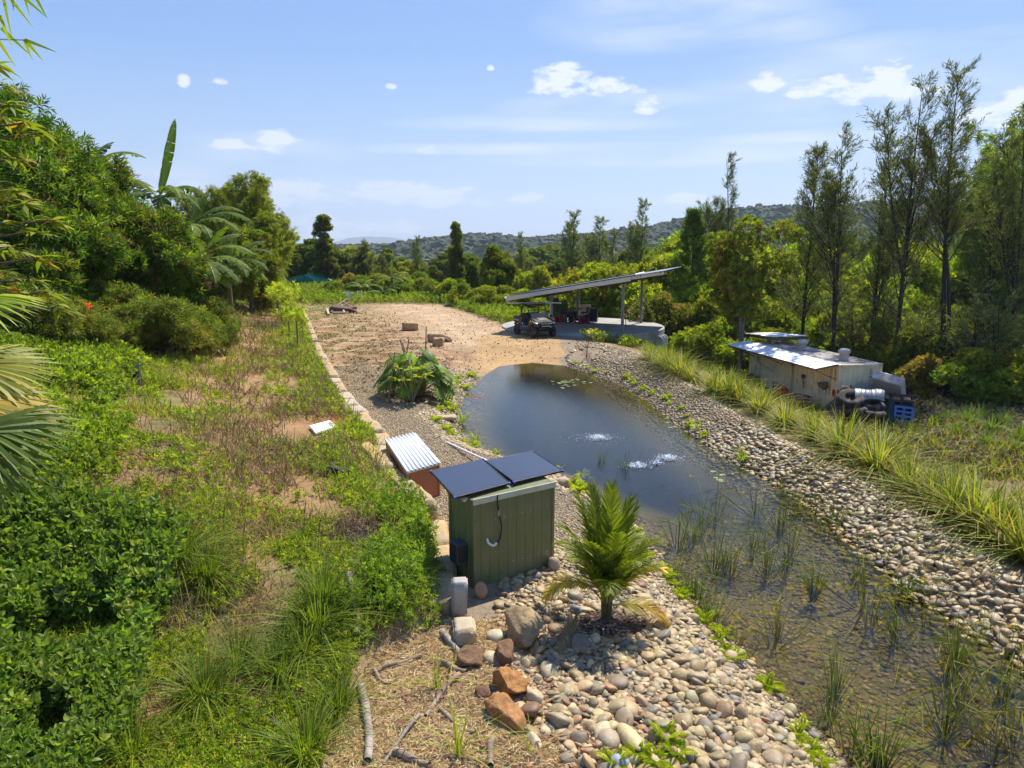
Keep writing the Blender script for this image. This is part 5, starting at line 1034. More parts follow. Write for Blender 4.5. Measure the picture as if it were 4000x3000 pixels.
h = hit(1405, 1178); t = thing('step_ladder', 'short white step ladder standing right of the feed bags', 'ladder', (h.x, h.y, h.z), 0); m = MB(); [m.cyl((x, 0, 0), (x * .8, .15, 1.1), .025, n=6) for x in (-.25, .25)]; [m.cyl((x, .5, 0), (x * .8, .17, 1.1), .02, n=6) for x in (-.25, .25)]; [m.box((0, .03 + z * .13, z), (.46, .08, .03)) for z in (.25, .5, .75, 1.0)]; m.build('frame', WHITEP, t)
# heap of poles
h0 = hit(1330, 1222)
mm = MB()
def pole(label, a, b, r_, za, zb_, mat): 
    A_ = hit(*a); B_ = hit(*b); t = MB(); t.cyl(A_ + Vector((0, 0, za)), B_ + Vector((0, 0, zb_)), r_, r_ * .8, 8); tag(t.build('pole', mat, smooth=False), label, 'pole', 'poles in the heap')
POLEW = solid("pale_pole", (.55, .46, .32), .8, 0, .2, 6)
for k, (a, b, r_, za, zb_, lab, mt) in enumerate((((1288, 1222), (1358, 1212), .09, .1, 1.0, 'long pole sticking up to the right out of the heap', TIMBER), ((1277, 1216), (1284, 1235), .13, .12, .12, 'short pale pole lying apart at the left of the heap', POLEW), ((1300, 1228), (1360, 1227), .10, .1, .12, 'pale pole lying flat along the front of the heap', POLEW), ((1334, 1214), (1345, 1228), .10, .5, .15, 'pale stub pointing forward out of the heap', POLEW), ((1345, 1214), (1392, 1222), .09, .7, .15, 'grey pole sloping down at the right of the heap', TIMBER), ((1292, 1224), (1370, 1216), .08, .1, .8, 'thin pole crossing the middle of the heap', TIMBER), ((1352, 1216), (1398, 1224), .07, .5, .08, 'thin pole at the far right of the heap', WOODG))): pole(lab, a, b, r_, za, zb_, mt)
rock('soil_heap', 'dark heap of soil and ash under the crossed poles', 'soil heap', (h0.x + .3, h0.y, h0.z), (2.0, 1.1, .8), 33, colr=(.16, .10, .07), sink=.3)
h = hit(1220, 1354); t = thing('planks', 'two short grey planks lying on the sandstone edge', 'plank', (h.x, h.y, h.z + .25), .2); m = MB(); m.box((0, 0, .06), (.9, .12, .06)); m.box((.08, -.16, .05), (.95, .11, .06), Rz(.1)); m.build('plank', WOODG, t, bevel=.01)
# small solar light on a post on the slope, and another beyond
for px_, py_, lab in ((528, 1498, 'small solar panel on a stub post in the weeds on the left slope'), (690, 1272, 'dark little solar light in the undergrowth below the mango trees')):
    h = hit(px_, py_); t = thing('solar_light', lab, 'solar light', (h.x, h.y, h.z), R(-25), 'solar lights on the slope'); m = MB(); m.box((0, 0, .42), (.46, .34, .03), Rx(R(28)) @ Ry(R(-14))); m.build('panel', SOLAR, t, bevel=.004); m = MB(); m.prism([(-.2, 0), (.2, 0), (.16, .36), (-.2, .30)], -.14, .10); m.build('lamp_housing', BLACKP, t, bevel=.02); m = MB(); m.cyl((.34, -.1, -.1), (.36, -.1, .75), .025); m.build('stake', TIMBER, t)
# irrigation line, black cap
m = MB(); pts = [hit(*p) + Vector((0, 0, .06)) for p in ((1130, 1318), (1136, 1330), (1142, 1342), (1150, 1352), (1160, 1362), (1166, 1370))]; m.tube(pts, .03, 6); tag(m.build('hose', solid("hose_blue", (.10, .35, .62), .5)), 'pale blue hose lying at the foot of the saplings', 'hose')
h = hit(1320, 1865); V, F = boulder(ICO3, 91, (.5, .32, .2)); g = Geo(); g.add(V, F, (.02, .02, .02)); o = g.build('black_bag', BLACKP, smooth=True); o.location = h + Vector((0, 0, .12)); tag(o, 'crumpled black plastic bag in the weeds left of the storage box', 'bag')

# driftwood logs in and around the straw bed
def log(label, a, b, r_, za=.05, zb_=.05, mat=None, bendy=.05, name='log'):
    A_ = hit(*a) + Vector((0, 0, za)); B_ = hit(*b) + Vector((0, 0, zb_)); n_ = 7; pts = []
    for i in range(n_ + 1):
        t_ = i / n_; p_ = A_.lerp(B_, t_); p_.x += bendy * math.sin(3 * t_ + r_ * 99); p_.z += .02 * math.sin(7 * t_); pts.append(p_)
    V, F = tubes(path_segs(pts, r_, r_ * .75), 9); g = Geo(); V = V * 1.0; V += (fbm(V[:, 0] * 20, V[:, 1] * 20 + V[:, 2] * 13, 1, 3)[:, None] - .5) * r_ * .35; g.add(V, F); o = g.build(name, mat or WOODG, smooth=True); return tag(o, label, 'log', 'logs and branches round the straw bed')
log('thick pale log edging the straw, its cut end highest', (1375, 2275), (1385, 2500), .055, .12, .06)
log('second pale log edging the straw, just above the bottom edge', (1415, 2700), (1430, 2995), .06, .06, .05)
log('brown branch crossing the middle of the straw towards the rusty rock', (1800, 2650), (1660, 2815), .035, .06, .03, TIMBER)
log('branch lying from the grass towards the middle of the straw', (1480, 2630), (1645, 2575), .035, .04, .05, TIMBER)
log('short branch stub left of the straw', (1460, 2630), (1530, 2690), .03, .05, .04, TIMBER)
log('brown branch above the upper rusty rock', (1740, 2600), (1815, 2640), .04, .05, .05, TIMBER)
log('grey driftwood piece below the leaning sandstone slab', (1740, 2490), (1800, 2590), .05, .08, .05)
log('long thin branch low down through the straw', (1715, 2780), (1860, 2880), .03, .03, .03, TIMBER)
log('thick reddish branch at the bottom left of the straw', (1560, 2950), (1660, 3010), .05, .04, .04, TIMBER)
log('cut branch at the bottom right of the straw', (1940, 2900), (1900, 3010), .045, .04, .04, TIMBER)
log('thin pale stick rising diagonally at the bottom of the straw', (1625, 2820), (1515, 3000), .022, .08, .04)

# ---------------------------------------------------------------- plants: generators
G_DARK = [(.030, .055, .012), (.045, .075, .015), (.06, .09, .02)]
G_MID = [(.055, .090, .016), (.070, .105, .020), (.045, .075, .015), (.09, .115, .02)]
G_BRIGHT = [(.11, .16, .018), (.14, .18, .02), (.085, .13, .016), (.17, .19, .025)]
G_OLIVE = [(.062, .082, .034), (.08, .095, .04), (.05, .066, .028), (.095, .10, .045)]
def sprig(leaf, n, L_, W_, spread=1., droop=0., stem=.3, r=None):
    """n leaves round a short stem: (V, F) unit-oriented along +y"""
    r = r or np.random.RandomState(1); T = []; D = []
    for i in range(n):
        t = i / max(n - 1, 1); a = i * 2.4; tilt = spread * (1 - .45 * t) + r.uniform(-.15, .15)
        D.append((math.sin(tilt) * math.cos(a), math.cos(tilt), math.sin(tilt) * math.sin(a) - droop)); T.append((0, stem * t, 0))
    M = frames(np.array(D)); v, f, c = stamp(leaf[0], leaf[1], M, np.array(T), np.tile([W_, L_, L_], (n, 1))); return v, f
def crown_leaves(g, centers, radii, n, sp_proto, cols, size=(.8, 1.2), r=rs, flat=.75, updir=.35, droop=0., shell=.55, prob=None):
    """sprigs on the outer part of every clump, facing outwards"""
    centers = np.asarray(centers); radii = np.asarray(radii); k = len(centers); wt = radii ** 2; idx = r.choice(k, n, p=wt / wt.sum())
    d = rand_dirs(n, -.75, 1, r=r); rad = radii[idx] * (shell + (1 - shell) * r.rand(n) ** .6) * (1 + .25 * np.sin(d[:, 0] * 7 + idx) * np.sin(d[:, 1] * 5 + idx * 2))
    P = centers[idx] + d * rad[:, None] * np.array([1, 1, flat]); D = d + rand_dirs(n, r=r) * .55 + np.array([0, 0, updir - droop])
    M = frames(D, roll=r.uniform(0, 6.28, n)); shade = 1 + .22 * (r.rand(k)[idx] - .5)
    C = pal(cols, n, .22, r=r, p=prob) * shade[:, None]
    # the clumps differ a little in leaf age
    C[:, 0] *= (1 + .35 * (r.rand(k)[idx] - .4)); v, f, c = stamp(sp_proto[0], sp_proto[1], M, P, r.uniform(size[0], size[1], n), np.clip(C, 0, 1)); g.add(v, f, c)
def limbs(base, top, centers, r0, rr, bend=.25, every=1):
    segs = path_segs(bez(base, ((base[0] + top[0]) / 2 + rr.uniform(-bend, bend), (base[1] + top[1]) / 2 + rr.uniform(-bend, bend), (base[2] + top[2]) / 2), top, 8), r0, r0 * .25)
    tr = bez(base, ((base[0] + top[0]) / 2, (base[1] + top[1]) / 2, (base[2] + top[2]) / 2), top, 12)
    for c in list(centers)[::every]:
        c = Vector(c); h_ = max(.2, min(.9, (c.z / max(top[2], .1)) - .28 + rr.uniform(-.08, .08))); s_ = tr[int(h_ * 12)]
        mid = (s_ + c) / 2 + Vector((0, 0, .12 * (c - s_).length)); rb = r0 * .45 * (1 - h_ * .6); segs += path_segs(bez(s_, mid, c, 5), rb, rb * .25)
        for q in range(2):
            e_ = c + Vector((rr.uniform(-1, 1), rr.uniform(-1, 1), rr.uniform(-.3, .8))) * .5 * (1 + .1 * r0 * 10); segs += path_segs(bez(s_.lerp(c, .6), s_.lerp(c, .8) + Vector((0, 0, .1)), e_, 3), rb * .4, rb * .12)
    return segs
def broad_tree(name, seed, h, cr, ch0, nclump, nleaf, lf, L_, W_, cols, bark=BARK, r0=.14, clump=.32, spn=6, flat=.75, droop=0., mat=LEAF, shape='round', spread=1.0, updir=.35, tl=0, prob=None):
    """crown from height ch0 to h, radius cr"""
    rr = np.random.RandomState(seed); cs = []; rd = []
    while len(cs) < nclump:
        d = rand_dirs(1, r=rr)[0]; q = rr.rand() ** .45
        z = (ch0 + h) / 2 + d[2] * q * (h - ch0) / 2 * .88; f_ = 1.
        if shape == 'cone': f_ = 1.15 * (1 - (z - ch0) / (h - ch0)) + .12
        if shape == 'umbrella': f_ = .5 + .9 * max(0, (z - ch0) / (h - ch0))
        c = (d[0] * q * cr * .82 * f_ + tl * z / h, d[1] * q * cr * .82 * f_, z)
        cs.append(c); rd.append(cr * clump * rr.uniform(.6, 1.25) * (f_ if shape == 'cone' else 1))
    cs[0] = (tl, 0, h * .90); cs[1] = (tl - cr * .08, .1, h * .80); rd[0] = cr * .25; rd[1] = cr * .33; t = thing(name, None, 'tree'); g = Geo(); crown_leaves(g, cs, rd, nleaf, sprig(lf, spn, L_, W_, spread, droop, L_ * .8, rr), cols, r=rr, flat=flat, updir=updir, droop=droop, prob=prob)
    zs_ = h / max(h * .5, g.V[0][:, 2].max()); g.V[0][:, 2] *= zs_; cs = [(c[0], c[1], c[2] * zs_) for c in cs]
    g.build('crown', mat, t); segs = limbs((0, 0, -.3), (tl, 0, h * .86), cs, r0, rr, every=2); V, F = tubes(segs, 6); g = Geo(); g.add(V, F); g.build('trunk', bark, t, smooth=True); return t
def sheoak(name, seed, h, lean=0., wid=.17, nb=46, cols=G_OLIVE, wisps=5200, bare=.22, r0=.13, forks=1, wl=.34, steep=.9, ww=.022):
    rr = np.random.RandomState(seed); t = thing(name, None, 'tree'); segs = []; P = []; D = []
    tops = []
    for fk in range(forks):
        top = Vector((lean * h + (0 if fk == 0 else rr.uniform(-.12, .12) * h), rr.uniform(-.03, .03) * h, h * (1 if fk == 0 else rr.uniform(.72, .92)))); base = Vector((0, 0, -.3)) if fk == 0 else Vector((lean * h * .2, 0, h * rr.uniform(.2, .4)))
        tr = bez(base, (base + top) / 2 + Vector((rr.uniform(-.04, .04) * h, 0, 0)), top, 14); segs += path_segs(tr, r0 * (1 if fk == 0 else .6), .012); tops.append(tr)
    nb = int(nb * 1.6); wisps = int(wisps * .8)
    for i in range(nb):
        tr = tops[i % forks]; u = bare + (1 - bare) * (i + rr.rand()) / nb; u = min(.985, u); s_ = tr[int(u * 14)].lerp(tr[min(14, int(u * 14) + 1)], u * 14 % 1)
        a = rr.uniform(0, 6.28); L_ = h * wid * (1.15 - u) * rr.uniform(.55, 1.3) + .25; el_ = rr.uniform(steep - .25, steep + .3); dv = Vector((math.cos(a) * math.cos(el_), math.sin(a) * math.cos(el_), math.sin(el_)))
        e_ = s_ + dv * L_; pts = bez(s_, s_ + dv * L_ * .5 - Vector((0, 0, .08 * L_)), e_ + Vector((0, 0, .12 * L_)), 6); rb = r0 * .32 * (1.1 - u); segs += path_segs(pts, rb, .008)
        for q in range(9):
            v_ = pts[rr.randint(1, 7)]; dd = (dv + Vector(rand_dirs(1, r=rr)[0]) * .6).normalized(); e2 = v_ + dd * (.25 + L_ * rr.uniform(.1, .35)); segs.append((v_, e2, .008, .004))
            k = max(3, int(wisps / nb / 9)); tt = rr.rand(k, 1) ** .8; P.append(np.array(v_)[None] * (1 - tt) + np.array(e2)[None] * tt + rr.normal(0, .05, (k, 3))); D.append(np.tile(np.array(dd), (k, 1)) * 1.1 + rand_dirs(k, r=rr) * .75 + np.array([.15, 0, .12]))
    P = np.concatenate(P); D = np.concatenate(D); n_ = len(P); M = frames(D, roll=rr.uniform(0, 6.28, n_)); g = Geo(); pv, pf = LEAF2; v, f, c = stamp(pv, pf, M, P, np.c_[np.full(n_, ww), rr.uniform(.5, 1.2, n_) * wl, np.full(n_, wl)], pal(cols, n_, .25, r=rr)); g.add(v, f, c); g.build('crown', NEEDLE, t)
    V, F = tubes(segs, 5); g = Geo(); g.add(V, F); g.build('trunk', BARKD, t, smooth=True); return t
def pine(name, seed, h):
    rr = np.random.RandomState(seed); t = thing(name, None, 'tree'); segs = path_segs(bez((0, 0, -.3), (.1, 0, h / 2), (0, 0, h), 12), .17, .02); P = []; D = []
    z = h * .18
    while z < h * .99:
        L_ = (h - z) * .27 + .25
        for k in range(5):
            a = rr.uniform(0, 6.28); e_ = Vector((math.cos(a) * L_, math.sin(a) * L_, z + L_ * .55)); pts = bez((0, 0, z), (math.cos(a) * L_ * .6, math.sin(a) * L_ * .6, z + .05), e_, 6); segs += path_segs(pts, .04 * (1.1 - z / h), .01)
            for p_ in pts[2:]:
                m_ = 34; P.append(np.array(p_)[None] + rr.normal(0, .12, (m_, 3))); D.append(np.tile(np.array((e_ - Vector((0, 0, z))).normalized()), (m_, 1)) + rand_dirs(m_, r=rr) * .8 + np.array([0, 0, .5]))
        z += .42 + (h - z) * .035
    P = np.concatenate(P); D = np.concatenate(D); n_ = len(P); M = frames(D, roll=rr.uniform(0, 6.28, n_)); g = Geo(); v, f, c = stamp(LEAF2[0], LEAF2[1], M, P, np.c_[np.full(n_, .05), np.full(n_, .34), np.full(n_, .3)], pal(G_DARK, n_, .2, r=rr)); g.add(v, f, c); g.build('crown', NEEDLE, t); V, F = tubes(segs, 6); g = Geo(); g.add(V, F); g.build('trunk', BARKD, t, smooth=True); return t
def bamboo(name, seed, h, rad, nc, cols=None, nl=9000, tips=True, L_=.34):
    cols = cols or [(.10, .14, .02), (.14, .17, .025), (.075, .11, .02), (.05, .08, .018)]; rr = np.random.RandomState(seed); t = thing(name, None, 'bamboo'); segs = []; P = []; D = []
    for i in range(nc):
        a = rr.uniform(0, 6.28); q = rr.uniform(.1, 1); hh_ = h * rr.uniform(.6, 1.); lean = rad * q * rr.uniform(.7, 1.5); top = Vector((math.cos(a) * lean, math.sin(a) * lean, hh_ * (1 - .12 * q))); b_ = Vector((math.cos(a) * .3 * rad * q, math.sin(a) * .3 * rad * q, -.2))
        pts = bez(b_, (b_.x * 1.3, b_.y * 1.3, hh_ * .75), top, 10); segs += path_segs(pts, .035, .008); k = nl // nc; u = rr.beta(2.2, 1.2, k); w_ = np.array([tuple(pts[min(10, int(x * 10.99))]) for x in u]); P.append(w_ + rr.normal(0, .34, (k, 3)) * (1.1 - .6 * u)[:, None]); D.append(rand_dirs(k, r=rr) * .8 + np.array([0, 0, -.35]) + np.array([math.cos(a), math.sin(a), 0]) * .5)
    P = np.concatenate(P); D = np.concatenate(D); n_ = len(P); M = frames(D, roll=rr.uniform(0, 6.28, n_)); g = Geo(); v, f, c = stamp(*sprig(LEAF2, 4, L_, L_ * .16, .6, .2, L_ * .5, rr), M, P, rr.uniform(.7, 1.2, n_), pal(cols, n_, .25, r=rr)); g.add(v, f, c); g.build('leaves', LEAF, t); V, F = tubes(segs, 5); g = Geo(); g.add(V, F); g.build('culms', solid("culm", (.16, .19, .05), .5, 0, .2, 5) if 'culm' not in bpy.data.materials else bpy.data.materials['culm'], t); return t
def banana_leaf(g, base, d, L_, W_, droop, c, rr, tear=.5, petiole=.18, segs=None):
    """arching midrib with two torn half blades"""
    base = Vector(base); d = Vector(d).normalized(); n_ = 18; pts = []; p_ = base.copy(); v = d.copy()
    for i in range(n_ + 1): pts.append(p_.copy()); p_ = p_ + v * (L_ / n_); v = (v + Vector((0, 0, -droop / n_ * (.6 + 1.1 * i / n_)))).normalized()
    k0 = int(n_ * petiole); fold = rr.uniform(.25, .7)
    if segs is not None: segs += path_segs(pts, .035, .01)
    V = []; F = []; C = []
    for s_ in (-1, 1):
        for i in range(k0, n_):
            u0 = (i - k0) / (n_ - k0); u1 = (i + 1 - k0) / (n_ - k0); tg = (pts[i + 1] - pts[i]).normalized(); sd_ = tg.cross(Vector((0, 0, 1)))
            if sd_.length < .2: sd_ = Vector((1, 0, 0)) if abs(tg.x) < .9 else Vector((0, 1, 0))
            if d.z > .95: sd_ = Vector((1, 0, 0)) - tg * tg.x
            sd_.normalize(); up = sd_.cross(tg).normalized(); prof = lambda u: W_ / 2 * (math.sin(math.pi * min(1, u * .93 + .07)) ** .5)
            tj = tear * rr.rand(); o0, o1 = sd_ * s_ * prof(u0), sd_ * s_ * prof(u1); dn = -up * fold * (.4 + 1.5 * tj); cc = np.array(c) * rr.uniform(.82, 1.15); b = len(V); gap = (pts[i + 1] - pts[i]) * (.02 + .75 * tj * (rr.rand() < tear))
            V += [pts[i], pts[i + 1], pts[i + 1] + o1 * .55 - gap * .4 + dn * prof(u1) * .25, pts[i] + o0 * .55 + dn * prof(u0) * .25, pts[i + 1] + o1 - gap + dn * prof(u1) + tg * .05, pts[i] + o0 + dn * prof(u0) + tg * .02]; F += [(b, b + 1, b + 2, b + 3), (b + 3, b + 2, b + 4, b + 5)]; C += [cc * 1.25, cc * 1.25, cc, cc, cc * .95, cc * .95]
    g.add([tuple(v) for v in V], F, np.array(C))
def banana(name, label, pos, stem, leaves, seed, group='banana plants on the slope', W_=.88, cols=None, lean=(0, 0)):
    """leaves: (azimuth deg, elevation deg, length, droop)"""
    rr = np.random.RandomState(seed); t = thing(name, label, 'banana plant', pos, 0, group); top = Vector((lean[0], lean[1], stem)); V, F = tubes(path_segs(bez((0, 0, -.3), (lean[0] * .3, lean[1] * .3, stem / 2), top, 8), .17, .085), 9); g = Geo(); g.add(V, F); g.build('pseudostem', solid("banana_stem", (.17, .15, .06), .7, 0, .35, 5, dirt=(.13, .08, .045), ds=2) if 'banana_stem' not in bpy.data.materials else bpy.data.materials['banana_stem'], t, smooth=True); segs = []
    for a, e, L_, dr in leaves:
        a, e = R(a), R(e); g = Geo(); s_ = []; c_ = (cols or [(.05, .09, .018), (.04, .075, .016), (.075, .12, .022)])[rr.randint(len(cols or "abc"))]; banana_leaf(g, top - Vector((0, 0, rr.uniform(0, .25))), (math.cos(a) * math.cos(e), math.sin(a) * math.cos(e), math.sin(e)), L_, W_ * rr.uniform(.85, 1.1) * (.5 if e > 1.2 else 1), dr, c_, rr, .8 if e < 1.1 else .45, segs=s_); lf = g.build('leaf', BANL, t); V, F = tubes(s_, 5); g = Geo(); g.add(V, F); g.build('midrib', bpy.data.materials['midrib'] if 'midrib' in bpy.data.materials else solid("midrib", (.26, .28, .09), .5), lf)
    return t
def dead_leaves(t, pos, n, L_, rr):
    g = Geo()
    for k in range(n): a = rr.uniform(0, 6.28); banana_leaf(g, pos, (math.cos(a), math.sin(a), .1), L_ * rr.uniform(.6, 1), .3, 3.2, (.26, .17, .09), rr, .9)
    g.build('dead_leaves', DRY, t)
def frond(t, base, d, L_, droop, lw, ll, n, cols, rr, vee=.5, plane=None, mat=LEAFG, tipc=None):
    """pinnate palm frond: a rachis with two rows of leaflets"""
    base = Vector(base); d = Vector(d).normalized(); N_ = 24; pts = [base.copy()]; v = d.copy(); p_ = base.copy()
    for i in range(N_): p_ = p_ + v * (L_ / N_); v = (v + Vector((0, 0, -droop / N_ * (.4 + 1.3 * i / N_)))).normalized(); pts.append(p_.copy())
    P = []; D = []; S = []; C = []; ups = []
    for i in range(n):
        u = .16 + .84 * (i + .5) / n; k = min(N_ - 1, int(u * N_)); q = pts[k].lerp(pts[k + 1], u * N_ - k); tg = (pts[k + 1] - pts[k]).normalized(); sd_ = (Vector(plane) if plane else tg.cross(Vector((0, 0, 1)))).normalized(); up = sd_.cross(tg).normalized(); ln = ll * (math.sin(math.pi * min(1, .22 + u * .72)) ** .7)
        for s_ in (-1, 1):
            dd = tg * (.55 + .5 * u) + sd_ * s_ * (1.0 - .35 * u) + up * (vee + rr.uniform(-.12, .12)); P.append(q); D.append(dd); S.append((lw, ln, ln * .8)); ups.append(up); c = pal(cols, 1, .15, r=rr)[0]
            if tipc is not None: c = c * (1 - u) + np.array(tipc) * u * rr.uniform(.6, 1.2)
            C.append(c)
    M = frames(np.array(D), up=np.array([tuple(x) for x in ups]), roll=rr.normal(0, .25, len(D))); pv, pf = blade(4, .38); g = Geo(); v_, f_, c_ = stamp(pv, pf, M, np.array([tuple(p) for p in P]), np.array(S), np.clip(np.array(C), 0, 1)); g.add(v_, f_, c_); fr = g.build('frond', mat, t)
    V, F = tubes(path_segs(pts, .016, .004), 5); g = Geo(); g.add(V, F, (.2, .22, .06)); g.build('rachis', mat, fr); return fr
def clump(n, L_, W_, cols, rr, spread=.5, droop=(0, 3), rad=.08, zl=0., mat_cols=None, updir=1.2):
    """tuft of strap leaves"""
    g = Geo()
    for k, B in enumerate(BL):
        m_ = int(n * (.25, .4, .35)[k]); a = rr.uniform(0, 6.28, m_); tl_ = np.abs(rr.normal(0, spread, m_)); D = np.c_[np.cos(a) * np.sin(tl_), np.sin(a) * np.sin(tl_), np.cos(tl_)]; P = np.c_[np.cos(a) * rad * rr.rand(m_), np.sin(a) * rad * rr.rand(m_), np.full(m_, zl)]
        ln = L_ * rr.uniform(.55, 1.1, m_); M = frames(D, up=np.array([0, 0, 1.])); v, f, c = stamp(B[0], B[1], M, P, np.c_[np.full(m_, W_), ln, ln * (1 + .5 * k)], pal(cols, m_, .2, r=rr)); g.add(v, f, c)
    return g

# ---------------------------------------------------------------- the near palm
rr = np.random.RandomState(5); pb = hit(2368, 2425)
palm = thing('palm', 'young feather palm with bright green fronds beside the green shed', 'palm', (pb.x, pb.y, pb.z - .03))
V, F = tubes([s_ for a in range(9) for s_ in path_segs(bez((.05 * math.cos(a * .7), .05 * math.sin(a * .7), 0), (.07 * math.cos(a * .7), .07 * math.sin(a * .7), .3), (.10 * math.cos(a * .7), .10 * math.sin(a * .7), .72), 5), .04, .02)] + path_segs([Vector((0, 0, -.1)), Vector((0, 0, .25)), Vector((0, 0, .6))], .085, .05), 8); g = Geo(); g.add(V, F); g.build('trunk', solid("palm_base", (.10, .11, .035), .6, 0, .35, 9, dirt=(.17, .10, .06), ds=5), palm, smooth=True)
PG = [(.065, .10, .012), (.085, .125, .014), (.05, .08, .012)]; PY = [(.17, .19, .02), (.20, .19, .03)]
for az_, e_, L_, dr, cc, tip in ((78, 82, 1.75, .55, PG, None), (150, 78, 1.70, .8, PG, None), (32, 80, 1.6, .7, PG, None), (185, 72, 1.5, 1.1, PG, None), (8, 68, 1.3, 1.2, PG, None), (235, 76, 1.35, 1.3, PG, None), (300, 70, 1.3, 1.4, PG, None), (100, 68, 1.7, 1.3, PG, None), (205, 52, 1.35, 1.8, PG, (.30, .26, .03)), (-18, 58, 1.15, 1.1, PY, (.30, .25, .03)), (265, 62, 1.2, 1.6, PG, None), (50, 64, 1.3, 1.3, PG, None), (128, 55, 1.5, 1.5, PG, None), (335, 64, 1.15, 1.3, PG, None), (60, 88, 1.7, .25, PG, None), (120, 80, 1.75, .6, PG, None), (170, 84, 1.55, .6, PG, None), (0, 80, 1.6, .7, PG, None), (280, 80, 1.3, 1.0, PG, None), (220, 68, 1.3, 1.3, PG, None), (350, 12, 1.0, .7, PG, (.22, .15, .025))):
    a, e = R(az_), R(e_); z_ = .28 if e_ < 20 else .32; dr += .25
    frond(palm, (.06 * math.cos(a), .06 * math.sin(a), z_), (math.cos(a) * math.cos(e), math.sin(a) * math.cos(e), math.sin(e)), L_, dr, .027, .50, 46, cc, rr, .15, tipc=tip)
dd = thing('dead_frond', 'dry brown palm frond lying on the stones left of the palm', 'palm frond', hit(2255, 2440) + Vector((0, 0, .16))); frond(dd, (0, 0, 0), (-.35, -.9, .02), .95, .25, .02, .26, 30, [(.24, .15, .07), (.30, .20, .10)], rr, -.25, mat=DRY)
palm.scale = (.86, .86, 1.0)
# mulch under the palm
P = np.c_[pb.x + rr.normal(0, .26, 2600), pb.y - .05 + rr.normal(0, .22, 2600)]; z = terrain(P[:, 0], P[:, 1]) + rr.uniform(.0, .035, len(P)); D = rand_dirs(len(P), -.25, .25, rr); g = Geo(); v, f, c = stamp(LEAF2[0], LEAF2[1], frames(D), np.c_[P, z], np.c_[rr.uniform(.008, .03, len(P)), rr.uniform(.05, .13, len(P)), np.full(len(P), .05)], pal([(.16, .10, .07), (.26, .19, .14), (.09, .06, .045), (.33, .26, .2)], len(P), .2, r=rr)); g.add(v, f, c); tag(g.build('palm_mulch', DRY), 'brown leaf mulch round the foot of the near palm', 'mulch', kind='stuff')

# ---------------------------------------------------------------- big leafed plant with stakes
def monstera_leaf():
    V = []; F = []; 
    def q(*p): b = len(V); V.extend(p); F.append(tuple(range(b, b + len(p))))
    nf = 9
    for s_ in (-1, 1):
        for i in range(nf):
            u0, u1 = i / nf, (i + 1) / nf; y0, y1 = u0 * .95, u1 * .95; w0 = .50 * math.sin(math.pi * (.16 + .80 * (u0 + .5 / nf))) ** .6; ym = y0 + (y1 - y0) * .5
            inner = .42 * w0; sl = .10 + .08 * u0
            q((0, y0, 0), (0, y1, 0), (s_ * inner, y1 + sl * .3, .05), (s_ * inner, y0 + sl * .3, .05)); q((s_ * inner, y0 + sl * .3, .05), (s_ * inner, y1 + sl * .3, .05), (s_ * w0, y0 + sl + .066, -.06), (s_ * w0, y0 + sl + .012, -.06))
        q((0, 0, 0), (s_ * .22, .03, .05), (s_ * .40, -.02, -.02), (s_ * .26, -.16, -.02)); 
    return np.array(V), np.array([f for f in F])
ML = monstera_leaf(); ML[0][:, 2] -= .35 * ML[0][:, 1] ** 2
mc = (-3.62, 26.0); mz = tz(*mc)
mon = thing('big_leafed_plant', 'large dark plant with deeply split leaves between the gravel and the sand', 'plant', (mc[0], mc[1], mz)); rr = np.random.RandomState(11)
def big_leaves(root, n, hmax, rad, size, cols, rr, y0=0, leafproto=ML, bias=(0, -.4)):
    segs = []; P = []; D = []; S = []
    for i in range(n):
        a = rr.uniform(0, 6.28); q = rr.uniform(.25, 1) ** .7; zz = hmax * (1 - .62 * q ** 2.0) * rr.uniform(.62, 1.05); e_ = Vector((math.cos(a) * rad * q, math.sin(a) * rad * q, zz)); segs += path_segs(bez((math.cos(a) * .2, math.sin(a) * .2, 0), (e_.x * .5, e_.y * .5, zz * .95), e_, 5), .018, .009); P.append(tuple(e_)); D.append((math.cos(a) + bias[0], math.sin(a) + bias[1], rr.uniform(-.75, .0))); S.append(size * rr.uniform(.7, 1.15))
    M = frames(np.array(D), roll=rr.normal(0, .35, n)); g = Geo(); v, f, c = stamp(leafproto[0], leafproto[1], M, np.array(P), np.array(S), pal(cols, n, .2, r=rr)); g.add(v, f, c); g.build('leaves', LEAFG, root); V, F = tubes(segs, 6); g = Geo(); g.add(V, F, (.13, .17, .05)); g.build('stems', LEAFG, root)
big_leaves(mon, 74, 1.95, 1.12, .62, [(.045, .09, .018), (.06, .11, .02), (.08, .14, .025)], rr)
fp = thing('frangipani', 'pale green sapling with long leaves in front of the big leafed plant', 'sapling', (mc[0] + .05, mc[1] - 1.25, tz(mc[0], mc[1] - 1.25))); segs = []; P = []; D = []
for i in range(9): a = i * .7; e_ = Vector((math.cos(a) * .5, math.sin(a) * .3, 1.0 + .25 * math.sin(i * 2))); segs += path_segs(bez((0, 0, 0), (e_.x * .4, e_.y * .4, .5), e_, 4), .03, .02); n_ = 11; d_ = rand_dirs(n_, -.1, .7, rr); P.append(np.tile(np.array(e_), (n_, 1))); D.append(d_)
P = np.concatenate(P); D = np.concatenate(D); g = Geo(); v, f, c = stamp(LEAF4[0], LEAF4[1], frames(D), P, np.tile([.11, .36, .3], (len(P), 1)), pal([(.13, .19, .03), (.16, .21, .04)], len(P), .2, r=rr)); g.add(v, f, c); g.build('leaves', LEAF, fp); V, F = tubes(segs, 6); g = Geo(); g.add(V, F); g.build('trunk', BARKP, fp)
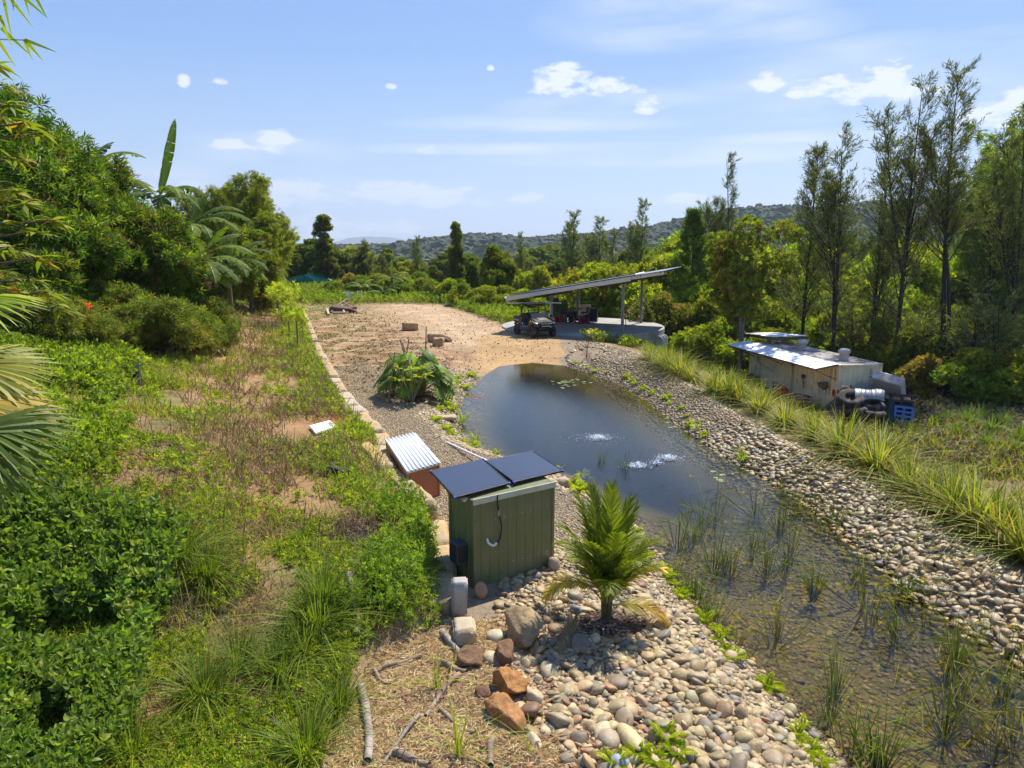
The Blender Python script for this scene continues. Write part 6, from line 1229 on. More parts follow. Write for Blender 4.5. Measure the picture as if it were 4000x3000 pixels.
for k, (px0, py0, px1, py1, dy, lab) in enumerate(((1520, 1553, 1542, 1375, -1.2, 'stake leaning slightly right at the left side of the big leafed plant'), (1552, 1440, 1517, 1382, -.9, 'stake leaning left near the top left of the big leafed plant'), (1567, 1560, 1577, 1415, -1.3, 'stake in front of the middle of the big leafed plant'), (1585, 1400, 1562, 1325, .2, 'stake leaning left above the big leafed plant'), (1586, 1395, 1598, 1322, .3, 'stake leaning right above the big leafed plant, crossing the other'), (1590, 1400, 1572, 1340, .5, 'thin stake between the two crossed stakes'), (1661, 1440, 1665, 1274, .4, 'tall straight stake at the right, the highest of all'))):
    A_ = aty(px0, py0, mc[1] + dy); B_ = aty(px1, py1, mc[1] + dy - .05); lo = A_ + (A_ - B_).normalized() * (A_.z - mz) if A_.z > mz + .1 else A_; m = MB(); m.cyl(lo, B_, .028, .022, 7); tag(m.build('stake', TIMBER), lab, 'stake', 'stakes round the big leafed plant')
P = np.c_[mc[0] + rr.normal(0, .5, 1800), mc[1] + rr.normal(0, .65, 1800)]; z = terrain(P[:, 0], P[:, 1]) + rr.uniform(.0, .05, len(P)); D = rand_dirs(len(P), -.25, .25, rr); g = Geo(); v, f, c = stamp(LEAF2[0], LEAF2[1], frames(D), np.c_[P, z], np.c_[rr.uniform(.02, .05, len(P)), rr.uniform(.08, .18, len(P)), np.full(len(P), .05)], pal([(.16, .10, .07), (.26, .19, .14), (.12, .08, .06)], len(P), .2, r=rr)); g.add(v, f, c); tag(g.build('leaf_mulch', DRY), 'brown leaf mulch under the big leafed plant', 'mulch', kind='stuff')
# sapling in its stone ring
sp0 = thing('sapling', 'thin bare stemmed sapling with a few yellow leaves in its own stone ring', 'sapling', (3.9, 36.8, tz(3.9, 36.8))); V, F = tubes(path_segs([Vector((0, 0, 0)), Vector((.03, 0, .5)), Vector((.1, 0, .95)), Vector((.22, 0, 1.35))], .03, .012) + path_segs([Vector((.03, 0, .5)), Vector((-.1, 0, .9))], .015, .01), 6); g = Geo(); g.add(V, F, (.15, .06, .03)); g.build('stem', LEAF, sp0); n_ = 16; g = Geo(); v, f, c = stamp(LEAF4[0], LEAF4[1], frames(rand_dirs(n_, -.2, .6, rr)), np.array([.22, 0, 1.3]) + rr.normal(0, .1, (n_, 3)), np.tile([.1, .26, .26], (n_, 1)), pal([(.28, .26, .03), (.2, .22, .03)], n_, .2, r=rr)); g.add(v, f, c); g.build('leaves', LEAF, sp0)

# ---------------------------------------------------------------- strap leaved grass row on the far crest, and other clumps
LG = [(.09, .13, .02), (.12, .165, .025), (.065, .10, .016), (.16, .19, .035), (.22, .20, .08)]
protos = []
for k in range(5): rr = np.random.RandomState(60 + k); t = thing('strap_grass', None, 'grass clump'); clump(250, 1.25, .036, LG, rr, .55, rad=.18).build('blades', GRASSM, t); protos.append(t)
rowpx = [(2790, 1535), (2885, 1570), (2965, 1608), (3060, 1664), (3170, 1712), (3285, 1772), (3423, 1833), (3544, 1905), (3713, 1990), (3890, 2095), (2700, 1490), (2610, 1455), (2535, 1420), (2840, 1552), (3630, 1950), (3800, 2045), (4010, 2170), (2650, 1472), (2575, 1440)]
rowpx.sort(key=lambda p: -p[1])
def place(protos, used, pos, s_, label, group, rz=None, name=None):
    k = random.randrange(len(protos)); 
    if k in used: o = dup(protos[k])
    else: o = protos[k]; used.add(k)
    o.location = pos; o.rotation_euler = (0, 0, random.uniform(0, 6.28) if rz is None else rz); o.scale = (s_, s_, s_ * random.uniform(.9, 1.1))
    if label: o['label'] = label
    if group: o['group'] = group
    return o
used = set()
for i, (px_, py_) in enumerate(rowpx):
    p = at(px_, py_, .08); z = tz(p.x, p.y); place(protos, used, (p.x + .05, p.y, z), random.uniform(.95, 1.25), f'strap leaved grass clump, {ordw(i)} from the near end of the row along the pebble bank', 'strap grass row behind the right bank')
# a second looser rank behind
sg = [(8.9 + random.uniform(-.3, .5) + .3, y) for y in np.arange(8, 40, 3.4)]
for i, (x, y) in enumerate(sg):
    x = float(xg(y)) + random.uniform(.9, 1.6); place(protos, used, (x, y, tz(x, y)), random.uniform(.4, .6), f'smaller grass clump, {ordw(i)} from the near end of the rank behind the main row', 'smaller grass clumps on the outer slope')
tp = []
for k in range(4): rr = np.random.RandomState(90 + k); t = thing('grass_tuft', None, 'grass tuft'); clump(150, .75, .022, [(.05, .10, .02), (.07, .13, .022), (.10, .15, .03)], rr, .5, rad=.14).build('blades', GRASSM, t); tp.append(t)
used = set()
for i, (px_, py_, s_) in enumerate([(3780, 1650, 1.3), (3870, 1690, 1.3), (3920, 1660, 1.2), (3990, 1720, 1.2), (3850, 1740, 1.0), (3960, 1760, 1.0), (3740, 1700, .9), (2905, 1700 - 270, 1.0), (2640, 1385, 1.3), (2690, 1400, 1.0), (2630, 1360, 1.5), (3560, 1690, .8), (3650, 1660, .8), (3700, 1640, .9), (3830, 1640, 1.2), (3480, 1660, .8)]):
    h = hit(px_, py_); place(tp, used, h, s_ * 1.1, f'green grass tuft on the lower ground beyond the bank, {ordw(i)} of the scattered tufts there', 'tufts on the lower ground')
# big tufts on the left slope and round the straw bed
NT = []
for k in range(4): rr = np.random.RandomState(120 + k); t = thing('tall_grass', None, 'grass clump'); clump(230, .86, .021, [(.07, .12, .018), (.095, .15, .02), (.12, .17, .03), (.05, .09, .015)], rr, .34, rad=.26).build('blades', GRASSM, t); NT.append(t)
used = set()
for i, (px_, py_, s_, lab) in enumerate([(1240, 2450, 1.15, 'tall dense grass clump left of the straw bed'), (1190, 2560, 1.0, 'grass clump just below the tall dense one left of the straw'), (800, 2720, .95, 'broad low grass clump in the middle of the lower left'), (930, 2600, .85, 'grass clump above the broad low one'), (700, 2190, 1.25, 'tall upright grass clump by the dark creeper'), (810, 2260, .9, 'yellow green grass clump right of the upright one'), (1200, 2960, .9, 'grass clump at the bottom edge beside the pale log'), (1320, 2780, .75, 'thin grass clump leaning over the pale log'), (250, 2600, .7, 'thin grass clump in the creeper at lower left'), (1475, 2290, .95, 'round dark grass clump below the dark soil patch'), (1180, 2120, .6, 'small grass clump on the terrace above the dark soil'), (1080, 2640, .9, 'grass clump between the broad one and the tall dense one'), (520, 2950, .8, 'grass clump at the bottom edge furthest left'), (930, 1270, .95, 'tall dry grass clump on the path under the banana leaves'), (1270, 2350, .95, 'grass clump behind the tall dense one')]):
    h = hit(px_, py_); o = place(NT, used, h - Vector((0, 0, .02)), s_ * .8, lab, 'tall grass on the left slope')
# strappy single plants in the straw
for i, (px_, py_, n_, L_) in enumerate(((1705, 2700, 14, .62), (1790, 2965, 16, .80), (1770, 2600, 7, .5), (2080, 2950, 16, .55))):
    h = hit(px_, py_); t = thing('strap_plant', ('slender strap leaved plant rising from the middle of the straw', 'taller strap leaved plant at the bottom of the straw', 'small thin strap leaved plant above the middle one', 'fine rushy tuft beside the upright cream stone')[i], 'plant', h); clump(n_, L_, .022 if i < 3 else .008, [(.13, .19, .025), (.18, .23, .03)], np.random.RandomState(200 + i), .28, rad=.03).build('blades', GRASSM, t)

# ---------------------------------------------------------------- ferns on the left bank of the pond
FC = [(.17, .24, .02), (.22, .28, .025), (.12, .19, .02)]
def fern(seed, n=9, L_=.34):
    rr = np.random.RandomState(seed); t = thing('fern', None, 'fern'); g = Geo()
    for i in range(n):
        a = i * 6.28 / n + rr.uniform(-.3, .3); e = rr.uniform(.5, 1.25); d = Vector((math.cos(a) * math.cos(e), math.sin(a) * math.cos(e), math.sin(e))); pts = []; v = d; p_ = Vector((0, 0, 0)); K = 9; ln = L_ * rr.uniform(.7, 1.15)
        for q in range(K + 1): pts.append(p_.copy()); p_ = p_ + v * ln / K; v = (v + Vector((0, 0, -.16))).normalized()
        P = []; D = []; S = []
        for q in range(1, K * 3):
            u = q / (K * 3); k = int(u * K); pp_ = pts[k].lerp(pts[min(K, k + 1)], u * K - k); tg = (pts[k + 1] - pts[k]).normalized(); sd_ = tg.cross(Vector((0, 0, 1))).normalized()
            for s_ in (-1, 1): P.append(tuple(pp_)); D.append(tuple(sd_ * s_ + tg * .35)); S.append((.016, ln * .22 * math.sin(math.pi * (.15 + .8 * u)), .1))
        v_, f_, c_ = stamp(LEAF2[0], LEAF2[1], frames(np.array(D)), np.array(P), np.array(S), pal(FC, len(P), .15, r=rr)); g.add(v_, f_, c_)
    g.build('fronds', LEAF, t); return t
FE = [fern(300 + k, 9 + k, .24) for k in range(4)]; used = set(); fl_ = []
y = 7.2
while y < 14.6: fl_.append((y,)); y += random.uniform(.17, .30)
fi = 0
def pond_left(y): return float(np.interp(y, [7.34, 8.07, 8.65, 9.63, 10.59, 11.92, 14, 15.45, 17.6, 18.6, 19.4, 20.9, 22.5, 25.4, 28.6, 32.1, 35], [3.92, 3.76, 3.65, 3.44, 3.29, 2.97, 2.79, 2.47, 1.53, .98, -.07, -1.17, -1.7, -2, -2, -1.5, -.8]))
for y in np.concatenate([np.arange(7.1, 14.5, .27), np.arange(14.6, 33, .62)]):
    dens = .45 if y < 9 else (.95 if y < 13.5 else .72)
    if random.random() > dens: continue
    x = pond_left(y) - random.uniform(.10, .45 + (y > 15) * .35); place(FE, used, (x, y, tz(x, y)), random.uniform(.7, 1.25) * (1.0 if y < 14 else 1.5), f'bright green fern, {ordw(fi)} from the near end of the left bank', 'ferns along the left bank'); fi += 1
for k, (px_, py_, s_, lab) in enumerate(((2640, 2960, 1.2, 'large fern at the bottom edge among the stones, rightmost of three'), (2600, 2900, 1.2, 'large fern behind the others near the bottom edge'), (2560, 2985, 1.1, 'large fern at the bottom edge, leftmost of three'), (2400, 2990, 1.1, 'fern at the bottom edge left of the yellow stone'), (2490, 2965, 1.0, 'small fern in front of the yellow stone'), (2285, 1875, 1.6, 'fern standing behind the palm at the water edge'), (2180, 1850, 1.3, 'fern behind the right solar panel'))):
    h = hit(px_, py_); place(FE, used, h, s_, lab, 'single ferns by the stones')
# green sprouts on the right hand bank
for i in range(16):
    y = 22 + i * .95 + random.uniform(-.3, .3); d_ = float(np.interp(y, [22, 25, 27.5, 30.9, 33, 35.6, 38], [5.8, 5.6, 5.3, 4.8, 3.9, 3.0, 2.9])) + random.uniform(.1, .55); place(FE, used, (d_, y, tz(d_, y)), random.uniform(.8, 1.6), f'green sprout on the far right bank, {ordw(i)} from the near end', 'sprouts on the right bank')

# ---------------------------------------------------------------- rushes in the pond
RC = [(.16, .22, .035), (.22, .26, .05), (.13, .18, .03), (.26, .26, .08)]
def rush(seed, n, L_, spread, bent=.35, umb=0):
    rr = np.random.RandomState(seed); t = thing('rush_clump', None, 'rush clump'); segs = []; g = Geo(); P = []; D = []
    for i in range(n):
        a = rr.uniform(0, 6.28); tl_ = abs(rr.normal(0, spread)); ln = L_ * rr.uniform(.5, 1.1); b = Vector((math.cos(a) * .06 * rr.rand(), math.sin(a) * .06 * rr.rand(), -.35)); d = Vector((math.cos(a) * math.sin(tl_), math.sin(a) * math.sin(tl_), math.cos(tl_)))
        if rr.rand() < bent: kx = b + d * (ln * rr.uniform(.4, .7) + .3); a2 = a + rr.uniform(-1, 1); e_ = kx + Vector((math.cos(a2), math.sin(a2), rr.uniform(-.5, .1))) * ln * .5; segs += [(b, kx, .009, .007), (kx, e_, .007, .003)]; tip = e_
        else: tip = b + d * (ln + .35); segs += path_segs(bez(b, b + d * ln * .6, tip + Vector((rr.uniform(-.15, .15), rr.uniform(-.15, .15), -.08)), 3), .008, .003)
        if rr.rand() < umb: k = 8; P.append(np.tile(np.array(tip), (k, 1))); D.append(rand_dirs(k, -.1, .8, rr))
    V, F = tubes(segs, 3); g.add(V, F, pal(RC, 1, .2, r=rr)[0]); 
    if P: P = np.concatenate(P); D = np.concatenate(D); v, f, c = stamp(LEAF2[0], LEAF2[1], frames(D), P, np.tile([.012, .10, .1], (len(P), 1)), pal([(.26, .22, .06), (.16, .18, .04)], len(P), .2, r=rr)); g.add(v, f, c)
    g.build('stems', GRASSM, t); return t
RU = [rush(400, 40, .75, .28, .3), rush(401, 24, 1.15, .6, .65), rush(402, 18, .6, .25, .15), rush(403, 30, 1.3, .85, .6, .15), rush(404, 18, .8, .6, .5, .4), rush(405, 44, .8, .4, .45)]
RPX = [(2650, 2110, 1, 0), (2440, 1830, 2, 0), (2740, 2040, 2, 1), (2700, 2090, 2, 1), (2790, 2190, 1, 1), (2795, 2010, 3, 0), (2960, 1975, 3, 1), (3050, 2040, 1, 1), (3120, 1985, 2, 1), (3060, 1930, 2, 0), (3190, 1985, 3, 1), (3260, 2040, 5, 1), (3230, 2080, 3, 1), (2940, 2130, 2, 1), (3000, 2210, 1, 1), (3090, 2130, 3, 1), (3070, 2200, 2, 1), (2860, 2210, 3, 1), (3180, 2290, 0, 1), (3340, 2250, 2, 1), (3390, 2320, 3, 1), (3540, 2330, 5, 1), (3450, 2190, 2, 1), (2830, 2190, 2, 0), (3050, 2430, 4, 1), (3020, 2480, 3, 1), (3400, 2400, 4, 1), (3600, 2420, 3, 1), (3500, 2460, 1, 1), (3740, 2560, 0, 1), (3860, 2480, 2, 1), (3700, 2600, 3, 1), (3240, 2770, 1, 1), (3260, 2660, 2, 1), (3760, 2700, 3, 1), (3920, 2700, 1, 1), (3700, 2800, 1, 1), (3430, 2960, 5, 1), (3330, 2950, 1, 1), (3880, 2900, 3, 1), (3970, 2850, 3, 1), (2720, 2330, 5, 1), (2780, 2420, 5, 1), (2870, 2500, 4, 1), (2640, 2250, 2, 0), (3560, 2150, 4, 1), (3620, 2250, 4, 1), (3700, 2330, 4, 1), (2350, 1800, 2, 0), (3950, 2560, 4, 1)]
RPX.sort(key=lambda p: p[1])
used = set()
for i, (px_, py_, k, _) in enumerate(RPX):
    p = at(px_, py_, -.5)
    if k in used: o = dup(RU[k])
    else: o = RU[k]; used.add(k)
    o.location = p; s_ = random.uniform(.8, 1.15); o.scale = (s_, s_, s_); o.rotation_euler = (0, 0, random.uniform(0, 6.28)); o['label'] = f'clump of rushes standing in the pond, {ordw(i)} from the far end'; o['group'] = 'rush clumps in the pond'
for q in RU:
    if q.get('label') is None: bpy.data.objects.remove(q.children[0]); bpy.data.objects.remove(q)
# floating leaves, twig, lily pads
LILY = leaf_mat("lily_pad", .1, .35, .5, (.22, .28, .10))
for k, (px_, py_, n_, sp0_, lab) in enumerate(((2225, 1497, 26, .55, 'patch of pale lily pads near the far right bank'), (2640, 1650, 9, .5, 'small group of round lily pads beside the right bank'), (2820, 1860, 6, .4, 'five lily pads floating among the rushes'), (1852, 1548, 16, .3, 'reddish lily leaves near the left bank below the big leafed plant'))):
    p = at(px_, py_, -.495); t = thing('lily_pads', lab, 'lily pads', p, 0, 'lily pad patches'); m = MB()
    for i in range(n_): x, y = random.gauss(0, sp0_ * .7), random.gauss(0, sp0_); r_ = random.uniform(.05, .10); a0 = random.uniform(0, 6); pts = [(x + r_ * math.cos(a0 + a * .55), y + r_ * math.sin(a0 + a * .55), .004 * (i % 3) + .001) for a in range(11)]; m._a(pts + [(x, y, .004 * (i % 3) + .001)], [tuple([11] + [a, a + 1]) for a in range(10)])
    m.build('pads', LILY if k < 3 else leaf_mat("red_pad", .1, .4, .4, (.30, .14, .12)), t)
# broad leaved water plant on the right edge
p = at(2745, 1680, -.45); t = thing('water_plant', 'leafy arrowhead plant at the water edge by the round lily pads', 'plant', p); big_leaves(t, 12, .55, .35, .26, [(.13, .19, .03), (.17, .23, .04)], np.random.RandomState(9), leafproto=LEAF4)
for k, (px_, py_, lab) in enumerate(((1805, 1620, 'tall feathery sedge at the left water edge by the flat slab'), (2900, 1790 - 20, 'leafy green sprig at the right water edge'), (1855, 1690, 'small feathery sprig at the left water edge'))):
    p = at(px_, py_ + 30, -.45); t = thing('sedge', lab, 'sedge', p); clump(46, .75 - .15 * k, .02, FC, np.random.RandomState(70 + k), .35, rad=.12).build('blades', GRASSM, t)

# bubblers: low domes of broken water
SPL = solid("foam_water", (.85, .88, .92), .12, 0, .02, spec=.8)
for k, (px_, py_, s_, lab) in enumerate(((2335, 1712, 1.15, 'largest bubbling splash in the middle of the pond'), (2490, 1822, .75, 'bubbling splash nearest the palm'), (2612, 1792, .8, 'bubbling splash at the right of the three smaller ones'), (2562, 1812, .3, 'smallest bubbling splash between the two others'))):
    p = at(px_, py_, -.5); t = thing('bubbler', lab, 'water splash', p, 0, 'bubblers in the pond'); rr = np.random.RandomState(500 + k); n_ = int(520 * s_); a = rr.uniform(0, 6.28, n_); q = np.abs(rr.normal(0, .33 * s_, n_)); P = np.c_[q * np.cos(a), q * np.sin(a) * .8, np.abs(rr.normal(0, .035, n_)) * np.exp(-q * 2) * 1.5 + .004]; V, F = ICO1; g = Geo(); v, f, c = stamp(V, F, frames(rand_dirs(n_, r=rr)), P, rr.uniform(.004, .013, n_) * (1 + np.exp(-q * 4)), np.ones((n_, 3))); g.add(v, f, c); g.build('droplets', SPL, t, smooth=True)
    m = MB()
    for rr_ in (.12, .22, .34): m.torus(rr_ * s_, .008 * s_, (0, 0, .0), None, 40, 6, .5)
    m.build('ripple_ring', WATER, t, smooth=True)

# ---------------------------------------------------------------- trees standing to the right
def put(o, x, y, label, group=None, rz=0, s_=1., first=True):
    o.location = (x, y, tz(x, y) - .05); o.rotation_euler = (0, 0, rz); o.scale = (s_,) * 3 if not isinstance(s_, tuple) else s_; o['label'] = label
    if group: o['group'] = group
    return o
def tree_at(px, ytop_px, y, fn, label, group, rz=0, lean=0, **kw):
    """a tree whose crown top shows at a photo height when it stands at distance y"""
    x = ray(px, 1300)[0] / ray(px, 1300)[1] * y; z = tz(x, y); top = aty(px, ytop_px, y).z; return x, y, top - z
SO = 'she-oaks beyond the container'
so_spec = [(3135, 598, 47, 0, 'she-oak standing straight behind the container roof, its top left of the taller forked one', .15, 1), (3262, 545, 44, -.05, 'she-oak with a forked top right behind the container', .20, 3), (3515, 316, 42, -.02, 'tallest many stemmed she-oak right of the container', .21, 4), (3720, 283, 41, -.06, 'she-oak with a long bare dark trunk right of the many stemmed one', .17, 2), (3960, 399, 42, -.08, 'leaning she-oak at the right edge in front of the bright bamboo', .19, 3), (2830, 611, 62, -.04, 'sparse she-oak rising above the yellow green tree', .13, 3), (3410, 578, 46, 0, 'slender she-oak between the forked one and the tallest one', .13, 2), (3850, 560, 52, 0, 'she-oak behind the leaning one at the right', .16, 2)]
for i, (px_, tp_, y, lean, lab, wid, fk) in enumerate(so_spec):
    x, y, h = tree_at(px_, tp_, y, None, lab, SO); t = sheoak('she_oak', 700 + i, h, lean, wid, 50 + 6 * fk, wisps=(7500 if h > 12 else 5500) + 900 * fk, bare=.24 if i not in (3,) else .42, r0=.15 if i != 3 else .19, forks=fk); put(t, x, y, lab, SO)
# yellow-green leafy tree left of the container
x, y, h = tree_at(2900, 830, 43, None, '', ''); t = broad_tree('leafy_tree', 41, h, 3.1, h * .30, 30, 3400, LEAF4, .20, .10, [(.075, .12, .018), (.10, .14, .02), (.055, .095, .016), (.12, .12, .025)], BARKP, .17, .30, 6, .5, .35, shape='umbrella'); put(t, x, y, 'tall yellow green leafy tree with pale trunks left of the container', 'garden trees')
x, y, h = tree_at(2690, 820, 60, None, '', ''); put(pine('pine_tree', 52, h), x, y, 'dark pine tree behind the right end of the carport roof')
# glossy shrub behind the tank and shrubs left of the container
def shrub(name, seed, h, r_, n, cols, L_=.16, W_=.08, lf=LEAF2, flat=.8, mat=LEAF, cat='shrub', ncl=14, clump=.42, prob=None):
    t = broad_tree(name, seed, h, r_, h * .02, ncl, n, lf, L_, W_, cols, BARK, .06, clump, 6, flat, .1, mat=mat, prob=prob); t['category'] = cat; return t
p = (11.2, 53.0); t = shrub('glossy_shrub', 61, aty(2620, 1130, 53).z - tz(*p), 2.5, 3000, [(.035, .06, .014), (.05, .08, .02), (.10, .09, .04)], .22, .10, LEAF4, mat=LEAFG, ncl=22); put(t, *p, 'dark glossy shrub with reddish tips behind the right end of the tank', 'shrubs')
# the rounded bright bush behind the carport posts
xx, yy, h = tree_at(2330, 1010, 62, None, '', ''); t = broad_tree('round_tree', 62, h, 4.6, h * .05, 34, 6500, LEAF2, .26, .12, G_BRIGHT, BARK, .15, .30, 6, .8); put(t, xx, yy, 'broad bright green rounded tree behind the carport posts', 'garden trees')
# bright airy bamboo mass at the right
for i, (px_, tp_, y, r_, lab) in enumerate(((3985, 360, 55, 4.2, 'tall bright green bamboo clump at the right edge of the photo'), (3800, 470, 60, 4.0, 'bright bamboo clump left of the one at the right edge'), (4080, 300, 48, 4.0, 'bamboo clump cut off by the right edge of the photo'))):
    x, y, h = tree_at(px_, tp_, y, None, '', ''); t = bamboo('bamboo', 800 + i, h, r_, 44, [(.10, .16, .02), (.13, .20, .025), (.08, .13, .02)], 12000, L_=.36); put(t, x, y, lab, 'bright bamboo clumps')

# ---------------------------------------------------------------- the tree line across the middle
proto = {}
def P_(key, fn): 
    if key not in proto: proto[key] = [fn(), False]
    e = proto[key]
    if e[1]: return dup(e[0])
    e[1] = True; return e[0]
KIND = dict(
    dark=(lambda s: broad_tree('dark_tree', 900 + s, 10, 3.6, 1.5, 30, 4200, LEAF2, .34, .17, G_DARK + G_MID[:1], BARK, .2, .3, 6, .75), 'dark green spreading tree'),
    mid=(lambda s: broad_tree('broadleaf_tree', 910 + s, 9, 3.4, 1.2, 28, 4200, LEAF2, .32, .16, G_MID, BARK, .18, .27, 6, .75), 'mid green rounded tree'),
    bright=(lambda s: broad_tree('bright_tree', 920 + s, 8, 3.6, .8, 26, 4200, LEAF2, .30, .14, G_BRIGHT, BARK, .16, .33, 6, .7), 'bright yellow green tree'),
    olive=(lambda s: broad_tree('olive_tree', 930 + s, 9, 3.2, 1., 30, 4000, LEAF2, .30, .12, G_OLIVE + G_MID[:2], BARK, .17, .28, 6, .75), 'dull olive tree'),
    cone=(lambda s: broad_tree('columnar_tree', 940 + s, 12, 2.2, 1., 34, 3800, LEAF2, .28, .12, G_MID + G_OLIVE[:1], BARKD, .16, .30, 6, .9, shape='cone'), 'tall narrow mid green tree'),
    she=(lambda s: sheoak('she_oak', 950 + s, 13, .02 * (s - 1), .17, 48, wisps=6000, bare=.18, r0=.16, forks=2, wl=.42, ww=.05), 'thin grey green she-oak'),
    weep=(lambda s: sheoak('weeping_she_oak', 960 + s, 9, 0, .26, 50, cols=[(.07, .08, .036), (.085, .095, .045)], wisps=11000, bare=.12, r0=.15, forks=2, wl=.7, steep=.15, ww=.06), 'drooping grey brown she-oak'),
)
# (px, top px, distance, kind, width factor)
TL = [(1285, 832, 98, 'cone', 1.5), (1235, 925, 104, 'dark', 1.35), (1320, 960, 104, 'dark', 1.0), (1180, 985, 101, 'dark', 1.0), (1140, 1020, 100, 'mid', .6), (1380, 985, 105, 'mid', 1.0), (1430, 945, 88, 'weep', 1.0), (1500, 1000, 92, 'weep', .8), (1540, 1040, 110, 'bright', 1.1), (1640, 925, 92, 'she', .9), (1600, 1010, 108, 'bright', 1.0), (1700, 1030, 98, 'olive', .9), (1785, 860, 76, 'cone', .95), (1850, 980, 90, 'mid', .9), (1930, 950, 74, 'mid', .95), (1905, 1050, 72, 'bright', .6), (2035, 915, 104, 'she', .8), (2020, 1040, 84, 'bright', .7), (2110, 1030, 82, 'bright', .9), (2235, 832, 92, 'she', 1.1), (2340, 858, 96, 'she', 1.3), (2180, 1000, 100, 'olive', 1.), (2500, 792, 80, 'she', .9), (2440, 960, 86, 'olive', .9), (2560, 960, 84, 'bright', 1.0), (2470, 1020, 74, 'bright', .8), (2390, 900, 110, 'she', 1.0), (2640, 940, 88, 'mid', 1.0), (2760, 900, 78, 'she', .9), (2600, 1060, 66, 'olive', .7), (1750, 1080, 82, 'mid', .6), (1580, 1080, 88, 'dark', .6), (1480, 1075, 100, 'mid', .7), (1350, 1050, 92, 'olive', .6), (1105, 1010, 88, 'mid', .6), (1045, 1010, 80, 'bright', .6)]
TL.sort(key=lambda a: a[0]); cnt = {}
for i, (px_, tp_, y, k, wf) in enumerate(TL):
    cnt[k] = cnt.get(k, 0) + 1; s_ = cnt[k] % 2; o = P_(k + str(s_), lambda: KIND[k][0](s_)); x, y, h = tree_at(px_, tp_, y, None, '', ''); h0 = {'dark': 10, 'mid': 9, 'bright': 8, 'olive': 9, 'cone': 12, 'she': 13, 'weep': 9}[k]; sz = h / h0; put(o, x, y, f'{KIND[k][1]} in the far tree line, {ordw(i)} from the left', 'trees of the far tree line', rz=random.uniform(0, 6.28), s_=(sz * wf if k not in ('she',) else min(sz, 1.3) * wf, sz * wf if k not in ('she',) else min(sz, 1.3) * wf, sz))
# more trees behind the first rank, further and lower down the valley
B2 = []
for i in range(46):
    y = random.uniform(112, 210); px_ = 1050 + (i + random.random()) * 2900 / 46; tp_ = np.interp(px_, [1000, 1500, 2000, 2500, 3000, 4000], [965, 975, 975, 965, 930, 900]) + random.uniform(-25, 45); B2.append((px_, tp_, y, random.choice(['dark', 'mid', 'mid', 'bright', 'olive', 'she'])))
B2.sort()
for i, (px_, tp_, y, k) in enumerate(B2):
    o = P_(k + str(i % 2), lambda: KIND[k][0](i % 2)); x, y, h = tree_at(px_, tp_, y, None, '', ''); h0 = {'dark': 10, 'mid': 9, 'bright': 8, 'olive': 9, 'cone': 12, 'she': 13, 'weep': 9}[k]; sz = max(h, 5) / h0; put(o, x, y, f'{KIND[k][1]} down in the valley behind the tree line, {ordw(i)} from the left', 'trees in the valley', rz=random.uniform(0, 6.28), s_=(sz * 1.1, sz * 1.1, sz))
# thicket under and behind the she-oaks: shrubs and small trees one can tell apart
SK = [('dark_shrub', G_DARK[1:] + G_MID, 0), ('leafy_shrub', G_MID + G_BRIGHT[:1], 1), ('olive_shrub', G_OLIVE + G_MID + G_BRIGHT[2:3], 2), ('bright_shrub', G_BRIGHT[:3] + G_MID[:1], 3), ('dry_shrub', [(.10, .10, .03), (.085, .10, .03), (.12, .10, .04)], 4)]
SP = [shrub(n_, 970 + i, 3.2, 1.9, 2300, [tuple(q * 1.3 for q in k_) for k_ in c_], .17, .08, LEAF2) for i, (n_, c_, _) in enumerate(SK)]; used = set(); TH = []
adj = ['dark glossy', 'mid green', 'dull olive', 'bright green', 'dry yellowish']
for i in range(120):
    row = i % 4; px_ = 2420 + (i // 4 + random.random()) * 1750 / 30; y = (46, 53, 61, 70)[row] + random.uniform(-2.5, 2.5)
    if px_ < 3300 and row == 0: y += 6
    x = (px_ - 2000) / FPX * y * 1.0
    if x > 15 and y < 47: y = 47 + random.random() * 3; 
    if np.hypot(x - TANK[0], y - TANK[1]) < 8.5 or (x < 13 and y < 49): continue
    TH.append((px_, x, y, (1., 1.25, 1.7, 2.3)[row] * random.uniform(.75, 1.2), random.choice([0, 1, 1, 2, 3, 3, 4] if row < 2 else [1, 2, 3, 3, 3])))
for a in [(3640, 22.9, 38.5, .9, 4), (3760, 24.6, 37.5, 1.0, 1), (3900, 26.5, 38, 1.1, 4), (3990, 27.5, 37, 1.0, 3), (3700, 26, 41, 1.2, 0), (3850, 28, 41, 1.3, 1), (3560, 24, 42, 1.0, 1), (3480, 22.8, 43, 1.1, 2), (2960, 15.4, 44, .7, 0), (3030, 17.5, 47, 1., 1), (2880, 14.6, 45, .75, 3), (2760, 13.3, 47, .9, 0), (2700, 13.2, 50, .9, 3)]: TH.append(a)
TH.sort(key=lambda a: a[0])
for i, (px_, x, y, s_, k) in enumerate(TH):
    if k in used: o = dup(SP[k])
    else: o = SP[k]; used.add(k)
    put(o, x, y, f'{adj[k]} shrub in the thicket under the she-oaks, {ordw(i) + " from the left" if i < 67 else ordw(len(TH) - 1 - i) + " from the right"}', 'shrubs of the thicket', rz=random.uniform(0, 6.28), s_=(s_, s_, s_ * random.uniform(.85, 1.25)))
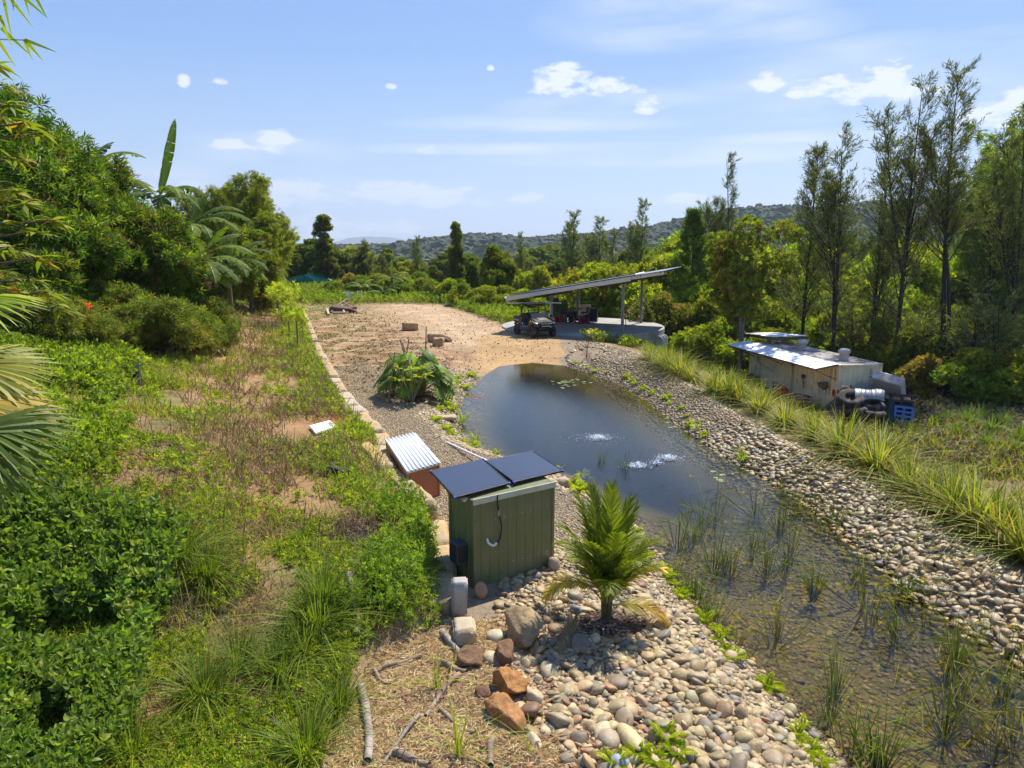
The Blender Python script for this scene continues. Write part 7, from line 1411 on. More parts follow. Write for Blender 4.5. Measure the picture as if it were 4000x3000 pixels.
# bare twiggy saplings in front of the thicket
for i, (px_, y, h) in enumerate(((3350, 45, 5), (3420, 44, 6), (3600, 42, 5), (3650, 41, 4.5), (3790, 40, 6), (3830, 39, 5), (3930, 38, 5.5), (3240, 50, 6), (3060, 50, 6))):
    x = (px_ - 2000) / FPX * y; t = sheoak('twiggy_sapling', 1200 + i, h, random.uniform(-.12, .12), .42, 26, cols=G_OLIVE, wisps=1500, bare=.15, r0=.05, forks=2, wl=.35, steep=.5); put(t, x, y, f'bare twiggy sapling in front of the thicket, {ordw(i)} in the row beyond the container', 'twiggy saplings')
# low shrubs along the yard's verge and at its far end
VG = []
for i in range(34):
    px_ = 1560 + i * 17 + random.uniform(-8, 8); y = float(np.interp(px_, [1560, 1700, 1900, 2140], [80, 72, 62, 57])) + random.uniform(0, 7); VG.append((px_, y))
for i, (px_, y) in enumerate(VG):
    k = random.choice([0, 1, 1, 3, 3]); x = (px_ - 2000) / FPX * y; o = dup(SP[k]); put(o, x, y, f'{adj[k]} bush behind the verge of the yard, {ordw(i)} from the left', 'bushes behind the yard', rz=random.uniform(0, 6), s_=random.uniform(.35, .8))
for i, (px_, y, s_, k, lab) in enumerate(((1320, 78, .55, 0, 'small dark bush right of the tent'), (1290, 82, .5, 1, 'green bush touching the right side of the tent'), (1405, 80, .75, 0, 'dark bush behind the step ladder'), (1118, 84, .5, 3, 'bright bush left of the tent'), (1070, 74, .7, 1, 'green bush by the last banana plants'), (1250, 70, .2, 3, 'low bright bush in front of the tent'), (1180, 70, .2, 1, 'low green bush in front of the left side of the tent'), (1375, 84, .8, 4, 'brown dried bush above the feed bags'), (1345, 80, .45, 4, 'brown grassy bush behind the feed bags'), (1460, 84, .7, 1, 'green bush behind the small banana plants'), (1440, 79, .5, 3, 'bright leafy bush left of the small banana plants'))):
    x = (px_ - 2000) / FPX * y; put(dup(SP[k]), x, y, lab, 'bushes round the far yard', rz=i, s_=s_)
for i in range(22):
    px_ = 1405 + i * 12 + random.uniform(-6, 6); y = random.uniform(77, 88); k = random.choice([0, 1, 1, 3]); x = (px_ - 2000) / FPX * y; put(dup(SP[k]), x, y, f'{adj[k]} bush at the far end of the yard, {ordw(i)} from the left', 'bushes at the far end of the yard', rz=i, s_=random.uniform(.45, .9))

# ---------------------------------------------------------------- left side: bananas, mango trees, bamboo
def bpos(px, y): x = (px - 2000) / FPX * y; return (x, y, tz(x, y))
b = bpos(645, 33); st = aty(650, 770, 33).z - b[2]
banana('banana_plant', 'tallest banana plant, with the great upright leaf against the sky', b, st, [(5, 74, 3.7, -.05), (60, 76, 2.3, .3), (172, 40, 2.7, 1.5), (150, 50, 2.6, 1.3), (20, 52, 2.4, 2.0), (0, 35, 2.3, 2.2), (-60, 30, 2.4, 2.3), (230, 35, 2.3, 2.2), (320, 42, 2.4, 2.0)], 21, lean=(.2, 0))
b = bpos(760, 34); st = aty(780, 900, 34).z - b[2]
banana('banana_plant', 'banana plant right of the tallest one, its leaves arching far to the right', b, st, [(10, 48, 3.4, 1.7), (-12, 42, 3.2, 1.9), (28, 55, 3.1, 1.7), (60, 68, 2.4, .8), (-40, 35, 2.7, 2.1), (200, 45, 2.6, 1.9), (250, 40, 2.6, 2.1), (300, 40, 2.8, 2.0), (-5, 25, 2.6, 1.9)], 22)
b = bpos(790, 31); st = aty(800, 1010, 31).z - b[2]
t = banana('banana_plant', 'low banana plant in front, its dark leaves drooping to the path', b, st, [(-5, 30, 2.7, 1.6), (-25, 20, 2.6, 1.7), (15, 40, 2.7, 1.6), (-50, 15, 2.6, 1.7), (40, 55, 2.4, 1.2), (230, 35, 2.3, 1.9), (280, 25, 2.6, 1.9), (180, 40, 2.3, 1.9), (0, 62, 2.2, .9), (330, 5, 2.4, 1.5)], 23); dead_leaves(t, (0, 0, st - .2), 7, 1.9, np.random.RandomState(4))
b = bpos(680, 30); st = aty(680, 1000, 30).z - b[2]
t = banana('banana_plant', 'banana plant with hanging brown leaves left of the low one', b, st, [(200, 40, 2.2, 2.0), (250, 30, 2.3, 2.1), (300, 35, 2.3, 2.1), (340, 45, 2.2, 1.8), (100, 60, 2.0, 1.0)], 24); dead_leaves(t, (0, 0, st - .1), 8, 1.8, np.random.RandomState(5))
b = bpos(905, 38); st = aty(915, 1040, 38).z - b[2]
t = banana('banana_plant', 'banana plant furthest to the right, its leaves hanging over the path', b, st, [(5, 50, 2.9, 1.7), (-15, 38, 2.8, 1.8), (25, 60, 2.6, 1.3), (160, 50, 2.4, 1.8), (-45, 30, 2.5, 1.9), (200, 35, 2.4, 2.0), (80, 72, 2.2, .6), (300, 25, 2.5, 1.9), (-5, 20, 2.5, 1.6)], 28); dead_leaves(t, (0, 0, st - .15), 6, 1.7, np.random.RandomState(6))
b = bpos(410, 37); st = aty(420, 640, 37).z - b[2]
banana('banana_plant', 'banana plant behind the mango trees, two leaves showing over their tops', b, st, [(150, 52, 3.2, .9), (10, 40, 3.0, 1.3), (170, 30, 2.8, 1.9), (60, 60, 2.0, 1.0)], 25)
b = bpos(1000, 56); st = 2.2
banana('banana_plant', 'small banana plant at the end of the left slope near the bamboo', b, st, [(20, 45, 2.0, 1.6), (160, 50, 2.0, 1.5), (300, 35, 2.0, 1.8), (80, 70, 1.8, .7), (230, 40, 2.0, 1.7)], 26)
for k, (px_, y, st, lv, lab) in enumerate(((1535, 74, 2.3, [(85, 84, 2.0, .2), (10, 30, 2.0, 1.6), (-20, 15, 1.8, 1.6), (30, 45, 2.2, 1.5), (180, 35, 2.0, 1.8)], 'far banana plant with an upright leaf beside the drooping she-oak'), (1420, 76, 1.2, [(150, 40, 2.2, 1.3), (60, 50, 2.2, 1.3), (20, 40, 2.2, 1.5), (200, 30, 2.2, 1.5), (300, 40, 2.0, 1.5)], 'far low banana plant above the step ladder'), (1500, 73, .9, [(10, 55, 2.3, 1.0), (40, 40, 2.2, 1.3), (120, 50, 2.0, 1.3), (330, 35, 2.0, 1.5), (200, 40, 1.8, 1.5)], 'far low banana plant right of the step ladder'))):
    banana('banana_plant', lab, bpos(px_, y), st, lv, 27 + k, 'far banana plants', .6, [(.10, .16, .03), (.08, .13, .025)])
# mango trees
MG = [(.028, .062, .012), (.04, .085, .014), (.055, .11, .016), (.085, .145, .02), (.12, .17, .025)]; MPp = [.28, .3, .22, .13, .07]
def mango(seed, h, r_, n, low, label, pos, ncl=40):
    t = broad_tree('mango_tree', seed, h, r_, low, ncl, n, LEAF2, .27, .062, MG, BARK, .22, .27, 8, .85, .55, mat=LEAFG, spread=1.25, updir=.55, prob=MPp); rr = np.random.RandomState(seed + 1)
    cr = t.children[0]; co = np.empty(len(cr.data.vertices) * 3, 'f'); cr.data.vertices.foreach_get('co', co); co = co.reshape(-1, 3); k = rr.choice(len(co), 240); P = co[k]; out_ = (P[:, 2] > h * .3) & (np.hypot(P[:, 0], P[:, 1]) + np.maximum(P[:, 2] - (h + low) / 2, 0) > r_ * .62); P = P[out_]; PP_ = np.repeat(P, 14, 0); D = rand_dirs(len(PP_), -.1, 1, rr); PP_ = PP_ + rr.normal(0, .05, PP_.shape) + D * .12
    g = Geo(); v, f, c = stamp(LEAF2[0], LEAF2[1], frames(D), PP_, np.tile([.035, .26, .2], (len(D), 1)), pal([(.34, .19, .08), (.36, .24, .09), (.26, .15, .07)], len(D), .2, r=rr)); g.add(v, f, c); g.build('flower_panicles', DRY, t); t.location = pos; t['label'] = label; t['group'] = 'mango trees on the slope'; return t
for k, (px_, tp_, y, r_, n, ncl, lab) in enumerate(((50, 285, 25.5, 3.9, 7200, 56, 'mango tree at the far left, the tallest of them'), (275, 440, 28, 3.0, 6400, 50, 'mango tree in the middle of the left slope, next to the tallest'), (440, 610, 29, 2.4, 5400, 44, 'mango tree just left of the upright banana leaf'), (610, 790, 28.5, 1.9, 3900, 34, 'lowest mango tree, in front of the banana plants'), (170, 740, 24, 2.5, 3800, 30, 'lower mango tree in front of the tallest one'))):
    b = bpos(px_, y); h = aty(px_, tp_, y).z - b[2]; mango(1300 + k, h, r_, n, .8 if k != 3 else 1.2, lab, b, ncl)
for px_, tp_, y, r_, lab in ((870, 830, 48, 2.8, 'leafy green tree filling the gap between the banana plants and the bamboo'), (985, 880, 52, 2.4, 'smaller leafy tree right of the banana plants, below the bamboo')):
    b = bpos(px_, y); t = broad_tree('leafy_tree', int(px_), aty(px_, tp_, y).z - b[2], r_, .6, 26, 3600, LEAF2, .28, .12, G_MID, BARK, .15, .3, 6, .8); t.location = b; tag(t, lab, None, 'trees behind the banana plants')
# scraggly undergrowth in front of them
UG = []
for k in range(3):
    t = broad_tree('understory_shrub', 1350 + k, 3.0, 1.5, .3, 18, 800, LEAF2, .27, .05, [(.07, .11, .025), (.10, .14, .03), (.045, .075, .02), (.13, .15, .05)], BARKP, .06, .34, 8, .8, .2, spread=1.35); t['category'] = 'shrub'; UG.append(t)
used = set(); ug = []
for i in range(30): px_ = -40 + i * 31 + random.uniform(-10, 10); ug.append((px_, float(np.interp(px_, [0, 400, 900], [20.5, 23.5, 29])) + random.uniform(-1.2, 2.2)))
for i, (px_, y) in enumerate(ug):
    b = bpos(px_, y); place(UG, used, b, random.uniform(.35, .85), f'scraggly shrub below the mango trees, {ordw(i)} from the left', 'undergrowth below the mango trees')
for i, (px_, py_) in enumerate(((343, 1190), (352, 1200), (310, 1212), (338, 1232))):
    b = bpos(px_, 21.5); p = aty(px_, py_, 21.5); t = thing('red_flower', ('brightest red flower in the undergrowth at left', 'red flower just right of the brightest', 'small red flower left of the brightest', 'lowest red flower in the undergrowth')[i], 'flower', p, 0, 'red flowers'); n_ = 10; g = Geo(); v, f, c = stamp(LEAF4[0], LEAF4[1], frames(rand_dirs(n_, -.3, 1)), rs.normal(0, .02, (n_, 3)), np.tile([.04, .07 if i < 2 else .045, .06], (n_, 1)), pal([(.55, .01, .012)], n_, .2)); g.add(v, f, c); g.build('petals', LEAF, t); V, F = tubes([(Vector((0, 0, -(p.z - b[2]))), Vector((0, 0, 0)), .012, .006)], 5); g = Geo(); g.add(V, F, (.08, .1, .03)); g.build('stem', LEAF, t)
# bamboo behind the bananas
for i, (px_, tp_, y, r_, nl, lab) in enumerate(((1010, 640, 62, 2.2, 12000, 'tall bamboo clump on the left with spires against the sky'), (925, 690, 66, 2.6, 11000, 'bamboo clump behind the banana leaves'), (1075, 800, 70, 1.8, 8000, 'lower bamboo clump at the right of the tall one'), (1040, 830, 56, 1.9, 9000, 'rounded bamboo clump in front of the tall one'), (840, 720, 70, 3.0, 8000, 'bamboo clump furthest left, mostly hidden by the mango trees'))):
    b = bpos(px_, y); h = aty(px_, tp_, y).z - b[2]; t = bamboo('bamboo', 1400 + i, h, r_, 40, [(.12, .165, .022), (.16, .20, .03), (.09, .13, .02), (.06, .095, .018)], int(nl * 1.5), L_=.30); t.location = b; t['label'] = lab; t['group'] = 'bamboo clumps on the left'
# saplings along the garden edge
PT = []
for k in range(2):
    rr = np.random.RandomState(1500 + k); t = thing('papaya_sapling', None, 'sapling'); V, F = tubes(path_segs([Vector((0, 0, -.1)), Vector((.03, 0, .6)), Vector((.0, .02, 1.3))], .05, .03), 7); g = Geo(); g.add(V, F); g.build('trunk', solid("sapling_bark", (.24, .20, .14), .85, 0, .2, 8) if k == 0 else bpy.data.materials['sapling_bark'], t, smooth=True); n_ = 46; D = rand_dirs(n_, -.55, .75, rr); P = np.array([0, 0, 1.45]) + D * rr.uniform(.12, .62, (n_, 1)); pv, pf = sprig(LEAF2, 7, .22, .06, 1.5, 0, .02, rr); g = Geo(); v, f, c = stamp(pv, pf, frames(D + np.array([0, 0, -.35])), P, rr.uniform(.8, 1.2, n_), pal([(.14, .21, .03), (.11, .17, .03), (.19, .24, .04)], n_, .15, r=rr)); g.add(v, f, c); g.build('leaves', LEAF, t); PT.append(t)
used = set()
for i, (px_, py_, s_) in enumerate(((1163, 1368, .95), (1130, 1322, .9), (1114, 1285, 1.35), (1104, 1268, 1.25), (1097, 1250, 1.3), (1092, 1236, 1.2), (1084, 1222, 1.2), (1078, 1208, 1.2), (1066, 1196, 1.1), (1057, 1180, 1.1))):
    p = at(px_, py_, .5); p.z = tz(p.x, p.y) ; place(PT, used, p, s_ * 1.15, f'papaya sapling, {ordw(i)} from the near end of the row along the garden edge', 'papaya saplings along the garden edge')
# fan palm at the left edge, its trunk just outside the picture
fpx = (-5.75, 6.6); fz = tz(*fpx); fpalm = thing('fan_palm', 'fan palm at the left edge with pleated leaves reaching into the picture', 'palm', (fpx[0], fpx[1], fz)); rr = np.random.RandomState(31)
V, F = tubes(path_segs([Vector((0, 0, -.2)), Vector((0, 0, 1.0)), Vector((.05, 0, 2.0))], .16, .13), 10); g = Geo(); g.add(V, F); g.build('trunk', BARK, fpalm, smooth=True)
def fan(hub, d, up, rad, n_=34, sweep=2.7, c=PG, droop=.35):
    hub = Vector(hub); d = Vector(d).normalized(); s_ = d.cross(Vector(up)).normalized(); g = Geo(); P = []; D = []; N2 = []
    for i in range(n_): a = (i / (n_ - 1) - .5) * sweep * 1.0; dd = d * math.cos(a) + s_ * math.sin(a); P.append(tuple(hub)); D.append(tuple(dd)); N2.append(rad * (1 - .18 * abs(a) / sweep) * rr.uniform(.93, 1.05))
    pv, pf = blade(6, droop); pv = pv.copy(); q = pv[:, 1]; pv[:, 0] *= np.interp(q, [0, .1, .5, 1], [.2, .5, 1.9, .9]); up_ = s_.cross(d); Mx = frames(np.array(D), up=np.tile(np.array(up_), (n_, 1)), roll=np.where(np.arange(n_) % 2, .35, -.35)); v, f, c_ = stamp(pv, pf, Mx, np.array(P), np.c_[np.full(n_, .045), N2, np.array(N2)], pal(c, n_, .12, r=rr)); g.add(v, f, c_); o = g.build('fan_leaf', LEAFG, fpalm); V, F = tubes([(Vector((.05, 0, 2.0)), hub, .02, .014)], 6); g = Geo(); g.add(V, F, (.12, .15, .04)); g.build('petiole', LEAF, o)
def L2(px, py, y): p = aty(px, py, y); return (p.x - fpx[0], p.y - fpx[1], p.z - fz)
fan(L2(-130, 1430, 6.6), (1, .15, -.02), (0, -.5, 1), .85, c=[(.09, .12, .03), (.12, .15, .03)]); fan(L2(-150, 1190, 6.9), (1, -.1, .25), (0, -.35, 1), .8, c=[(.12, .18, .02), (.09, .15, .02)], droop=.5)
fan(L2(-130, 1660, 6.0), (1, -.1, -.12), (-.1, -.25, 1), .98, c=[(.04, .075, .018), (.05, .085, .02)], droop=.25); fan(L2(-160, 1700, 5.8), (.75, -.2, -.75), (.2, -.6, .6), .9, c=[(.045, .08, .018), (.03, .06, .016)]); fan(L2(-180, 1560, 6.2), (1, .2, -.2), (0, -.4, 1), 1.0, c=[(.17, .15, .03), (.10, .12, .03)])
# tree with long yellow-green whorled leaves reaching in at the left edge
lt_ = (-8.6, 9.6); lz = tz(*lt_); wt = thing('whorled_leaf_tree', 'tree at the left edge with long yellow green leaves in whorls', 'tree', (lt_[0], lt_[1], lz)); segs = path_segs(bez((0, 0, -.2), (.1, 0, 3), (.1, 0, 6.8), 8), .14, .05); P = []; D = []
for (px_, py_, y) in ((30, 330, 9.5), (120, 480, 9.6), (180, 520, 9.8), (60, 410, 9.2), (20, 600, 9.3), (60, 740, 9.1), (110, 800, 9.3), (40, 880, 9.2), (220, 860, 9.5), (160, 905, 9.3), (60, 960, 9.), (30, 1060, 8.8), (140, 1090, 9.2), (210, 1140, 9.4), (100, 1180, 9.), (20, 1150, 8.9), (250, 1200, 9.6), (170, 1010, 9.4), (20, 460, 9.8), (10, 720, 9.6), (90, 620, 9.8), (10, 980, 9.6), (70, 1130, 9.3), (-30, 800, 9), (-30, 560, 9), (-40, 1060, 9), (0, 250, 9.9)):
    e_ = Vector(aty(px_ - 20, py_, y)) - Vector((lt_[0], lt_[1], lz)); s0 = Vector((.1, 0, min(6.6, max(1., e_.z - .5)))); segs += path_segs(bez(s0, (s0 + e_) / 2 + Vector((0, 0, .15)), e_, 4), .03, .012); n_ = 13; a = rr.uniform(0, 6.28, n_); el_ = rr.uniform(-.45, .5, n_); P.append(np.tile(np.array(e_), (n_, 1)) + rr.normal(0, .02, (n_, 3))); D.append(np.c_[np.cos(a) + .35, np.sin(a), el_])
P = np.concatenate(P); D = np.concatenate(D); n_ = len(P); g = Geo(); pv, pf = blade(4, .35); pv = pv.copy(); pv[:, 0] *= np.interp(pv[:, 1], [0, .15, .5, 1], [.35, .9, 1.5, .8]); v, f, c = stamp(pv, pf, frames(D, up=np.array([0, 0, 1.]), roll=rr.normal(0, .3, n_)), P, np.c_[np.full(n_, .052), rr.uniform(.24, .36, n_), rr.uniform(.2, .36, n_)], pal([(.10, .14, .02), (.075, .115, .018), (.13, .155, .025), (.20, .12, .02), (.055, .09, .018)], n_, .15, r=rr, p=[.33, .3, .2, .05, .12])); g.add(v, f, c); g.build('leaves', LEAF, wt); V, F = tubes(segs, 6); g = Geo(); g.add(V, F); g.build('trunk', BARK, wt, smooth=True)
# bamboo spray hanging in at the top left corner
bs = (-6.6, 7.0); bz = tz(*bs); bt = thing('overhanging_bamboo', 'bamboo spray hanging in at the top left corner of the photo', 'bamboo', (bs[0], bs[1], bz)); segs = path_segs([Vector((0, 0, -.2)), Vector((0, 0, 4)), Vector((.25, 0, 7.6)), Vector((.9, 0, 8.9))], .04, .012); P = []; D = []
for (px_, py_, dx, dz_, ln, y) in ((10, -30, .02, -1, .42, 7), (30, -20, .6, -.9, .34, 7), (5, 110, .7, -.7, .34, 7), (95, 155, 1, -.35, .30, 7), (100, 158, .55, -.75, .22, 7), (95, 155, .2, -1, .18, 7), (0, 60, .2, -1, .3, 6.9), (130, -30, .4, -1, .24, 7.1), (90, -40, .05, -1, .22, 7.1), (55, -40, -.3, -1, .2, 7), (70, -30, 1, -.9, .33, 7), (-5, 160, .5, -1, .26, 7)):
    e_ = Vector(aty(px_, py_, y)) - Vector((bs[0], bs[1], bz)); P.append(tuple(e_)); D.append((dx, 0.05, dz_)); 
    segs.append((Vector((.3, 0, e_.z + .05)), e_, .004, .002))
g = Geo(); n_ = len(P); v, f, c = stamp(*blade(4, .15), frames(np.array(D), up=np.array([0, -1., .3])), np.array(P), np.c_[np.full(n_, .032), np.array([.42, .34, .34, .3, .22, .18, .3, .24, .22, .2, .33, .26]), np.full(n_, .2)], pal([(.09, .16, .02), (.14, .2, .02)], n_, .2)); g.add(v, f, c); g.build('leaves', LEAF, bt); V, F = tubes(segs, 4); g = Geo(); g.add(V, F); g.build('culm', bpy.data.materials['culm'], bt)

# ---------------------------------------------------------------- ground cover (nobody could count it)
def cover(name, label, N_, region, dens, proto, size, cols, mat, kind='stuff', tilt=.6, lift=(0, .1), up=1., lod=9., prob=None, dmax=70, lay=1, hfun=None):
    """N_ tries spread so that the density falls with distance; region(x,y)->prob"""
    x0, x1, y0, y1 = region; u = rs.rand(N_); y = y0 * (y1 / y0) ** u; xs_ = rs.uniform(-1, 1, N_); x = xs_ * (y * .80 + 2.0); k = (x > x0) & (x < x1); x, y = x[k], y[k]; pr_ = dens(x, y); k = rs.rand(len(x)) < pr_; x, y = x[k], y[k]; n_ = len(x)
    z = terrain(x, y); sc_l = np.maximum(1, np.hypot(x, y) / lod) ** .8; S = rs.uniform(size[0], size[1], n_) * sc_l; hh_ = rs.uniform(lift[0], lift[1], n_) * sc_l ** .5
    if hfun is not None: hh_ = hh_ * hfun(x, y)
    D = np.c_[rs.normal(0, tilt, n_), rs.normal(0, tilt, n_), np.full(n_, up)]; S = S * np.interp(y, [20, 50, 80], [1, .72, .5]); M = frames(D, roll=rs.uniform(0, 6.28, n_)); C = pal(cols, n_, .2, p=prob) * (.78 + .5 * fbm(x, y, .8, 3, 61))[:, None]; g = Geo()
    which = rs.randint(0, len(proto), n_)
    for q_, (V, F) in enumerate(proto):
        w_ = which == q_; v, f, c = stamp(V, F, M[w_], np.c_[x, y, z + hh_][w_], S[w_], np.clip(C[w_], 0, 1)); g.add(v, f, c)
    o = g.build(name, mat); print(name, n_); return tag(o, label, name.replace('_', ' '), kind=kind)
ro = lambda V, a: V @ np.array(((1, 0, 0), (0, math.cos(a), math.sin(a)), (0, -math.sin(a), math.cos(a))))
SPR = [sprig(LEAF4, 5, .075, .055, 1.25, .0, .05, np.random.RandomState(k)) for k in range(4)]; SPRs = [sprig(LEAF2, 6, .05, .026, 1.15, .0, .06, np.random.RandomState(k + 9)) for k in range(4)]
GB = [blade(3, .3), blade(3, .7), blade(3, 1.1)]; GBt = []
for V, F in GB: V = V.copy(); V[:, 0] *= .045; GBt.append((V, F))
def sleft(x, y): return xw(y) - x
def creeper(x, y): s = sleft(x, y); e = ss((s - np.interp(y, [5, 7, 9, 11], [1.7, 2.3, 3.1, 3.4]) + 1.1 * (fbm(x, y, .7, 3, 71) - .5)) / .5); return e * ss((10.6 - y + 1.5 * (fbm(x, y, .9, 3, 72) - .5)) / 1.5) * (s > .3) * ss((fbm(x, y, .75, 4, 70) - .36) * 9)
def creep2(x, y): s = sleft(x, y); return np.maximum(creeper(x, y), ss((s - 5.2 - .03 * y + 2 * (fbm(x, y, .35, 3, 73) - .5)) / 1.2) * ss((y - 9) / 2) * ss((fbm(x, y, .6, 3, 74) - .25) * 6))
cover('creeper', 'glossy dark green creeper covering the near left slope', 300000, (-14, 2, 4.6, 14), lambda x, y: creeper(x, y) * .85, SPR, (.8, 1.35), [(.044, .085, .020), (.060, .11, .024), (.080, .135, .03), (.11, .165, .034)], LEAFG, tilt=.55, lift=(.02, .42), lod=7, prob=[.3, .35, .25, .1], hfun=lambda x, y: .35 + .9 * ss(sleft(x, y) / 4))
cover('slope_creeper', 'bright leafy ground cover on the left slope below the trees', 260000, (-40, 2, 10, 62), lambda x, y: creep2(x, y) * (1 - creeper(x, y)) * .8, SPR, (.75, 1.2), [(.07, .12, .018), (.10, .16, .02), (.13, .19, .025), (.05, .085, .015)], LEAF, tilt=.6, lift=(.0, .35), lod=10)
def weed(x, y): s = sleft(x, y); e = (s > .12) * (1 - creep2(x, y)); path = np.exp(-((s - 3.2) / 1.7) ** 2) * ss((y - 9) / 5); dk = np.exp(-(((x + 2.6) / .8) ** 2 + ((y - 11.6) / .75) ** 2) ** 2); orange = np.exp(-(((x + 5.0) / .7) ** 2 + ((y - 19.9) / .8) ** 2)); brd = np.exp(-(((x + 5.5) / 1.0) ** 2 + ((y - 18.6) / 1.5) ** 2) ** 2); return e * (1 - dk) * (1 - orange) * (1 - brd) * (1 - .8 * (s < 1.0) * (y > 13.4) * (y < 17.6)) * (1 - .9 * path) * ss((fbm(x, y, 1.3, 4, 75) - .47 + .10 * (y < 11) - .2 * np.exp(-(((x + 3.75) / .7) ** 2 + ((y - 7.5) / 1.) ** 2)) + .15 * np.exp(-((s - .8) / .8) ** 2)) * 9)
cover('weeds', 'small leaved green weeds spread over the terrace', 420000, (-40, 2, 4.6, 85), lambda x, y: weed(x, y) * .8, SPRs, (.6, 1.15), [(.085, .145, .018), (.12, .18, .022), (.16, .21, .03), (.06, .10, .016)], LEAF, tilt=.65, lift=(0, .12), lod=9)
cover('edge_vines', 'leafy vines tumbling over the garden edge left of the green shed', 60000, (-4, 0, 9.2, 17), lambda x, y: ss((sleft(x, y) + .15) / .15) * ss((1.25 - sleft(x, y)) / .4) * ss((13.6 - y) / .6) * (1 - np.exp(-(((x + 2.6) / .75) ** 2 + ((y - 11.6) / .7) ** 2) ** 2)) * .9, SPRs, (.9, 1.5), [(.05, .10, .018), (.08, .14, .022), (.11, .18, .03)], LEAF, tilt=.7, lift=(0, .38), lod=12, hfun=lambda x, y: ss((sleft(x, y) + .3) / .5))
def grassd(x, y): s = sleft(x, y); dk = np.exp(-(((x + 2.6) / .8) ** 2 + ((y - 11.6) / .75) ** 2) ** 2); brd = np.exp(-(((x + 5.5) / 1.0) ** 2 + ((y - 18.6) / 1.5) ** 2) ** 2); return (s > .05) * (1 - brd) * (1 - dk) * ss((fbm(x, y, .55, 4, 76) - .46) * 6) * (1 - .6 * creeper(x, y))
cover('grass', 'green grass growing through the weeds on the left slope', 420000, (-45, 2, 4.6, 95), lambda x, y: grassd(x, y) * (.30 + .45 * ss((sleft(x, y) - 4) / 2)) * np.where(y > 16, 1, .8), GBt, (.12, .30), [(.09, .15, .018), (.12, .18, .022), (.16, .20, .03), (.20, .19, .05)], GRASSM, tilt=.42, lift=(-.02, 0), lod=8)
cover('dry_grass', 'dry brown grass along the worn strip of the terrace', 420000, (-40, 2, 6, 85), lambda x, y: (sleft(x, y) > .05) * (.22 + .78 * np.exp(-((sleft(x, y) - 2.2) / 2.2) ** 2) * ss((y - 7) / 5)) * ss((fbm(x, y, .8, 4, 77) - .36) * 6) * .8 * (1 - np.exp(-(((x + 5.5) / 1.0) ** 2 + ((y - 18.6) / 1.5) ** 2) ** 2)), GBt, (.10, .30), [(.26, .17, .085), (.34, .25, .12), (.20, .12, .06), (.24, .22, .08)], DRY, tilt=.55, lift=(-.02, 0), lod=8)
def yardg(x, y): s = sleft(x, y); n = fbm(x, y, 1.7, 4, 31); return (s < .1) * (x < 3) * (y > 26) * (pond_d_far(x, y) > .5) * np.clip(.05 + .65 * ss((s + 8) / 6) * ss((n - .42) * 7), 0, 1) * (1 - ss((x + 2.4) / .6) * ss((46 - y) / 3)) * (1 - .9 * np.exp(-((x - np.interp(y, [30, 45, 60, 75], [1, -2.5, -7, -13])) / 3.2) ** 2))
def pond_d_far(x, y): return np.where(y < 40, pond_d(x, y), 9.)
cover('yard_grass', 'patchy short grass and weeds on the dirt yard', 260000, (-45, 6, 26, 100), lambda x, y: yardg(x, y), GBt, (.05, .13), [(.16, .18, .03), (.30, .23, .09), (.12, .15, .025), (.36, .28, .14)], GRASSM, tilt=.6, lift=(-.01, 0), lod=12)
cover('yard_litter', 'scraps of bark, leaves and small clods strewn over the dirt yard', 200000, (-45, 6, 26, 70), lambda x, y: (sleft(x, y) < .05) * (x < 5) * (pond_d_far(x, y) > .4) * np.clip(.10 + .9 * ss((fbm(x, y, 1.7, 4, 31) - .46) * 7) * ss((sleft(x, y) + 9) / 5), 0, 1), [LEAF2, (LEAF2[0] * np.array([.4, 1, 1]), LEAF2[1])], (.025, .07), [(.15, .09, .05), (.34, .24, .15), (.10, .07, .045), (.46, .36, .25)], DRY, tilt=1.5, lift=(0, .015), up=.3, lod=14)
def vergeg(x, y):
    t = x - xg(y); xv = np.interp(y, [38, 44, 60, 80], [3.4, 1.0, -4.2, -11.5]); a = (t > np.where(y < 40, 2.6, .1)) * np.where(y < 40, ss((t - 2) / 5) * .6, 1) * ss((17 + 5 * (fbm(x, y, .4, 3, 78) - .5) - t) / 4) * ss((fbm(x, y, .9, 4, 79) - .30) * 5); pth = np.exp(-((x - np.interp(y, [20, 26, 34, 41, 48, 60], [15.5, 14.2, 12.2, 10.6, 12.2, 9])) / .8) ** 2) * (y > 22)
    b = (y > 44) * ss((x - xv - .2) / 1.) ; tank_ = np.hypot(x - TANK[0], y - TANK[1]) < TANK[2] + .15 + 1.3 * (y < 49); c_ = ss((y - 67) / 4) * (x < xv + 1) * (sleft(x, y) < 0) * .8; return np.clip(np.maximum(np.maximum(a * (1 - pth), b), c_), 0, 1) * (~tank_)
cover('verge_grass', 'green grass on the verge and on the lower ground to the right', 560000, (-45, 34, 7, 105), lambda x, y: vergeg(x, y) * .85, GBt, (.10, .34), [(.08, .13, .018), (.12, .17, .02), (.15, .18, .03), (.22, .19, .08)], GRASSM, tilt=.5, lift=(-.02, 0), lod=10)
cover('verge_weeds', 'leafy weeds among the grass of the verge', 190000, (-45, 34, 40, 105), lambda x, y: vergeg(x, y) * .8, SPRs, (.9, 1.6), [(.085, .14, .018), (.13, .18, .022), (.06, .10, .016)], LEAF, tilt=.65, lift=(0, .3), lod=10)
cover('forest_litter', 'dry leaf litter and low growth under the trees to the right', 150000, (8, 60, 24, 75), lambda x, y: ((x - xg(y)) > 7) * .6, [LEAF2], (.06, .14), [(.16, .11, .06), (.22, .15, .08), (.08, .10, .025), (.30, .22, .13)], DRY, tilt=1.2, lift=(0, .05), up=.3, lod=10)
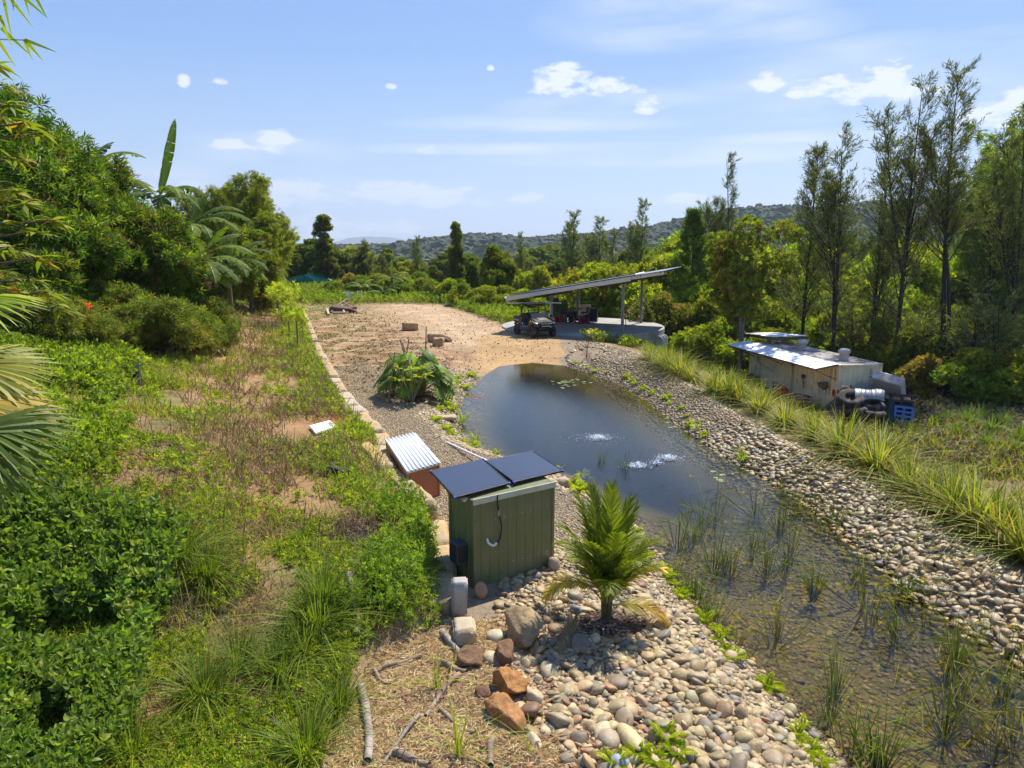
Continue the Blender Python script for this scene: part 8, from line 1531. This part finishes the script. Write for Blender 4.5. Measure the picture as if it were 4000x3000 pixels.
# straw
x = rs.uniform(-2.1, .7, 110000); y = rs.uniform(5.2, 10.0, 110000); n2 = fbm(x, y, 1.7, 4, 31); k = (xw(y) - x < .05) & (x < .05 + .5 * (n2 - .5) + (y < 7.2) * .5) & (y < 9.7); x, y = x[k], y[k]; a = rs.uniform(0, 6.28, len(x)); g = Geo(); V, F = LEAF2; v, f, c = stamp(V, F, frames(np.c_[np.cos(a), np.sin(a), rs.normal(0, .22, len(x))]), np.c_[x, y, terrain(x, y) + rs.uniform(.0, .022, len(x))], np.c_[rs.uniform(.005, .011, len(x)), rs.uniform(.06, .20, len(x)), np.full(len(x), .1)], pal([(.85, .70, .42), (.72, .56, .32), (.95, .82, .54), (.45, .32, .18)], len(x), .18)); g.add(v, f, c); tag(g.build('straw', DRY), 'pale straw mulch covering the bed in the middle foreground', 'straw', kind='stuff')
x = rs.uniform(-2.0, 2.0, 2600); y = rs.uniform(5.5, 10., 2600); k = (xw(y) - x < .1) & (x < .4 + rs.exponential(.5, 2600)) & (rs.rand(2600) < .2 + .8 * ss((x + .5) / .8)); x, y = x[k], y[k]; g = Geo(); v, f, c = stamp(LEAF2[0], LEAF2[1], frames(rand_dirs(len(x), -.3, .3)), np.c_[x, y, terrain(x, y) + rs.uniform(.02, .09, len(x))], np.c_[rs.uniform(.02, .045, len(x)), rs.uniform(.05, .11, len(x)), np.full(len(x), .06)], pal([(.36, .19, .11), (.45, .30, .18), (.26, .12, .07)], len(x), .2)); g.add(v, f, c); tag(g.build('fallen_leaves', DRY), 'brown fallen leaves between the straw and the stones', 'leaves', kind='stuff')
# dark soil lumps
n_ = 1500; x = rs.normal(-2.6, .42, n_); y = rs.normal(11.6, .38, n_); g = Geo(); v, f, c = stamp(*ICO1, frames(rand_dirs(n_)), np.c_[x, y, terrain(x, y)], rs.uniform(.01, .04, n_), pal([(.075, .05, .035), (.11, .075, .05)], n_, .2)); g.add(v, f, c); tag(g.build('soil_lumps', ROCK, smooth=True), 'dark lumpy soil of the dug patch left of the shed', 'soil', kind='stuff')
# seed heads standing over the grass
SHs = []
for i, (px_, py_, hh_) in enumerate([(668, 1665, .75), (745, 1585, .55), (900, 1640, .7), (935, 1600, .9), (760, 1700, .6), (800, 1720, .7), (1185, 2080, .6), (1240, 2150, .55), (330, 2290, .6), (620, 2330, .6), (950, 2150, .55), (870, 2080, .5), (1110, 1890, .5), (1000, 1780, .5)]):
    h = hit(px_, py_ + 60); segs = [(h, h + Vector((.05, 0, hh_)), .004, .003), (h + Vector((.05, 0, hh_)), h + Vector((.09, 0, hh_ + .22)), .012, .006)]; V, F = tubes(segs, 5); g = Geo(); g.add(V, F, (.22, .15, .07)); o = g.build('seed_head', DRY); tag(o, f'brown grass seed head on a thin stalk, {ordw(i)} of those over the left slope', 'seed head', 'seed heads on the left slope')

# ---------------------------------------------------------------- hills
def ridge(name, prof, R0, R1, R2, base, colr, seed, rough, nA=260, nR=46, kind='structure', mat=GROUND):
    """a range of hills: prof gives the crest's photo height along the horizon, R0..R1 the front slope, R2 behind"""
    pxs = np.linspace(prof[0][0], prof[-1][0], nA); cre = np.interp(pxs, [p[0] for p in prof], [p[1] for p in prof]); V = []; 
    for j in range(nR):
        t_ = j / (nR - 1); Rr = R0 + (R2 - R0) * t_; u = np.clip((Rr - R0) / (R1 - R0), 0, 1); dn_ = np.clip((Rr - R1) / (R2 - R1), 0, 1)
        for i in range(nA):
            r = ray(pxs[i], cre[i]); k = R1 / r[1]; top = CAM_H + r[2] * k; x = r[0] / r[1] * Rr; z = base + (top - base) * (ss(u) if R1 > R0 else 1) * (1 - .6 * ss(dn_)); V.append((x, Rr, z))
    V = np.array(V); n_ = fbm(V[:, 0] / rough, V[:, 1] / rough, 1, 5, seed) - .5; hgt = np.clip((V[:, 2] - base) / (V[:, 2].max() - base), 0, 1); V[:, 2] += n_ * rough * .32 * hgt * (1 - .0) - .08 * rough * hgt
    i_, j_ = np.meshgrid(np.arange(nA - 1), np.arange(nR - 1)); b0 = (j_ * nA + i_).ravel(); C = np.array(colr)[None] * (.65 + .7 * fbm(V[:, 0] / rough * 3, V[:, 1] / rough * 3, 1, 4, seed + 3))[:, None]; g = Geo(); g.add(V, np.stack([b0, b0 + 1, b0 + nA + 1, b0 + nA], 1), C); o = g.build(name, mat, smooth=True); tag(o, kind=kind); return V.reshape(nR, nA, 3)
HM = col_mat('hill_vegetation', .95, .02, .35, 0)
near = ridge('near_hills', [(1300, 985), (1500, 975), (1620, 962), (1750, 950), (1850, 938), (1950, 945), (2050, 955), (2150, 950), (2250, 938), (2350, 930), (2450, 905), (2550, 885), (2650, 868), (2750, 850), (2850, 838), (2950, 822), (3050, 815), (3150, 820), (3300, 815), (3500, 800), (3800, 790), (4400, 790), (5200, 850)], 380, 950, 1500, -22, (.055, .075, .03), 5, 110, 330, 60, mat=HM)
ridge('bare_hill', [(900, 990), (1010, 960), (1090, 952), (1150, 955), (1230, 975), (1330, 990)], 330, 520, 760, -14, (.17, .14, .07), 8, 60, 60, 24, mat=HM)
ridge('far_mountains', [(700, 975), (1050, 958), (1130, 950), (1175, 933), (1230, 938), (1290, 935), (1330, 925), (1380, 920), (1450, 922), (1520, 924), (1580, 932), (1640, 940), (1720, 938), (1800, 950), (2000, 955), (2400, 960)], 5200, 8200, 10500, -30, (.06, .08, .045), 12, 900, 160, 30, mat=HM)
ridge('middle_hills', [(1000, 985), (1200, 968), (1350, 962), (1480, 958), (1560, 962), (1700, 968), (2000, 975), (2600, 985)], 1300, 2200, 3200, -24, (.05, .065, .03), 15, 260, 180, 34, mat=HM)
# forest canopy on the near hills and across the valley floor: a mass of crowns
n_ = 15000; jj_ = (rs.rand(n_) ** .8 * 44).astype(int) ; ii_ = rs.randint(0, near.shape[1], n_); k = ii_ > 5; P = near[np.clip(jj_, 0, near.shape[0] - 1), ii_] + np.c_[rs.uniform(-9, 9, n_), rs.uniform(-9, 9, n_), np.zeros(n_)]
LUMP = []
for s_ in range(4): V, F = ICO2; d = rand_dirs(6, r=np.random.RandomState(s_)); V = V * (1 + .22 * sum(np.sin(V @ q * 5 + i) for i, q in enumerate(d)) / 2)[:, None]; LUMP.append((V * np.array([1, 1, .9]), F))
def canopy(name, label, P, size, cols):
    n_ = len(P); S = rs.uniform(size[0], size[1], n_); w_ = rs.randint(0, 4, n_); C = pal(cols, n_, .18); g = Geo(); a = rs.uniform(0, 6.28, n_); M = frames(np.c_[np.cos(a), np.sin(a), np.zeros(n_)])
    for q in range(4): m_ = w_ == q; v, f, c = stamp(LUMP[q][0], LUMP[q][1], M[m_], P[m_] + np.array([0, 0, 2.]), S[m_], C[m_]); g.add(v, f, c)
    return tag(g.build(name, HM), label, 'forest', kind='stuff')
canopy('hill_forest', 'eucalypt forest covering the ridge behind the trees', P, (5, 9.5), [(.045, .06, .025), (.055, .07, .028), (.062, .075, .033), (.048, .066, .03), (.065, .088, .03)])
# valley wood: clumps of real leaf sprigs between 200 and 420 m
n_ = 900; px_ = rs.uniform(950, 4300, n_); y = rs.uniform(190, 430, n_); x = (px_ - 2000) / FPX * y; cz_ = terrain(x, y); nl_ = 60; cen_ = np.repeat(np.c_[x, y, cz_ + 3], nl_, 0); sz_ = np.repeat(rs.uniform(3.5, 6.5, n_), nl_); d = rand_dirs(len(cen_), -.3, 1); pp2 = cen_ + d * sz_[:, None] * rs.uniform(.6, 1.05, (len(cen_), 1)) * np.array([1, 1, 1.1]); base_c = pal(G_DARK + G_MID + G_OLIVE + G_BRIGHT[:2], n_, .2); g = Geo(); v, f, c = stamp(*sprig(LEAF4, 5, 1.5, .9, 1.2, 0, .5), frames(d + rand_dirs(len(d)) * .6), pp2, rs.uniform(.7, 1.2, len(d)), np.repeat(base_c, nl_, 0) * rs.uniform(.75, 1.25, (len(d), 1))); g.add(v, f, c); tag(g.build('valley_wood', LEAF), 'woodland filling the valley floor beyond the garden trees', 'woodland', kind='stuff')

# ---------------------------------------------------------------- air
hz_m, n, l = new_mat('valley_air'); pv_ = n.new('ShaderNodeVolumePrincipled'); pv_.inputs['Color'].default_value = (.72, .84, 1.0, 1); pv_.inputs['Density'].default_value = .00014; pv_.inputs['Anisotropy'].default_value = .2; o_ = n.new('ShaderNodeOutputMaterial'); l.new(pv_.outputs[0], o_.inputs['Volume'])
m = MB(); m.box((0, 5400, 330), (24000, 12600, 730)); tag(m.build('haze', hz_m), kind='stuff')
for o in list(bpy.data.objects):
    if o.get('label') is None and o.parent is None and o.type == 'EMPTY':
        for c in list(o.children): bpy.data.objects.remove(c)
        bpy.data.objects.remove(o)
